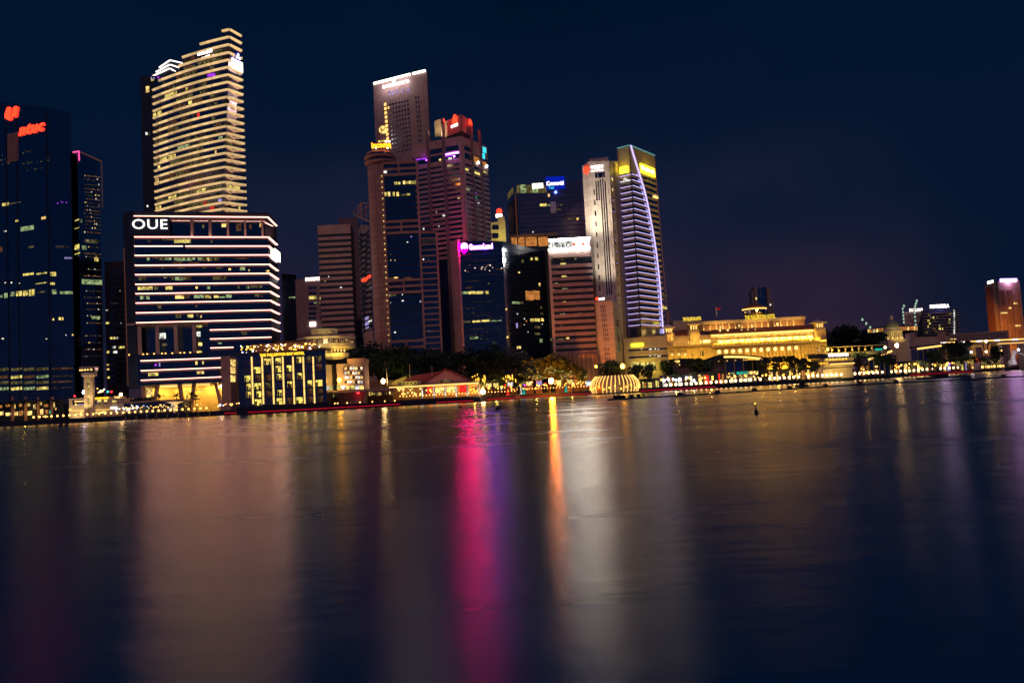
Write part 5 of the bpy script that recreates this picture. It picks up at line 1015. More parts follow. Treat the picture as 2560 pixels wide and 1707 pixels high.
# ================= bridge with a bright parapet, right
t = thing('road_bridge', 'low road bridge with a bright white lit parapet over arched girders', 'bridge', tuple(W(2400, 880, 770)))
br = Face(2352, 780, 2600, 790, 855); zb = br.z(2450, 853)
MB().fbox(br, -20, br.L+40, zb-2.2, zb-1.2, -12, 0).build('deck', 'concrete', t)
for k in range(16):
    MB().fbox(br, k*6.2, k*6.2+5.7, zb-.4, zb+.8, -.2, .4).build('parapet_light', 'strip_gold' if k % 3 else 'sign_soft', t)
MB().fbox(br, br.pix(2404, 868)[0], br.pix(2456, 868)[0], zb-5.5, zb-3.4, -2, .2).build('girder', 'gold_stone', t); MB().fbox(br, br.pix(2494, 868)[0], br.L+20, zb-4.4, zb-2.6, -2, .2).build('girder', 'gold_stone', t)
MB().fbox(br, br.pix(2495, 862)[0], br.L+20, zb-3.6, zb-3.0, .2, .5).build('girder_light', 'strip_gold', t)
for k in range(4): MB().fbox(br, 4+k*28, 8+k*28, GZ-3, zb-2.2, -11, -1).build('pier', 'concrete', t)
lamp('AREA', 'bridge_lamp', br.pt(30, 5, 8), br.pt(32, 16, 0), 5000, GOLD, 30, 1)
# footbridge with yellow frames
t = thing('footbridge', 'covered footbridge with yellow frames and round lamps, right of the golden hotel', 'bridge', tuple(W(2100, 880, 590)))
fb = Face(2055, 585, 2217, 595, 870); z0, z1 = fb.z(2140, 879), fb.z(2140, 864.5)
MB().fbox(fb, -12, fb.L, z0-2.4, z0, -5, .2).build('deck', 'concrete', t); MB().fbox(fb, -12, fb.L, z1-.3, z1, -5, .3).build('roof', 'gold_stone', t)
for k in range(9): MB().fbox(fb, k*5.6-4, k*5.6-3.6, z0, z1-.3, -.2, .25).build('post', 'gold_stone', t)
for k, mt_ in enumerate(('lit_white', 'lit_warm', 'lamp_gold', 'lamp_warm', 'lit_warm', 'lamp_warm', 'lit_warm', 'lamp_gold', 'lit_warm')): MB().ball(fb.pt(k*5.4-2, (z0+z1)/2-(k % 2)*.6, -1), .62, 8, 5).build('round_lamp', mt_, t)
MB().fbox(fb, fb.L-9, fb.L-3, z0+.2, z0+1.7, -1.4, -.8).build('green_sign', 'lit_teal', t); MB().ball(fb.pt(fb.L-1, (z0+z1)/2, -.4), 1.0, 8, 6).build('round_lamp', 'lamp_star', t)
lamp('AREA', 'footbridge_lamp', fb.pt(20, z0-3, 8), fb.pt(22, z1, 0), 6000, C(255, 215, 90), 34, 1)
# eaves of the waterside pavilion roofs
def eave(label, px0, y0, px1, y1, D, deep=10, glz=None, bright='strip_gold', sag=0):
    F = Face(px0, D, px1, D, (y0+y1)/2); a, b = F.pix(px0, y0), F.pix(px1, y1); t = thing('pavilion', label, 'pavilion', (F.A.x, F.A.y, GZ))
    n = 8; bl = MB(); br_ = MB()
    for k in range(n):
        u, v = k/n, (k+1)/n; za = a[1]+(b[1]-a[1])*u+sag*4*u*(1-u); zb_ = a[1]+(b[1]-a[1])*v+sag*4*v*(1-v)
        p, q = F.pt(F.L*u, za), F.pt(F.L*v, zb_); bl.beam(p, q, .7, 1.5)
        br_.hexa([p+Vector((0, 0, .9)), q+Vector((0, 0, .9)), q+Vector((0, deep, .9)), p+Vector((0, deep, .9)), p+Vector((0, 0, 1.7)), q+Vector((0, 0, 1.7)), q+Vector((0, deep, 2.2)), p+Vector((0, deep, 2.2))])
    bl.build('eave_light', bright, t); br_.build('roof', 'dark_metal', t)
    MB().fbox(F, 1, F.L-1, GZ, min(a[1], b[1]), -deep+1, -3).build('glass_wall', 'glass', t)
    for k in range(5): MB().fbox(F, 1+k*(F.L-2.6)/4, 1.5+k*(F.L-2.6)/4, GZ, min(a[1], b[1])+.3, -2.9, -2.4).build('post', 'bronze', t)
    if glz: lit(t, face2(F.pt(0, 0, -2.9)[:2], F.pt(F.L, 0, -2.9)[:2]), glz, o=.1)
    return t, F
eave('long curved canopy with a glowing gold eave over a dark hall, before the golden hotel', 1810, 892, 1910, 898, 560, 14, [(1822, 930, 1838, 936, 'lit_green'), (1842, 928, 1868, 936, 'lit_teal'), (1870, 927, 1895, 936, 'lit_warm')], sag=.7)
eave('short canopy with a gold lit eave at the left foot of the golden hotel', 1671, 906, 1699, 903, 560, 14)
eave('slanting canopy with a gold lit eave below the long museum block', 2293, 872, 2354, 864, 690, 14)
eave('slanting gold lit canopy edge rising towards the dazzling lamp below the green dome', 2170, 899, 2231, 877, 610, 8)
# dark curved roofs in front of the hotel
for (x0, x1, y0, yp, D, lb) in ((1624, 1774, 906, 896, 575, 'shallow dark curved roof in front of the left end of the golden hotel'), (1763, 1873, 896, 885, 572, 'shallow dark curved roof touching the golden wall above the long glowing eave')):
    F = Face(x0, D, x1, D, y0); b = MB(); n = 10; pr = [(F.L*i/n, F.z((x0+x1)/2, y0)+(F.z((x0+x1)/2, yp)-F.z((x0+x1)/2, y0))*math.sin(math.pi*i/n)) for i in range(n+1)]
    t = thing('pavilion', lb, 'pavilion', (F.A.x, F.A.y, GZ)); b.poly(F, pr+[(F.L, pr[0][1]-1), (0, pr[0][1]-1)], -10, 0).build('roof', 'dark_metal', t)
    MB().fbox(F, 2, F.L-2, GZ, pr[0][1]-1, -9, -3).build('wall', 'plum_wall', t)
    for k in range(5): 
        s_ = F.L*(.12+.19*k); MB().ball(F.pt(s_, pr[0][1]-1.6, -.8), .5, 6, 5).build('eave_lamp', 'lit_warm', t)
# ================= pavilion with the pink sign
F = Face(2062, 548, 2138, 556, 915); zq = lambda y: F.z(2100, y)
t = thing('pavilion_restaurant', 'beige three tier waterside restaurant with a pinkish lit roof name', 'restaurant', (F.A.x, F.A.y, GZ))
MB().fbox(F, -2, F.L-2, zq(893), zq(883), -14, -2).build('roof_wall', 'dark_wall', t)
for k, (y0, y1, o) in enumerate(((903, 894, .8), (920, 909, .2), (934, 920, -.6))):
    MB().fbox(F, 0, F.L-k*.5, zq(y0), zq(y1), -14, o-1.5).build('wall', 'cream_stone', t); MB().fbox(F, -.3, F.L+.2-k*.5, zq(y1)-.5, zq(y1)+.1, -1.4, o+.3).build('ledge', 'cream_stone', t)
MB().fbox(F, 0, F.L, GZ, zq(934), -14, -2.3).build('base_wall', 'cream_stone', t)
MB().fbox(F, 4, F.L-1, zq(910.5), zq(907.5), .3, .8).build('ledge_light', 'strip_gold', t)
for k in range(7): MB().ball(F.pt(2.4+k*2.7, zq(897), -.3), .42, 8, 5).build('wall_lamp', 'lamp_gold', t)
MB().poly(F, [(8.5, zq(934)), (7, zq(916)), (16, zq(916)), (14.5, zq(934))], -2.3, -1.5).build('entrance_screen', 'olive_stone', t)
text(t, face2(F.pt(0, 0, -1.8)[:2], F.pt(F.L, 0, -1.8)[:2]), 'ONE FULLERTON', 2070, 882, 2120, 890, 'sign_soft', bold=.04, o=.3)
lamp('AREA', 'facade_lamp', F.pt(10, 3, 9), F.pt(10, 13, -1), 2600, C(255, 205, 110), 18, 1)
# fan of tall lit poles, and the twin lamp
t = thing('lamp_cluster', 'fan of tall glowing gold poles with a bright head, near the lit bridge', 'lamp', tuple(W(2468, 889, 740)))
for k, (xb, xt, yt) in enumerate(((2460, 2455, 866), (2463, 2461.5, 858), (2467, 2465.5, 856), (2470, 2473, 862), (2472, 2476, 860))):
    p, q = W(xb, 889, 740), W(xt, yt, 740); MB().tube(p, q, .22, .3).build('pole', 'lit_orange', t)
MB().ball(W(2465.5, 853, 738), 1.0, 8, 6).build('globe', 'lamp_flare', t); MB().ball(W(2465.5, 879, 738), 1.1, 8, 6).build('globe', 'lamp_star', t)
t = thing('twin_lamp', 'white twin headed street lamp left of the lion fish statue', 'lamp', tuple(W(2502, 889, 760)))
for xt, yt in ((2495, 874), (2504, 876)):
    p, q = W(2502, 889, 760), W(xt, yt, 760); MB().tube(p, q, .25).build('arm', 'pale_frame', t); MB().ball(q, .85, 8, 6).build('globe', 'lamp_warm', t)
# ================= lion-headed fish statue
c = W(2536, 911, 770); hh = m(36, 770); t = thing('statue', 'floodlit white statue with a lion head and fish body, spouting water', 'statue', tuple(c))
pr = [(.0, 0, 2.7), (.08, .1, 2.5), (.2, .35, 2.35), (.38, .5, 2.2), (.55, .2, 1.9), (.68, -.2, 1.7), (.78, -.3, 1.75)]
b = MB(); n = 14
for (u, dx, r), (u2, dx2, r2) in zip(pr, pr[1:]): b.tube(c+Vector((-dx*2, 0, u*hh)), c+Vector((-dx2*2, 0, u2*hh)), r*.95, r2*.95, n)
b.build('body', 'white_paint', t)
b = MB(); b.ball(c+Vector((.6, -.2, hh*.84)), 2.3, 12, 8, 1.1); b.ball(c+Vector((2.2, -.5, hh*.81)), 1.25, 10, 6)
for k in range(16):
    a = k*math.pi/8; b.ball(c+Vector((-.5, 1.9*math.cos(a)-.2, hh*.84+1.9*math.sin(a))), .95, 6, 5)
for sy in (-1, 1): b.ball(c+Vector((.2, sy*1.4, hh*.96)), .6, 6, 5)
b.build('lion_head', 'white_paint', t)
b = MB()
for k in range(5):
    a = -.5+k*.35; b.beam(c+Vector((-2.2, 0, .8)), c+Vector((-2.2-4.4*math.cos(a), 0, .8+4.4*math.sin(a))), 1.6, .5)
b.build('tail_fin', 'white_paint', t)
b = MB(); p0 = c+Vector((3.2, -.5, hh*.8)); prev = p0
for k in range(1, 9):
    u = k/8; q = p0+Vector((13*u, -2*u, -1.0*u-hh*.75*u*u)); b.tube(prev, q, .28+.25*u, .3+.25*(k+1)/8, 6); prev = q
b.build('water_jet', 'white_paint', t)
lamp('SPOT', 'statue_lamp', c+Vector((-6, -22, 2)), c+Vector((0, 0, hh*.6)), 9000, C(240, 235, 255), .4, angle=55)
MB().ball(W(2546, 874, 780), 1.0, 8, 6).build('flood_lamp', 'lamp_violetw', t)
# ================= trees
def crown_mesh(name, seed, mat, n=750, rad=(4.6, 4.6, 3.6), lobes=9, leaf=.55):
    rd = random.Random(seed); b = MB(); L_ = []
    for i in range(lobes):
        a = rd.uniform(0, 6.28); u = rd.uniform(.1, .75); L_.append((Vector((math.cos(a)*rad[0]*u, math.sin(a)*rad[1]*u, rd.uniform(-.5, .7)*rad[2])), rd.uniform(.3, .52)))
    for i in range(n):
        c, r = rd.choice(L_); d = Vector((rd.gauss(0, 1), rd.gauss(0, 1), rd.gauss(0, 1))).normalized()*rd.uniform(.55, 1)
        p = c+Vector((d.x*rad[0]*r, d.y*rad[1]*r, d.z*rad[2]*r)); nx = Vector((rd.gauss(0, 1), rd.gauss(0, 1), rd.gauss(0, 1))).normalized(); ny = nx.orthogonal().normalized(); s_ = leaf*rd.uniform(.5, 1.3)
        b.add([p-nx*s_, p-ny*s_*.6, p+nx*s_, p+ny*s_*.6], [(0, 1, 2, 3)])
    return b
def make_tree(seed, label, mat, height=9, rad=(4.6, 4.6, 3.4), n=750, trunk=.3):
    t = thing('tree', label, 'tree', (0, 0, 0)); b = MB(); rd = random.Random(seed+90); z0 = height-rad[2]*1.1
    b.tube((0, 0, 0), (rd.uniform(-.3, .3), 0, z0*.7), trunk, trunk*.7, 8)
    for k in range(5):
        a = k*1.26+rd.uniform(-.3, .3); b.tube((0, 0, z0*.66), (math.cos(a)*rad[0]*.55, math.sin(a)*rad[1]*.55, z0+rad[2]*rd.uniform(.1, .7)), trunk*.5, .06, 5)
    b.build('trunk', 'bark', t)
    c = crown_mesh('crown', seed, mat, n, rad)
    for v in c.v: v.z += z0+rad[2]*.35
    c.build('crown', mat, t); return t
def make_palm(seed, label):
    t = thing('palm_tree', label, 'palm', (0, 0, 0)); rd = random.Random(seed); b = MB(); b.tube((0, 0, 0), (.25, 0, 6.5), .2, .14, 7); b.build('trunk', 'bark', t); b = MB()
    for k in range(17):
        a = k*.77; el = rd.uniform(.1, 1.1); prev = Vector((.25, 0, 6.5)); d = Vector((math.cos(a)*math.cos(el), math.sin(a)*math.cos(el), math.sin(el)))
        for j in range(4):
            q = prev+d*.75; sd = Vector((-math.sin(a), math.cos(a), 0))*(.34-.06*j); b.add([prev-sd, q-sd*.8, q+sd*.8, prev+sd], [(0, 1, 2, 3)]); prev = q; d = (d-Vector((0, 0, .34))).normalized()
    b.build('crown', 'leaf_dark', t); return t
protoA = make_tree(1, '', 'leaf_dark', 10, (4.8, 4.8, 3.6)); protoB = make_tree(2, '', 'leaf', 8.5, (4.2, 4.2, 3.2), 650); protoC = make_tree(5, '', 'leaf_dark', 15, (7.5, 7.5, 5.5), 1500, .5); protoP = make_palm(3, '')
fb2 = MB(); rd = random.Random(4); pv = None
for i in range(24):                                     # added string of lights through the crown, to brighten the dark trees
    a = i*1.9; q = Vector((3.3*math.cos(a)*rd.uniform(.3, 1.1), 3.3*math.sin(a)*rd.uniform(.3, 1.1), rd.uniform(3.0, 6.2))); fb2.ball(q, rd.uniform(.08, .15), 5, 4)
    if pv is not None: fb2.tube(pv, q, .025, n=3)
    pv = q
fb2.build('added_string_lights', 'lit_yellow', protoB)
protos = {'A': (protoA, 10), 'B': (protoB, 8.5), 'C': (protoC, 15), 'P': (protoP, 8.0)}
first = set()
def plant(kind, px, py_base, py_top, D, label, group):
    p = W(px, py_base, D); top = W(px, py_top, D); base = Vector((p.x, p.y, GZ)); o, hgt = protos[kind]
    s_ = max(.3, (top.z-GZ)/hgt); 
    if kind not in first: first.add(kind); c = o; c.location = base; c.scale = (s_,)*3
    else: c = copy_tree(o, base, s_, random.uniform(0, 6.28))
    tag(c, label, 'palm' if kind == 'P' else 'tree', group); return c
BIG = [(905, 878, 'leftmost of the large dark trees behind the red roofed pier'), (955, 872, 'large dark tree behind the left end of the red roofed pier'), (1010, 880, 'dark tree rising above the red pier roof, left of its gable'), (1062, 884, 'dark tree directly behind the pale gable of the pier'), (1120, 888, 'dark tree just right of the gable peak'), (1180, 884, 'dark tree below the dark block with the magenta emblem, left one'), (1235, 878, 'dark tree below the middle of the dark block with the magenta emblem'), (1290, 880, 'dark tree below the right part of the dark block with the magenta emblem')]
for px, yt, lb in BIG: plant('C', px, 990, yt, 505, lb, 'large trees behind the pier')
for px, yt, lb in ((1332, 893, 'orange lit tree just left of the brightest orange street lamp'), (1374, 888, 'orange lit tree directly above the brightest orange street lamp'), (1415, 905, 'orange lit tree right of the brightest orange street lamp'), (1452, 918, 'small tree in front of the rust coloured podium columns')):
    plant('B', px, 980, yt, 535, lb, 'trees lit by the orange street lamp')
for px, yt, lb in ((1148, 926, 'yellow green lit tree touching the right slope of the pier gable'), (1172, 940, 'small green lit tree right of the pier gable'), (1210, 934, 'tree hung with vertical lights, left one'), (1255, 930, 'tree hung with vertical lights, right one'), (1300, 938, 'green tree beside the market stalls')):
    plant('B', px, 985, yt, 498, lb, 'lit trees right of the pier')
for px, yt, lb in ((1522, 905, 'dark tree in front of the cream bank block'), (1545, 912, 'dark tree behind the glowing ribbed pavilion, beside the orange lamp'), (1590, 915, 'dark tree right of the orange lamp behind the ribbed pavilion'), (1622, 914, 'dark tree below the yellow podium sign')):
    plant('A', px, 965, yt, 539, lb, 'trees behind the ribbed pavilion')
for px, yt, lb in ((1665, 905, 'dark tree below the left corner of the golden hotel'), (1735, 899, 'dark tree under the left gold wing of the hotel'), (1775, 904, 'dark tree left of the long glowing eave'), (1915, 896, 'dark tree at the right end of the long glowing eave'), (1978, 892, 'dark tree under the right part of the golden hotel'), (1950, 893, 'dark tree before the right half of the golden hotel, lower than its wall lamps'), (2014, 897, 'dark tree left of the footbridge'), (2042, 905, 'dark tree left of the pavilion with the pink sign')):
    plant('A', px, 945, yt, 548, lb, 'trees along the promenade by the golden hotel')
for px, yt, D, lb in ((2150, 884, 580, 'dark tree right of the pavilion with the pink sign'), (2195, 880, 600, 'dark tree left of the lamp below the green dome'), (2222, 886, 615, 'dark round tree below the green dome'), (2100, 822, 800, 'far dark round tree between the golden hotel and the crane jib'), (2122, 830, 800, 'far dark tree left of the crane jib'), (2172, 838, 760, 'far small dark tree under the crane jib'), (2376, 860, 700, 'dark tree under the left end of the lit bridge parapet'), (2398, 857, 700, 'large dark tree in front of the bridge girder'), (2490, 868, 745, 'dark tree between the gold pole cluster and the twin lamp'), (2340, 880, 670, 'dark tree below the slanting gold eave')):
    plant('A', px, 905, yt, D, lb, 'trees along the right bank')
for px, yt, D, lb in ((2392, 892, 680, 'small yellow green lit shrub tree, left of the red awning'), (2425, 886, 690, 'pale green lit tree left of the red awning'), (2463, 893, 705, 'low bright green bush beside the red awning'), (2490, 889, 720, 'bright yellow green bush left of the statue'), (2355, 897, 668, 'small green lit tree among the purple lamps'), (1690, 932, 540, 'small green lit bush by the white shop lights'), (1730, 928, 540, 'green lit bush behind the promenade lamps, under the golden hotel')):
    plant('B', px, 920, yt, D, lb, 'lit bushes along the promenade')
for px, yt, lb in ((26, 1000, 'leftmost palm before the gold lit restaurant'), (58, 998, 'second palm before the gold lit restaurant'), (88, 1000, 'third palm before the gold lit restaurant'), (122, 996, 'palm at the right end of the gold lit restaurant'), (398, 982, 'thin palm before the golden lobby'), (443, 981, 'palm left of the second pair of V legs'), (478, 978, 'large palm under the second pair of V legs'), (490, 983, 'palm at the right of the large lobby palm')):
    plant('P', px, 1030, yt, 470, lb, 'palms along the left promenade')
for px, yt, lb in ((340, 996, 'dark hedge tree on the arcade roof, left'), (375, 994, 'dark hedge tree on the arcade roof, middle')): plant('A', px, 1030, yt, 480, lb, 'trees over the arcade')
# ================= lamps
PL = {}
def lamp_post(mat, px, py, D, label, group, r=.42, cat='lamp', name='promenade_lamp', base=None):
    """a slim post with a glowing globe standing on the quay; py = photo row of the globe"""
    p = W(px, py, D); zb = GZ if base is None else base; h = max(.8, p.z-zb); key = (mat, round(r, 2), name)
    if key not in PL:
        t = thing(name, label, cat, (p.x, p.y, zb), group); MB().tube((p.x, p.y, zb), (p.x, p.y, zb+2.6), .09, .07, 6).build('post', 'dark_metal', t)
        t.children[0].scale.z = h/2.6; g = MB(); g.ball((0, 0, 0), r, 8, 6, 1.15); me = g.build('globe', mat, None); me.parent = t; me.location = (0, 0, h); PL[key] = t
        return t
    t = PL[key].copy(); COL.objects.link(t); t.location = (p.x, p.y, zb); tag(t, label, cat, group)
    for ch in PL[key].children:
        c = ch.copy(); COL.objects.link(c); c.parent = t
        if c.name.startswith('post'): c.scale.z = h/2.6
        else: c.location = (0, 0, h)
    return t
# left quay: a row of warm bollard lamps
for k in range(30):
    px = 84+k*14.9; py = 1042.5-(k*14.9)*.0525
    if px > 520: break
    lamp_post('lamp_warm', px, py, shoreD(px)+1.6, 'warm globe lamp in the single row along the dark left quay', 'row of lamps along the left quay', .55)
for k, px in enumerate((96, 108, 112, 119)): lamp_post('lamp_warm', px, 1041, shoreD(px)+3, 'small warm lamp squeezed between the quay lamps before the gold restaurant', 'extra lamps before the gold restaurant', .25)
# right quay: the long row of starry lamps
star = [35, 120, 205, 295, 385, 470, 555, 640, 730, 815, 905, 985, 1070, 1155, 1240, 1325, 1410, 1497, 1665, 1830, 1915, 2000, 2080, 2165, 2245, 2330]
pts = [(1660+x/6.918, 880+(572-(x/2352)*146)/6.918) for x in star]
pts += [(1980+x/7.35, 830+(826-(x/2352)*128)/7.35) for x in (300, 385, 470, 558, 642, 730, 815, 903, 985, 1072, 1157, 1243, 1325, 1410, 1490, 1577, 1660, 1745, 1828, 1910, 1993, 2077, 2157, 2240, 2320)]
pts += [(2280+x/8.4, 800+(1048-(x/965)*52)/8.4) for x in (130, 220, 315, 415, 600, 690, 785, 870, 965)]
for px, py in pts: lamp_post('lamp_star', px, py, shoreD(px)+1.4, 'bright warm quay lamp in the evenly spaced row along the right bank', 'evenly spaced quay lamps on the right bank', .78, name='quay_lamp')
# middle: two rows by the market
for k in range(36):
    px = 1000+k*8.2; lamp_post('lamp_warm', px, 990.5-(px-1000)*.05+(k % 3)*.6, shoreD(px)+1.5, 'small warm lamp in the lower row between the red roofed pier and the ribbed pavilion', 'lower row of lamps by the pier', .3)
for k in range(26):
    px = 1285+k*7.6; lamp_post('lamp_warm', px, 973.5-(px-1285)*.045, shoreD(px)+8, 'small warm lamp in the upper row left of the ribbed pavilion', 'upper row of lamps by the ribbed pavilion', .3)
for k, px in enumerate((844, 868, 900, 931, 962, 820, 837, 1010-23)): lamp_post('lamp_warm', px, 1009-(px-820)*.045, shoreD(px)+1.5, 'warm lamp at the edge of the restaurant deck left of the pier', 'lamps on the restaurant deck left of the pier', .36)
# single bright lamps
def bright(px, py, D, mat, r, label): lamp_post(mat, px, py, D, label, None, r, 'street lamp', 'street_lamp')
bright(1378, 952, 506, 'lamp_orange', 1.5, 'brightest orange street lamp, standing among the orange lit trees')
bright(1207, 979, 452, 'lamp_flare', 1.25, 'dazzling white lamp at the right end of the red roofed pier')
bright(958, 952.5, 462, 'lamp_flare', 1.2, 'dazzling white lamp left of the red roofed pier')
bright(848, 950, 444, 'lamp_amber', 1.1, 'amber lamp in front of the small brown lit house')
bright(1556.5, 915.5, 530, 'lamp_amber', 1.5, 'orange lamp above the right side of the ribbed pavilion')
bright(1490, 916, 525, 'lamp_amber', .7, 'orange lamp left of the cream bank block')
bright(2242, 863.5, 640, 'lamp_flare', 1.4, 'dazzling lamp directly below the green dome')
bright(2069.5, 873, 575, 'lamp_amber', .8, 'orange lamp above the pavilion with the pink sign')
bright(2428, 880, 690, 'lamp_violetw', .7, 'white lamp above the pale green lit tree by the bridge')
bright(2384, 857.5, 700, 'lamp_amber', .7, 'orange lamp under the left end of the bright bridge parapet')
bright(302, 986, 480, 'lamp_flare', .8, 'bright lamp left of the V legs, beside the customs tower')
bright(2026, 848, 596, 'lamp_gold', .8, 'gold lamp at the right end of the golden hotel ledge')
# white shop lights
for px, py in ((1660, 951), (1670, 948), (1683, 948), (1716, 944), (1690, 950), (1700, 947), (1735, 951)): lamp_post('lamp_white', px, py, shoreD(px)+9, 'white shop lamp in the cluster right of the ribbed pavilion', 'white shop lamps right of the ribbed pavilion', .75)
# garden lamps strewn behind the rows
rd = random.Random(5)
def strew(n, x0, x1, yl, yr, spread, dd, label, group, mats=('lamp_gold', 'lamp_warm', 'lamp_warm', 'lamp_gold'), r=(.26, .5)):
    for i in range(n):
        px = rd.uniform(x0, x1); py = yl+(yr-yl)*(px-x0)/(x1-x0)+rd.uniform(-spread, spread)*rd.random()
        lamp_post(rd.choice(mats), px, py, shoreD(px)+rd.uniform(*dd), label, group, rd.choice((r[0], (r[0]+r[1])/2, r[1])))
strew(46, 1640, 2050, 950, 932, 11, (6, 16), 'small garden lamp in the crowd of lights below the golden hotel', 'garden lamps below the golden hotel', r=(.34, .66))
strew(36, 2145, 2300, 930, 912, 11, (6, 16), 'small garden lamp in the crowd of lights right of the pavilion with the pink sign', 'garden lamps right of the pink sign', r=(.36, .72))
strew(34, 2290, 2430, 916, 903, 9, (6, 16), 'small garden lamp in the crowd of lights before the bridge', 'garden lamps before the bridge', r=(.4, .8))
strew(44, 1200, 1480, 970, 956, 9, (8, 26), 'small market lamp among the stalls right of the pier', 'market lamps right of the pier', r=(.34, .6))
strew(8, 1205, 1370, 968, 960, 8, (8, 22), 'small coloured lamp among the market stalls', 'coloured market lamps', ('lamp_white', 'lamp_teal', 'lamp_red', 'lamp_purple'))
strew(16, 1390, 1480, 962, 955, 6, (12, 26), 'small lamp under the trees left of the ribbed pavilion', 'lamps left of the ribbed pavilion')
strew(18, 300, 520, 1020, 1012, 7, (6, 14), 'small lamp under the arcade below the V legs', 'arcade lamps below the V legs', r=(.22, .36))
strew(14, 290, 350, 1023, 1018, 9, (6, 14), 'tiny white lamp in the left end of the arcade', 'white arcade lamps', ('lamp_white', 'lamp_white', 'lamp_warm'), (.2, .32))
strew(12, 545, 600, 1012, 1008, 5, (4, 10), 'small lamp on the landing left of the lettered bay hotel', 'landing lamps left of the bay hotel', ('lamp_warm', 'lamp_white'), (.26, .4))
for px, py in ((2376, 909), (2403, 908), (2233, 899)): lamp_post('lamp_purple', px, py, shoreD(px)+8, 'purple lamp in the garden before the bridge', 'purple garden lamps', .6)
for px, py in ((1690, 940), (1735, 938), (1775, 936), (1945, 930), (1985, 928), (2160, 918), (2215, 914), (2300, 906), (2350, 902), (2400, 898), (2460, 896), (1340, 970), (1430, 965), (1185, 968), (1240, 966), (60, 1030), (470, 1018)):
    lamp('POINT', 'tree_fill', W(px, py, shoreD(px)+9), None, 1300, C(255, 190, 80), .3)  # added point lamps without fixtures, brighten the trees along the shore
# vertical hanging lights in the trees
HL = None
rd = random.Random(8)
for i in range(34):
    px = rd.choice((rd.uniform(1178, 1218), rd.uniform(1255, 1290))); py = rd.uniform(934, 952)
    p = W(px, py, 494); h = rd.uniform(1, 2.4); lbl = 'slim vertical light tube hanging in the trees right of the pier'
    if HL is None:
        HL = tag(MB().tube((0, 0, 0), (0, 0, -1), .14, .14, 6).build('hanging_light', 'lamp_gold', None, loc=(0, 0, 0)), lbl, 'light', 'hanging light tubes in the trees'); o = HL
    else: o = HL.copy(); COL.objects.link(o)
    o.location = p; o.scale = (1, 1, h)
# small lit cone trees of the market
for px, py, mt_, lb in ((1414, 953, 'lit_teal', 'small teal lit cone tree in front of the orange lit trees'), (1309, 962, 'lit_teal', 'small teal lit cone tree among the market stalls'), (1301, 963, 'lit_white', 'small white lit cone tree among the market stalls'), (1269, 966, 'lit_red', 'small red lit cone tree among the market stalls')):
    p = W(px, py, 500); b = MB()
    for k in range(3): b.lathe((p.x, p.y, GZ+.5+k*1.3), [(1.2-.3*k, 0), (.15, 1.8)], 10)
    tag(b.build('light_tree', mt_, None, loc=(p.x, p.y, GZ)), lb, 'decoration')
# ================= left waterfront buildings
F = Face(-30, 478, 152, 478, 1020); t = thing('waterfront_restaurant', 'low dark restaurant glowing gold behind palms at the left edge', 'restaurant', (F.A.x, F.A.y, GZ))
MB().fbox(F, 0, F.L, GZ, F.z(80, 1004), -14, -3).build('wall', 'dark_wall', t); MB().fbox(F, -1, F.L, F.z(80, 1004), F.z(80, 1001), -15, 1).build('roof', 'dark_metal', t)
G2 = face2(F.pt(0, 0, -3)[:2], F.pt(F.L, 0, -3)[:2]); ZL = lambda x, y: (x/7.127, 930+y/7.127)
zl(G2, [(105, 575, 175, 618, 'lit_orange'), (205, 575, 275, 650, 'lit_warm'), (345, 565, 400, 615, 'lit_orange'), (440, 560, 535, 615, 'lit_warm'), (600, 560, 640, 660, 'lit_warm'), (700, 535, 745, 585, 'lit_warm'), (785, 570, 870, 620, 'lit_orange'), (930, 535, 975, 630, 'lit_warm'), (105, 720, 185, 778, 'lit_warm'), (215, 705, 320, 775, 'lit_warm'), (345, 685, 410, 775, 'lit_orange'), (445, 690, 570, 770, 'lit_warm'), (668, 660, 770, 760, 'lit_warm'), (812, 670, 880, 745, 'lit_orange'), (885, 680, 915, 745, 'lit_teal'), (412, 710, 438, 750, 'lit_teal'), (195, 725, 212, 765, 'lit_white'), (985, 630, 1010, 670, 'lit_warm'), (-60, 590, 40, 640, 'lit_orange'), (-60, 700, 60, 770, 'lit_warm')], ZL, t, name='lit_window', o=.2)
for x in (190, 420, 650, 890):
    s_, z_ = F.pix(*ZL(x, 440)); MB().fbox(F, s_-.55, s_+.55, GZ, z_, -2.6, -1.4).build('column', 'frame_rust', t)
F = Face(170, 474, 290, 474, 1010); t = thing('customs_house', 'beige two storey waterside building with yellow roof lettering and party lights', 'building', (F.A.x, F.A.y, GZ))
MB().fbox(F, 0, F.L*.94, GZ, F.z(220, 994), -16, -1).build('wall', 'cream_stone', t); f_ = face2(F.pt(0, 0, -1)[:2], F.pt(F.L, 0, -1)[:2])
MB().fbox(F, F.L*.8, F.L+4, GZ, F.z(270, 997), -14, -.8).build('side_wing', 'cream_stone', t)
for a, b in ((1290, 1535), (1690, 1940)): 
    s0, z0 = f_.pix(*ZL(a, 585)); s1, z1 = f_.pix(*ZL(b, 490)); MB().fbox(f_, s0, s1, z0, z1, -.1, .1).build('window_band', 'glass', t)
zl(f_, [(1330, 505, 1510, 535, 'strip_gold'), (1340, 560, 1370, 590, 'lit_warm'), (1400, 560, 1530, 575, 'lit_lilac'), (1745, 490, 1800, 530, 'strip_gold'), (1860, 490, 1910, 530, 'strip_gold'), (2005, 500, 2080, 570, 'lit_yellow')], ZL, t, name='window_light', o=.3)
zl(f_, [(1240, 650, 1270, 690, 'strip_gold'), (1280, 672, 1500, 692, 'strip_gold'), (1720, 660, 1960, 680, 'strip_gold'), (1980, 615, 2090, 655, 'sign_soft')], ZL, t, name='awning_light', o=.8)
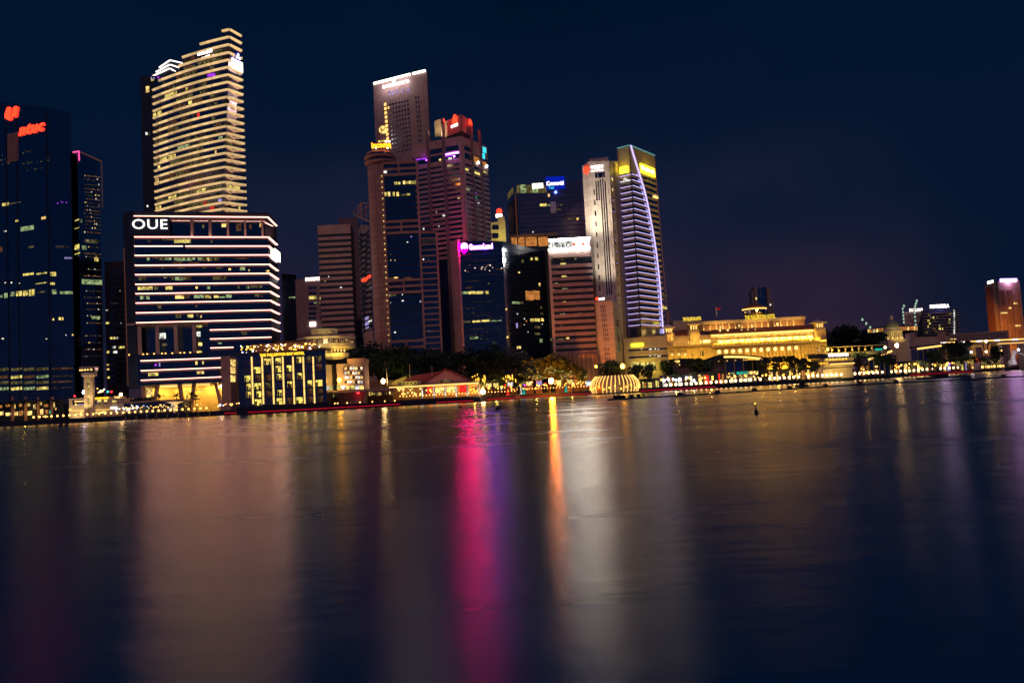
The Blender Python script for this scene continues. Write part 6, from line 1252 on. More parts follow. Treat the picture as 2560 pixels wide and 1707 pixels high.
zl(f_, [(1300, 700, 1520, 745, 'lit_warm'), (1700, 690, 1980, 740, 'lit_warm')], ZL, t, name='shop_window', o=.15)
text(t, f_, 'CUSTOMS HOUSE', 234, 991.5, 272, 996, 'sign_gold', bold=.03, o=.6)
lamp('SPOT', 'facade_lamp', F.pt(4, 3, 10), F.pt(7, 10, -1), 5000, WARM, .4, angle=100)
for (x, y, mt_, r) in ((203.6, 980, 'lamp_violetw', 1.1), (206, 984, 'logo_magenta' if False else 'lamp_purple', .5), (215, 982, 'lamp_red', .5), (180, 990, 'lamp_red', .5), (237, 971, 'lamp_gold', .4), (245, 978, 'lamp_star', .7), (250, 977, 'lamp_warm', .6), (263, 979, 'lamp_teal', .6), (272, 979, 'lamp_red', .6), (254, 973, 'lamp_white', .4), (240, 981, 'lamp_warm', .5)):
    s_, z_ = f_.pix(x, y); MB().ball(f_.pt(s_, z_, -3), r, 8, 6).build('party_light', mt_, t)
c = W(224, 1000, 468); zt = lambda y: W(224, y, 468).z; t = thing('lookout_tower', 'slim floodlit concrete lookout tower with a flared glazed cabin', 'tower', (c.x, c.y, GZ))
b = MB()
for dx in (-1.55, 1.55): b.box(c.x+dx-1.0, c.x+dx+1.0, c.y-1.2, c.y+1.2, GZ, zt(948))
b.build('shaft', 'white_stone', t)
for k in range(6): MB().box(c.x-.5, c.x+.5, c.y-.7, c.y-.2, zt(958+k*12), zt(949.5+k*12)).build('shaft_light', 'lit_yellow', t)
MB().lathe((c.x, c.y, 0), [(2.6, zt(951)), (2.9, zt(940.5)), (4.3, zt(939)), (4.3, zt(932))], 8, math.pi/8, 2*math.pi+math.pi/8).build('cabin_base', 'white_stone', t)
MB().lathe((c.x, c.y, 0), [(4.1, zt(932)), (4.9, zt(920))], 8, math.pi/8, 2*math.pi+math.pi/8).build('cabin_glazing', 'glass', t); MB().lathe((c.x, c.y, 0), [(5.2, zt(920)), (5.2, zt(917))], 8, math.pi/8, 2*math.pi+math.pi/8).build('cabin_roof', 'white_stone', t)
for k in range(5): MB().ball((c.x-3.3+k*1.65, c.y-4.6+.25*(k-2)**2, zt(925)), .55, 8, 6).build('cabin_lamp', 'strip_gold', t)
lamp('SPOT', 'tower_lamp', (c.x-3, c.y-9, GZ+.5), (c.x, c.y, zt(960)), 14000, C(255, 205, 120), .4, angle=70); lamp('SPOT', 'tower_lamp', (c.x+4, c.y-8, GZ+.5), (c.x, c.y, zt(930)), 15000, C(255, 205, 120), .4, angle=40)
F = Face(290, 472, 520, 472, 1010); t = thing('arcade', 'low dark waterfront arcade with a flat planted roof and a mushroom column', 'building', (F.A.x, F.A.y, GZ))
MB().fbox(F, 0, F.L*.75, GZ, F.z(360, 1004), -9, -3).build('glass_wall', 'glass', t); MB().fbox(F, -2, F.L*.82, F.z(380, 1004), F.z(380, 1001), -12, 1.5).build('roof', 'brown_clad', t)
c = W(438, 1010, 469); zt = lambda y: W(438, y, 469).z; MB().lathe((c.x, c.y, 0), [(1.2, GZ), (1.0, zt(1012)), (2, zt(1009)), (5.4, zt(1003))], 16).build('mushroom_column', 'white_stone', t)
lamp('SPOT', 'column_lamp', (c.x, c.y-6, GZ+.4), (c.x, c.y, zt(1004)), 3500, WARM, .3, angle=80)
f_ = face2(F.pt(0, 0, -3)[:2], F.pt(F.L, 0, -3)[:2])
sprinkle(t, f_, 30, 296, 1010, 430, 1028, ('lit_warm', 'lit_dim', 'lit_lilac', 'lit_white', 'lit_yellow'), (1.5, 4), (2, 5), seed=21)
# jetty pontoons and small boats on the left
for k in range(3):
    px = 338+k*78; p = G(px, 1049.5-k*3.6); t = thing('pontoon', ('leftmost low dark pontoon of the jetty', 'middle low dark pontoon of the jetty', 'right low dark pontoon of the jetty, by the lettered hotel')[k], 'pontoon', tuple(p), 'jetty pontoons')
    MB().box(p.x-8, p.x+8, p.y, p.y+2.6, -.3, .45).build('deck', 'timber', t)
    for j in range(3): MB().tube((p.x-6+j*6, p.y+1.2, .45), (p.x-6+j*6, p.y+1.2, 2.6), .12).build('mooring_post', 'lit_dim', t)
p = G(425, 1043.5); t = thing('small_boat', 'small boat glowing purple, moored at the left jetty', 'boat', tuple(p))
MB().hexa([(p.x-2.2, p.y-.6, -.1), (p.x+2.4, p.y-.6, -.1), (p.x+2.4, p.y+.8, -.1), (p.x-2.2, p.y+.8, -.1), (p.x-2.7, p.y-.9, .8), (p.x+3.2, p.y-.9, .8), (p.x+3.2, p.y+1, .8), (p.x-2.7, p.y+1, .8)]).build('hull', 'hull', t)
MB().box(p.x-1.9, p.x+2.0, p.y-.7, p.y+.8, .8, 2.3).build('canopy', 'lit_purple', t); MB().box(p.x-.3, p.x+.4, p.y-.8, p.y-.7, 1.2, 1.8).build('screen', 'sign_cyan', t)
def trail_strip(px0, px1, z, label, grp, mat='trail_red'):  # added glowing strips stand in for the light trails of boats
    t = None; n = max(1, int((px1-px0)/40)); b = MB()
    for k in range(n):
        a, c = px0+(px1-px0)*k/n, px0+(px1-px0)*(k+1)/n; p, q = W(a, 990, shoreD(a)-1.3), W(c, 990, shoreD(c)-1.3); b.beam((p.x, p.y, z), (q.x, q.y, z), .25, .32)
    return tag(b.build('boat_trail_strip', mat, None, loc=tuple(b.v[0])), label, 'light trail', grp)
trail_strip(560, 1000, 1.1, 'red strip standing for boat light trails along the quay under the lettered bay hotel', 'red boat trail strips')
trail_strip(1090, 1480, .9, 'red strip standing for boat light trails between the pier and the ribbed pavilion', 'red boat trail strips')
trail_strip(1600, 1790, 1.0, 'red strip standing for boat light trails below the left half of the golden hotel', 'red boat trail strips')
trail_strip(2250, 2500, 1.2, 'red strip standing for boat light trails along the right end of the far quay', 'red boat trail strips')
# ================= lettered bay hotel on the water
DH = 432
fh = Face(596, DH, 815, DH, 930); Z6 = lambda x, y: (540+x/5.6, 780+y/5.6)
t = thing('bay_hotel', 'dark cubic waterside hotel with glowing vertical fins, lettering and a sparkling roof terrace', 'hotel', (fh.A.x, fh.A.y, 0))
zt = fh.z(700, 881)
MB().fbox(fh, 0, fh.L, -1, zt, -30, 0).build('wall', 'glass', t)
MB().fbox(fh, -1, fh.L+1, -1, fh.z(700, 1012), -4, 1.6).build('quay_base', 'quay_stone', t)
xt = (495, 640, 787, 930, 1073, 1217, 1357); xb = (525, 670, 815, 960, 1103, 1247, 1385)
fin_s = []
for a, b in zip(xt, xb):
    s_ = fh.pix(*Z6((a+b)/2, 950))[0]; fin_s.append(s_)
    z1, z0 = fh.z(*Z6(a, 622)), fh.z(*Z6(b, 1290)); 
    for k in range(6): MB().fbox(fh, s_-.27, s_+.27, z0+(z1-z0)*k/6+.12, z0+(z1-z0)*(k+1)/6-.12, -.1, .7).build('fin_light', 'strip_gold', t)
bay = fin_s[1]-fin_s[0]; fin_s = [fin_s[0]-bay]+fin_s+[fin_s[-1]+bay]
pat = ['ooYyoYdd', 'oYoyWoqd', 'YdoYqYoo'.replace('Y', 'Y'), 'YYdoYodYY'[:8].replace('d', 'd'), 'yYdYooqd', 'oYoyqYdd']
pat = ['ooYyoYdd', 'oYoyYooq', 'YqqYqYoo', 'YYdoYoYY', 'yYqYooqq', 'oYoyqYqq']
ztop6 = fh.z(*Z6(900, 628)); pitch = (ztop6-fh.z(*Z6(960, 1300)))/6
rd_ = random.Random(9)
for r in range(6):
    for c_ in range(8):
        ch = pat[r][c_]; s0, s1 = fin_s[c_]+1.0, fin_s[c_+1]-.9
        if c_ == 0: s0 += .5
        z1 = ztop6-r*pitch-.5; z0 = z1-pitch+1.0
        mt_ = {'Y': 'lit_room', 'y': 'lit_room', 'q': 'lit_brown', 'd': 'lit_dim', 'o': None}[ch]
        f = MB().fbox(fh, s0-.3, s1+.3, z0-.3, z0-.05, -.05, .35).build('sill', 'dark_metal', t)
        if mt_:
            wd = (s1-s0); k0 = .18 if ch != 'Y' else .3*((r+c_) % 2); wn_ = MB().fbox(fh, s0+wd*k0, s1-wd*.05, z0, z1, -.05, .18).build('lit_window', mt_, t)
            MB().fbox(fh, s0+wd*(k0+.02), s0+wd*(k0+.3), z0, z0+(z1-z0)*rd_.uniform(.5, .95), .18, .24).build('curtain', 'timber', t)
            if rd_.random() < .6: MB().fbox(fh, s1-wd*rd_.uniform(.25, .5), s1-wd*.08, z0, z0+(z1-z0)*rd_.uniform(.25, .6), .18, .24).build('curtain', 'bronze', t)
        else: MB().fbox(fh, s0, s1, z0, z1, -.05, .12).build('window', 'glass_plum', t)
text(t, fh, 'THE FULLERTON BAY HOTEL', 650, 878.8, 761, 886, 'sign_gold', bold=.015, o=.5)
MB().fbox(fh, -1.2, fh.L+.8, zt, zt+.8, -31, 1.2).build('roof_slab', 'timber', t)
fb_ = face2(fh.pt(0, 0, -6)[:2], fh.pt(fh.L, 0, -6)[:2])
MB().fbox(fb_, fb_.L*.1, fb_.L*.86, zt+.8, fb_.z(690, 857), -16, -2).build('terrace_bar', 'timber', t); MB().fbox(fb_, fb_.L*.38, fb_.L*.65, fb_.z(690, 857), fb_.z(690, 852), -14, -4).build('terrace_roof', 'timber', t)
rd = random.Random(77); sp_ = fh.L-4
for k in range(100):
    s_ = 1+rd.random()*(fh.L*.9); z_ = zt+rd.uniform(.9, 4.6); MB().ball(fh.pt(s_, z_, -rd.uniform(.5, 5)), rd.uniform(.2, .46), 6, 4).build('terrace_lamp', rd.choice(('lamp_gold', 'lamp_warm', 'lamp_gold', 'lamp_warm', 'lit_spark', 'lamp_white')) , t)
lamp('AREA', 'terrace_glow', fh.pt(fh.L*.5, zt+1.2, .4), fb_.pt(fb_.L*.5, zt+4, -3), 1500, C(255, 160, 60), 34, 1)
# ================= round tower pavilion with discs
DR = 455; c = W(829, 930, DR); zr = lambda y: W(829, y, DR).z
t = thing('disc_pavilion', 'pale lit concrete pavilion of stacked discs on one round stem, right of the lettered hotel', 'pavilion', (c.x, c.y, GZ))
MB().lathe((c.x, c.y, 0), [(1.75, GZ), (1.75, zr(893))], 20).build('stem', 'cream_stone', t)
MB().lathe((c.x+2.2, c.y, 0), [(3, zr(899)), (8.0, zr(893)), (8.0, zr(884)), (7, zr(883))], 40).build('lower_disc', 'cream_stone', t)
cw = W(812, 860, DR); 
MB().lathe((cw.x, cw.y+4, 0), [(12, zr(876)), (16.4, zr(870)), (16.4, zr(860.5))], 48).build('main_disc', 'cream_stone', t); MB().lathe((cw.x, cw.y+4, 0), [(15.4, zr(860.5)), (15.4, zr(848))], 48).build('lounge_glazing', 'glass_plum', t)
MB().lathe((cw.x, cw.y+4, 0), [(16.6, zr(848)), (16.6, zr(843)), (8, zr(841))], 48).build('disc_roof', 'cream_stone', t)
for k in range(40):
    a = math.pi+math.pi*k/39; MB().tube((cw.x+16.4*math.cos(a), cw.y+4+16.4*math.sin(a), zr(860)), (cw.x+16.4*math.cos(a), cw.y+4+16.4*math.sin(a), zr(848)), .12, n=4).build('post', 'pale_frame', t)
for k in range(15):
    a = math.pi*1.05+math.pi*.9*k/14; MB().ball((cw.x+15.7*math.cos(a), cw.y+4+15.7*math.sin(a), zr(853+k % 3*2)), .35, 6, 5).build('lounge_lamp', 'lit_warm', t)
ct = W(808, 830, DR); MB().lathe((ct.x, ct.y+3, 0), [(6.9, zr(842)), (7.1, zr(822))], 40).build('top_drum', 'cream_stone', t)
for k in range(22):
    a = math.pi+math.pi*k/21; MB().tube((ct.x+7.3*math.cos(a), ct.y+3+7.3*math.sin(a), zr(842)), (ct.x+7.4*math.cos(a), ct.y+3+7.4*math.sin(a), zr(821)), .18, n=4).build('rib', 'pale_frame', t)
for k in range(5): q = W(829+k*8, 876, DR-10); MB().ball(q, .5, 6, 5, 1.6).build('disc_lamp', 'strip_gold', t)
lamp('AREA', 'disc_lamp', W(845, 884, DR-12), W(845, 870, DR-6), 1500, C(255, 205, 90), 14, 2); lamp('SPOT', 'disc_lamp', W(808, 856, DR-40), W(808, 831, DR), 24000, C(255, 222, 130), .4, angle=40); lamp('SPOT', 'disc_lamp', W(835, 966, DR-16), W(831, 925, DR), 15000, C(255, 205, 100), .4, angle=110)
# small brown lit house and deck
F = Face(842, 452, 911, 452, 930); t = thing('lit_house', 'brown four storey house with rows of sparkling windows, left of the red roofed pier', 'building', (F.A.x, F.A.y, GZ))
MB().fbox(F, 0, F.L, GZ, F.z(880, 908), -14, 0).build('wall', 'brown_clad', t); MB().fbox(F, F.L*.4, F.L+.3, F.z(880, 908), F.z(890, 896), -14, .2).build('roof', 'frame_rust', t)
for r in range(4):
    for k in range(7):
        x = 862+k*6.6; lit(t, F, [(x, 917+r*11.5, x+4.6, 923.5+r*11.5, ('lit_warm', 'lit_white', 'lit_spark', 'lit_brown')[(r+k*3) % 4])], o=.2)
for k in range(6): x = 842+k*11.5; lit(t, F, [(x, 963, x+9.5, 973, ('lit_yellow', 'lit_white', 'lit_warm')[k % 3])], name='shop_window', o=.3)
F = Face(808, 445, 990, 455, 990); t = thing('deck_restaurant', 'low waterside restaurant with warm lamps under a long flat roof, left of the pier', 'restaurant', (F.A.x, F.A.y, GZ))
MB().fbox(F, 0, F.L, F.z(890, 980), F.z(890, 974), -14, 1).build('roof', 'brown_clad', t); MB().fbox(F, 1, F.L-1, GZ, F.z(890, 980), -14, -7).build('wall', 'timber', t)
f_ = face2(F.pt(0, 0, -7)[:2], F.pt(F.L, 0, -7)[:2])
rd = random.Random(31)
for k in range(28):
    x = 815+k*6; lit(t, f_, [(x, 984-(x-815)*.045+rd.uniform(0, 3), x+rd.uniform(2, 5), 992-(x-815)*.045+rd.uniform(0, 4), rd.choice(('lit_warm', 'lit_yellow', 'lit_dim', 'lit_brown')))], name='shop_window')
for k in range(8): MB().fbox(F, 1+k*5, 1.4+k*5, GZ, F.z(890, 980), -.6, -.2).build('post', 'timber', t)
for x, y in ((826, 986), (850, 986), (905, 983)): lit(t, f_, [(x-4, y-2, x+5, y+1, 'sign_soft')], name='lit_sign', o=.6)
s_, z_ = F.pix(895, 981); MB().ball(F.pt(s_, z_, .3), .8, 8, 6).build('red_lantern', 'lamp_red', t)
p = G(929.5, 1016); t = thing('channel_marker', 'low red glowing marker float on the water left of the pier', 'marker', tuple(p)); MB().lathe((p.x, p.y, 0), [(1.1, -.2), (1.1, .3)], 14).build('float', 'hull', t); MB().ball((p.x, p.y, .5), .95, 12, 6, .9).build('light', 'lamp_red', t)
t, (F,), T = flat_tower('shed_building', 'low dark hall with an ochre gable between the brown lit house and the red roof', 'building', [(905, 500), (1000, 500)], [955, 950], 20, 'bronze', py=960)
s0, z0 = F.pix(985, 960); s1, z1 = F.pix(1008, 938); MB().poly(F, [(s0-2, z0), (s1+6, z0), (s1+3.6, z1), (s0+1, z0+2.4)], -6, .4).build('gable', 'olive_stone', t); lamp('SPOT', 'gable_lamp', F.pt(s0+4, 8, 9), F.pt(s0+3, z1-2, 0), 3500, C(255, 220, 70), .3, angle=80)
# ================= red roofed pier
DP = 456; F = Face(975, DP, 1197, DP, 960); ZP = lambda x, y: (900+x/5.6, 860+y/5.6); zp = lambda x, y: F.z(*ZP(x, y))
t = thing('pier_hall', 'red roofed pier hall with a pale gable, fan window and glowing arches over dark piles', 'building', (F.A.x, F.A.y, 0))
sx = lambda x, y=700: F.pix(*ZP(x, y))[0]
ze = F.z(1100, 962); MB().fbox(F, -.5, F.L, ze-.5, ze+.35, -.4, .8).build('fascia_light', 'strip_gold', t)
MB().fbox(F, -.5, F.L, ze+.36, ze+1.0, -24, .9).build('flat_roof', 'concrete', t)
ga, gp, gb = (sx(860, 555), ze+1.0), (sx(1190, 365), F.z(*ZP(1190, 365))), (sx(1560, 535), ze+1.0)
MB().poly(F, [ga, gb, gp], -3.4, -2.6).build('gable_wall', 'pink_panel', t)
def P3(s_, z, o): return F.pt(s_, z, o)
dz = gp[1]; b = MB(); th = Vector((0, 0, .5))
q = [P3(ga[0]-.8, ga[1]-.2, -1.9), P3(gp[0], dz+.5, -1.9), P3(gp[0], dz+.5, -24), P3(ga[0]-.8, ga[1]-.2, -24)]; b.hexa([v for v in q]+[v+th for v in q])
q = [P3(gp[0], dz+.5, -1.9), P3(gb[0]+.8, gb[1]-.2, -1.9), P3(gb[0]+.8, gb[1]-.2, -24), P3(gp[0], dz+.5, -24)]; b.hexa([v for v in q]+[v+th for v in q]); b.build('gable_roof', 'roof_red', t)
rl0, rl1 = sx(505, 560), sx(690, 437); zl_ = F.z(*ZP(690, 437)); b = MB()
q = [P3(rl0, ze+1.4, -3.8), P3(gp[0]+1, ze+1.4, -3.8), P3(gp[0]+1, ze+1.4, -22), P3(rl0, ze+1.4, -22)]; r_ = [P3(rl1, zl_, -12), P3(gp[0]+1, dz+.2, -12), P3(gp[0]+1, dz+.2, -14), P3(rl1, zl_, -14)]; b.hexa(q+r_).build('hipped_roof', 'roof_red', t)
s0, s1 = sx(520, 580), sx(850, 550); MB().fbox(F, s0, s1, ze+1.0, ze+3.0, -2.3, -1.6).build('parapet', 'olive_stone', t)
for k in range(5): MB().fbox(F, s0+1.2+k*2.1, s0+2.1+k*2.1, ze+1.5, ze+2.3, -1.65, -1.5).build('parapet_opening', 'dark_wall', t)
fc, fr__ = (sx(1200, 550), ze+1.1), 4.7
for k in range(6):
    a0, a1 = math.pi*k/6+.03, math.pi*(k+1)/6-.03; MB().poly(F, [(fc[0]+fr__*.12*math.cos(a0), fc[1]+.2), (fc[0]+fr__*math.cos(a0), fc[1]+1.9*math.sin(a0)), (fc[0]+fr__*math.cos((a0+a1)/2), fc[1]+1.9*math.sin((a0+a1)/2)), (fc[0]+fr__*math.cos(a1), fc[1]+1.9*math.sin(a1)), (fc[0]+fr__*.12*math.cos(a1), fc[1]+.2)], -2.7, -2.3).build('fan_window', 'lit_dim', t)
dk = F.z(1100, 994); MB().fbox(F, -1, F.L+1, dk-.7, dk, -26, 2.2).build('deck', 'timber', t)
MB().fbox(F, 0, F.L, dk, ze-.5, -20, -9).build('back_wall', 'orange_clad', t)
for x in (870, 1035, 1190, 1345, 1505, 1660):
    s_ = sx(x, 650); MB().fbox(F, s_-.55, s_+.55, dk, ze-.5, -.8, 0).build('pilaster', 'white_stone', t); MB().fbox(F, s_-.3, s_+.3, dk+.3, ze-1.4, .02, .2).build('pilaster_light', 'lit_white', t)
fB = face2(F.pt(0, 0, -9)[:2], F.pt(F.L, 0, -9)[:2])
zl(fB, [(945, 600, 1005, 690, 'lit_red'), (1395, 570, 1490, 680, 'lit_red'), (1575, 590, 1640, 660, 'lit_orange'), (1060, 600, 1180, 690, 'lit_warm'), (1215, 590, 1330, 680, 'lit_warm'), (885, 600, 935, 690, 'lit_brown')], ZP, t, name='lit_arch', o=.25)
rd = random.Random(3)
for k in range(30):
    x = rd.uniform(490, 850); MB().ball(F.pt(sx(x, 660), F.z(*ZP(x, rd.choice((625, 645, 680, 700)))), -rd.uniform(1, 7)), rd.uniform(.25, .5), 6, 5, 1.4).build('hall_lamp', rd.choice(('lamp_gold', 'lamp_warm', 'lit_yellow')), t)
for k in range(20):
    x = rd.uniform(890, 1650); MB().ball(F.pt(sx(x, 660), F.z(*ZP(x, rd.uniform(615, 660)))-.4, -rd.uniform(2, 8)), rd.uniform(.28, .5), 6, 5).build('hall_lamp', rd.choice(('lamp_gold', 'lamp_warm', 'lamp_gold')), t)
for k in range(26): MB().tube(F.pt(.5+k*(F.L-1)/25, -1, 1), F.pt(.5+k*(F.L-1)/25, dk-.7, 1), .22, n=6).build('pile', 'quay_stone', t)
for x, y0, y1, mt_ in ((350, 500, 335, 'pale_frame'), (675, 435, 275, 'olive_stone'), (990, 405, 300, 'pale_frame')):
    MB().tube(F.pt(sx(x, y0), F.z(*ZP(x, y0))-3, -8), F.pt(sx(x, y0), F.z(*ZP(x, y1)), -8), .32, .16).build('mast', mt_, t)
lamp('AREA', 'hall_glow', F.pt(sx(1250), ze-1, -3), F.pt(sx(1250), dk, -9), 900, AMBER, 22, 2); lamp('SPOT', 'gable_lamp', F.pt(sx(1190), ze-2, 14), F.pt(sx(1190), dz-2, -3), 3600, C(255, 120, 70), .4, angle=90); lamp('SPOT', 'mast_lamp', F.pt(sx(700), ze+1.5, 8), F.pt(sx(675), zl_, -8), 2600, C(255, 220, 80), .3, angle=70)
# ================= market stalls and shops right of the pier
stall = [('stall with a bright white front, in the middle of the market', 1276, 'lit_white'), ('stall with a red front and lamp, left part of the market', 1258, 'lit_red'), ('stall with a warm front beside the pier', 1222, 'lit_warm'), ('stall with a dim gold front between the pier and the market middle', 1240, 'lit_yellow'), ('stall with a gold front right of the white one', 1322, 'lit_warm'), ('stall with a violet white front near the orange lamp', 1348, 'lit_lilac'), ('stall with a warm front just right of the orange lamp', 1396, 'lit_warm'), ('stall with a broad orange front left of the blue screen', 1442, 'lit_orange'), ('stall with a pale gold front below the orange lit trees', 1425, 'lit_yellow')]
for lb, px, mt_ in stall:
    D = shoreD(px)+22; F = Face(px-7.5, D, px+7.5, D, 968); yb = 968-(px-1220)*.045; t = thing('market_stall', lb, 'stall', (F.A.x, F.A.y, GZ), 'market stalls')
    MB().fbox(F, 0, F.L, GZ, F.z(px, yb-12), -3, 0).build('wall', 'timber', t); MB().fbox(F, -.4, F.L+.4, F.z(px, yb-12), F.z(px, yb-14), -3.4, .8).build('roof', 'dark_metal', t); lit(t, F, [(px-6.5, yb-10, px+6.5, yb+1, mt_)], name='lit_front', o=.2)
F = Face(1463, 526, 1485, 526, 955); t = thing('video_screen', 'small pale blue outdoor video screen left of the ribbed pavilion', 'screen', (F.A.x, F.A.y, GZ)); MB().fbox(F, 0, F.L, F.z(1473, 965), F.z(1473, 951), -.5, 0).build('frame', 'dark_metal', t); lit(t, F, [(1464, 952, 1483.5, 964, 'screen_blue')], name='screen', o=.1); lit(t, F, [(1468, 956, 1480, 962.5, 'sign_soft')], name='picture', o=.2)
for a in (.15, .85): MB().fbox(F, F.L*a-.1, F.L*a+.1, GZ, F.z(1473, 965), -.4, -.1).build('leg', 'dark_metal', t)
# ================= glowing ribbed pavilion
DQ = 506; c = W(1542, 975, DQ); zq_ = lambda y: W(1542, y, DQ).z; t = thing('ribbed_pavilion', 'round glass pavilion ringed with glowing curved ribs at the water edge', 'pavilion', (c.x, c.y, 0))
zb0 = zq_(980); H_ = zq_(938.5)-zb0
prof = [(15.2, 0), (15.9, .22), (15.7, .45), (14.9, .68), (13.4, .86), (12.0, 1.0)]
MB().lathe((c.x, c.y+9, zb0), [(r-.5, u*H_) for r, u in prof], 48).build('glass_wall', 'bronze', t); MB().lathe((c.x, c.y+9, 0), [(17, -1), (17, zb0)], 48).build('base', 'quay_stone', t)
for k in range(36):
    a = 2*math.pi*k/36+.05
    if math.sin(a) > .35: continue
    b = MB(); sk = .1 if k in (24, 27) else 0; pp = [Vector((c.x+r*math.cos(a+.05*u), c.y+9+r*math.sin(a+.05*u), zb0+u*H_)) for r, u in prof]
    for A, B in zip(pp[2 if k in (22, 27) else 0:], pp[3 if k in (22, 27) else 1:]): b.tube(A, B, .3, .3, 6)
    b.build('rib_light', 'strip_gold', t)
for k in range(12): 
    a = math.pi*1.1+math.pi*.8*k/11; MB().ball((c.x+15.9*math.cos(a), c.y+9+15.9*math.sin(a), zb0+2.2+(k % 3)*.9), .5, 8, 5).build('cafe_lamp', 'lamp_gold', t)
lamp('AREA', 'pavilion_glow', (c.x, c.y-12, zb0+.4), (c.x, c.y-6, zb0+6), 700, WARM, 20, 1)
# restaurant row along the right promenade
for px0, px1, yt, yb, lb, ms in ((1605, 1650, 948, 962, 'small white canopied kiosk right of the ribbed pavilion', ('lit_white', 'lit_yellow')), (1655, 1745, 938, 952, 'shop row with violet white windows below the left end of the golden hotel', ('lit_white', 'lit_lilac', 'lit_warm', 'lit_dim')), (1745, 1815, 930, 948, 'shop row with warm and red windows left of the long glowing eave', ('lit_orange', 'lit_warm', 'lit_red', 'lit_yellow')), (1910, 1985, 924, 940, 'shop row with gold and pink windows right of the long glowing eave', ('lit_warm', 'lit_orange', 'lit_yellow', 'lit_white')), (1990, 2056, 920, 936, 'shop row with gold windows left of the pavilion with the pink sign', ('lit_warm', 'lit_yellow')), (2150, 2235, 908, 925, 'shop row with warm windows right of the pavilion with the pink sign', ('lit_orange', 'lit_warm', 'lit_brown')), (2238, 2330, 903, 917, 'long row of gold lit restaurant windows below the slanting eave', ('lit_yellow', 'lit_warm', 'lit_warm')), (2330, 2420, 902, 912, 'shop row with violet and gold windows left of the red awning', ('lit_warm', 'lit_lilac', 'lit_yellow'))):
    D = shoreD((px0+px1)/2)+20; F = Face(px0, D, px1, D, yb); ym = lambda x, y: y-(x-(px0+px1)/2)*.052; t = thing('shop_row', lb, 'shop', (F.A.x, F.A.y, GZ))
    zt_ = F.z((px0+px1)/2, yt); MB().fbox(F, 0, F.L, GZ, zt_, -6, 0).build('wall', 'dark_wall', t); MB().fbox(F, -.5, F.L+.5, zt_, zt_+.5, -6.5, 1.5).build('roof', 'dark_metal', t)
    rd = random.Random(int(px0)); x = px0+1.5
    while x < px1-4:
        w_ = rd.uniform(1.3, 4.5); y0 = yt+rd.uniform(2, 9)
        if rd.random() < .82: s0, z0 = F.pix(x, ym(x, yb)); s1, z1 = F.pix(min(x+w_, px1-.5), ym(x, y0)); MB().fbox(F, s0, s1, GZ+.4, max(z1, GZ+1.4), -.1, .2).build('shop_window', rd.choice(ms+('lit_brown', 'lit_dim', 'lit_orange')), t)
        x += w_+rd.uniform(.8, 3)
p = W(2443, 902, 715); t = thing('awning_stall', 'small stall with a red awning near the statue', 'stall', (p.x, p.y, GZ)); MB().box(p.x-2.2, p.x+2.4, p.y, p.y+3, GZ, p.z).build('wall', 'white_paint', t); MB().hexa([(p.x-2.6, p.y-1.6, p.z), (p.x+2.8, p.y-1.6, p.z), (p.x+2.8, p.y+3, p.z), (p.x-2.6, p.y+3, p.z), (p.x-2.6, p.y-1.6, p.z+.3), (p.x+2.8, p.y-1.6, p.z+.3), (p.x+2.8, p.y+3, p.z+1.6), (p.x-2.6, p.y+3, p.z+1.6)]).build('awning', 'lit_red', t)
F = Face(2432, 722, 2514, 770, 910); t = thing('waterside_terrace', 'low waterside terrace with a row of square white lights, left of the statue', 'terrace', (F.A.x, F.A.y, GZ)); MB().fbox(F, 0, F.L, GZ, GZ+1.2, -3, 0).build('wall', 'concrete', t)
for k in range(11): MB().fbox(F, 1+k*(F.L-2)/10.5, 1+k*(F.L-2)/10.5+1.9, GZ+1.3, GZ+3.4, -1.4, -.4).build('terrace_light', 'lamp_warm' if k % 2 else 'strip_gold', t)
# ================= things on the water
def water_line(x): return 992.7-(x-1660)*.0617
t = thing('work_raft', 'low dark work raft with lumpy cargo at the left end of the floating boom', 'raft', tuple(G(1575, 1000)))
a, b_ = G(1522, 1001), G(1632, 993); 
MB().hexa([(a.x, a.y, -.2), (b_.x, b_.y, -.2), (b_.x, b_.y+4, -.2), (a.x, a.y+4, -.2), (a.x-.4, a.y, .5), (b_.x+.4, b_.y, .5), (b_.x, b_.y+4, .5), (a.x, a.y+4, .5)]).build('deck', 'black_rubber', t)
for u, h in ((.16, .9), (.24, 1.0), (.33, .9), (.52, .9), (.68, .8), (.8, .6)): 
    q = Vector(a).lerp(Vector(b_), u)+Vector((0, 1.5, 1)); MB().ball(q, h, 8, 6, .7).build('cargo', 'black_rubber', t)
xs = [1630+i*30 for i in range(34)]
t = thing('floating_boom', 'long dark floating boom with round floats, lying across the water before the right bank', 'boom', tuple(G(1640, water_line(1640))))
b = MB(); pv = None
for x in xs:
    yy = water_line(x) if x < 2150 else water_line(2150)-(x-2150)*.05
    q = G(x, yy); q.z = .05
    if pv is not None: b.tube(pv, q, .42, .42, 8)
    pv = q
b.build('tube', 'black_rubber', t)
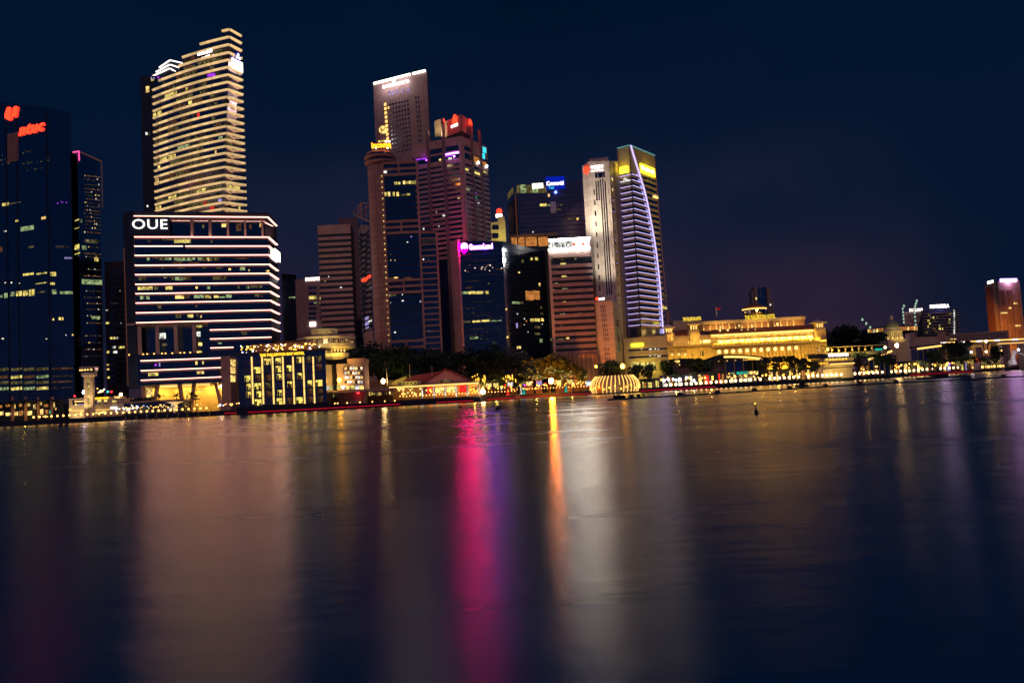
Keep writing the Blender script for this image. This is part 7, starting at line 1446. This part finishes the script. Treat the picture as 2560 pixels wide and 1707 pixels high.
for x in (1701, 1794, 1886, 1974, 2064, 2149, 2240, 2420, 2509):
    yy = water_line(x) if x < 2150 else water_line(2150)-(x-2150)*.05
    q = G(x, yy-1); MB().ball((q.x, q.y, .35), 1.15, 12, 8, .85).build('float', 'black_rubber', t)
p = G(2360, 945); t = thing('barge', 'flat dark barge moored on the floating boom at the right', 'barge', tuple(p)); MB().hexa([(p.x-11, p.y, -.3), (p.x+11, p.y, -.3), (p.x+11, p.y+6, -.3), (p.x-11, p.y+6, -.3), (p.x-12, p.y, .8), (p.x+12, p.y, .8), (p.x+12, p.y+6, .8), (p.x-12, p.y+6, .8)]).build('hull', 'black_rubber', t); MB().box(p.x-4, p.x+3, p.y+1, p.y+5, .8, 1.9).build('deckhouse', 'black_rubber', t)
p = G(2006, 967); t = thing('service_boat', 'small dark boat tied to the floating boom', 'boat', tuple(p)); MB().hexa([(p.x-2.4, p.y, -.2), (p.x+2.4, p.y, -.2), (p.x+2.4, p.y+2, -.2), (p.x-2.4, p.y+2, -.2), (p.x-3, p.y, .9), (p.x+3.4, p.y, .9), (p.x+3, p.y+2, .9), (p.x-3, p.y+2, .9)]).build('hull', 'black_rubber', t); MB().box(p.x-1, p.x+1.2, p.y+.4, p.y+1.6, .9, 2.2).build('cabin', 'black_rubber', t)
p = G(1891, 1034); t = thing('navigation_buoy', 'small dark navigation buoy with an amber light, alone on the open water', 'buoy', tuple(p))
MB().lathe((p.x, p.y, 0), [(.24, -.2), (.3, .1), (.26, .45), (.1, .55)], 14).build('body', 'black_rubber', t); MB().tube((p.x, p.y, .5), (p.x-.08, p.y, 1.35), .12, .05, 8).build('post', 'dark_metal', t); MB().ball((p.x-.09, p.y, 1.45), .11, 8, 6).build('light', 'lamp_gold', t)
for px, py, r, lb in ((1244, 1023.5, .75, 'dark ball float on the purple reflection'), (1148, 1018.5, .4, 'tiny dark float, left of a close pair before the pier'), (1153, 1018.5, .4, 'tiny dark float, right of a close pair before the pier')):
    q = G(px, py); tag(MB().ball((q.x, q.y, r*.4), r, 12, 8).build('ball_float', 'black_rubber', None, loc=(q.x, q.y, 0)), lb, 'float')
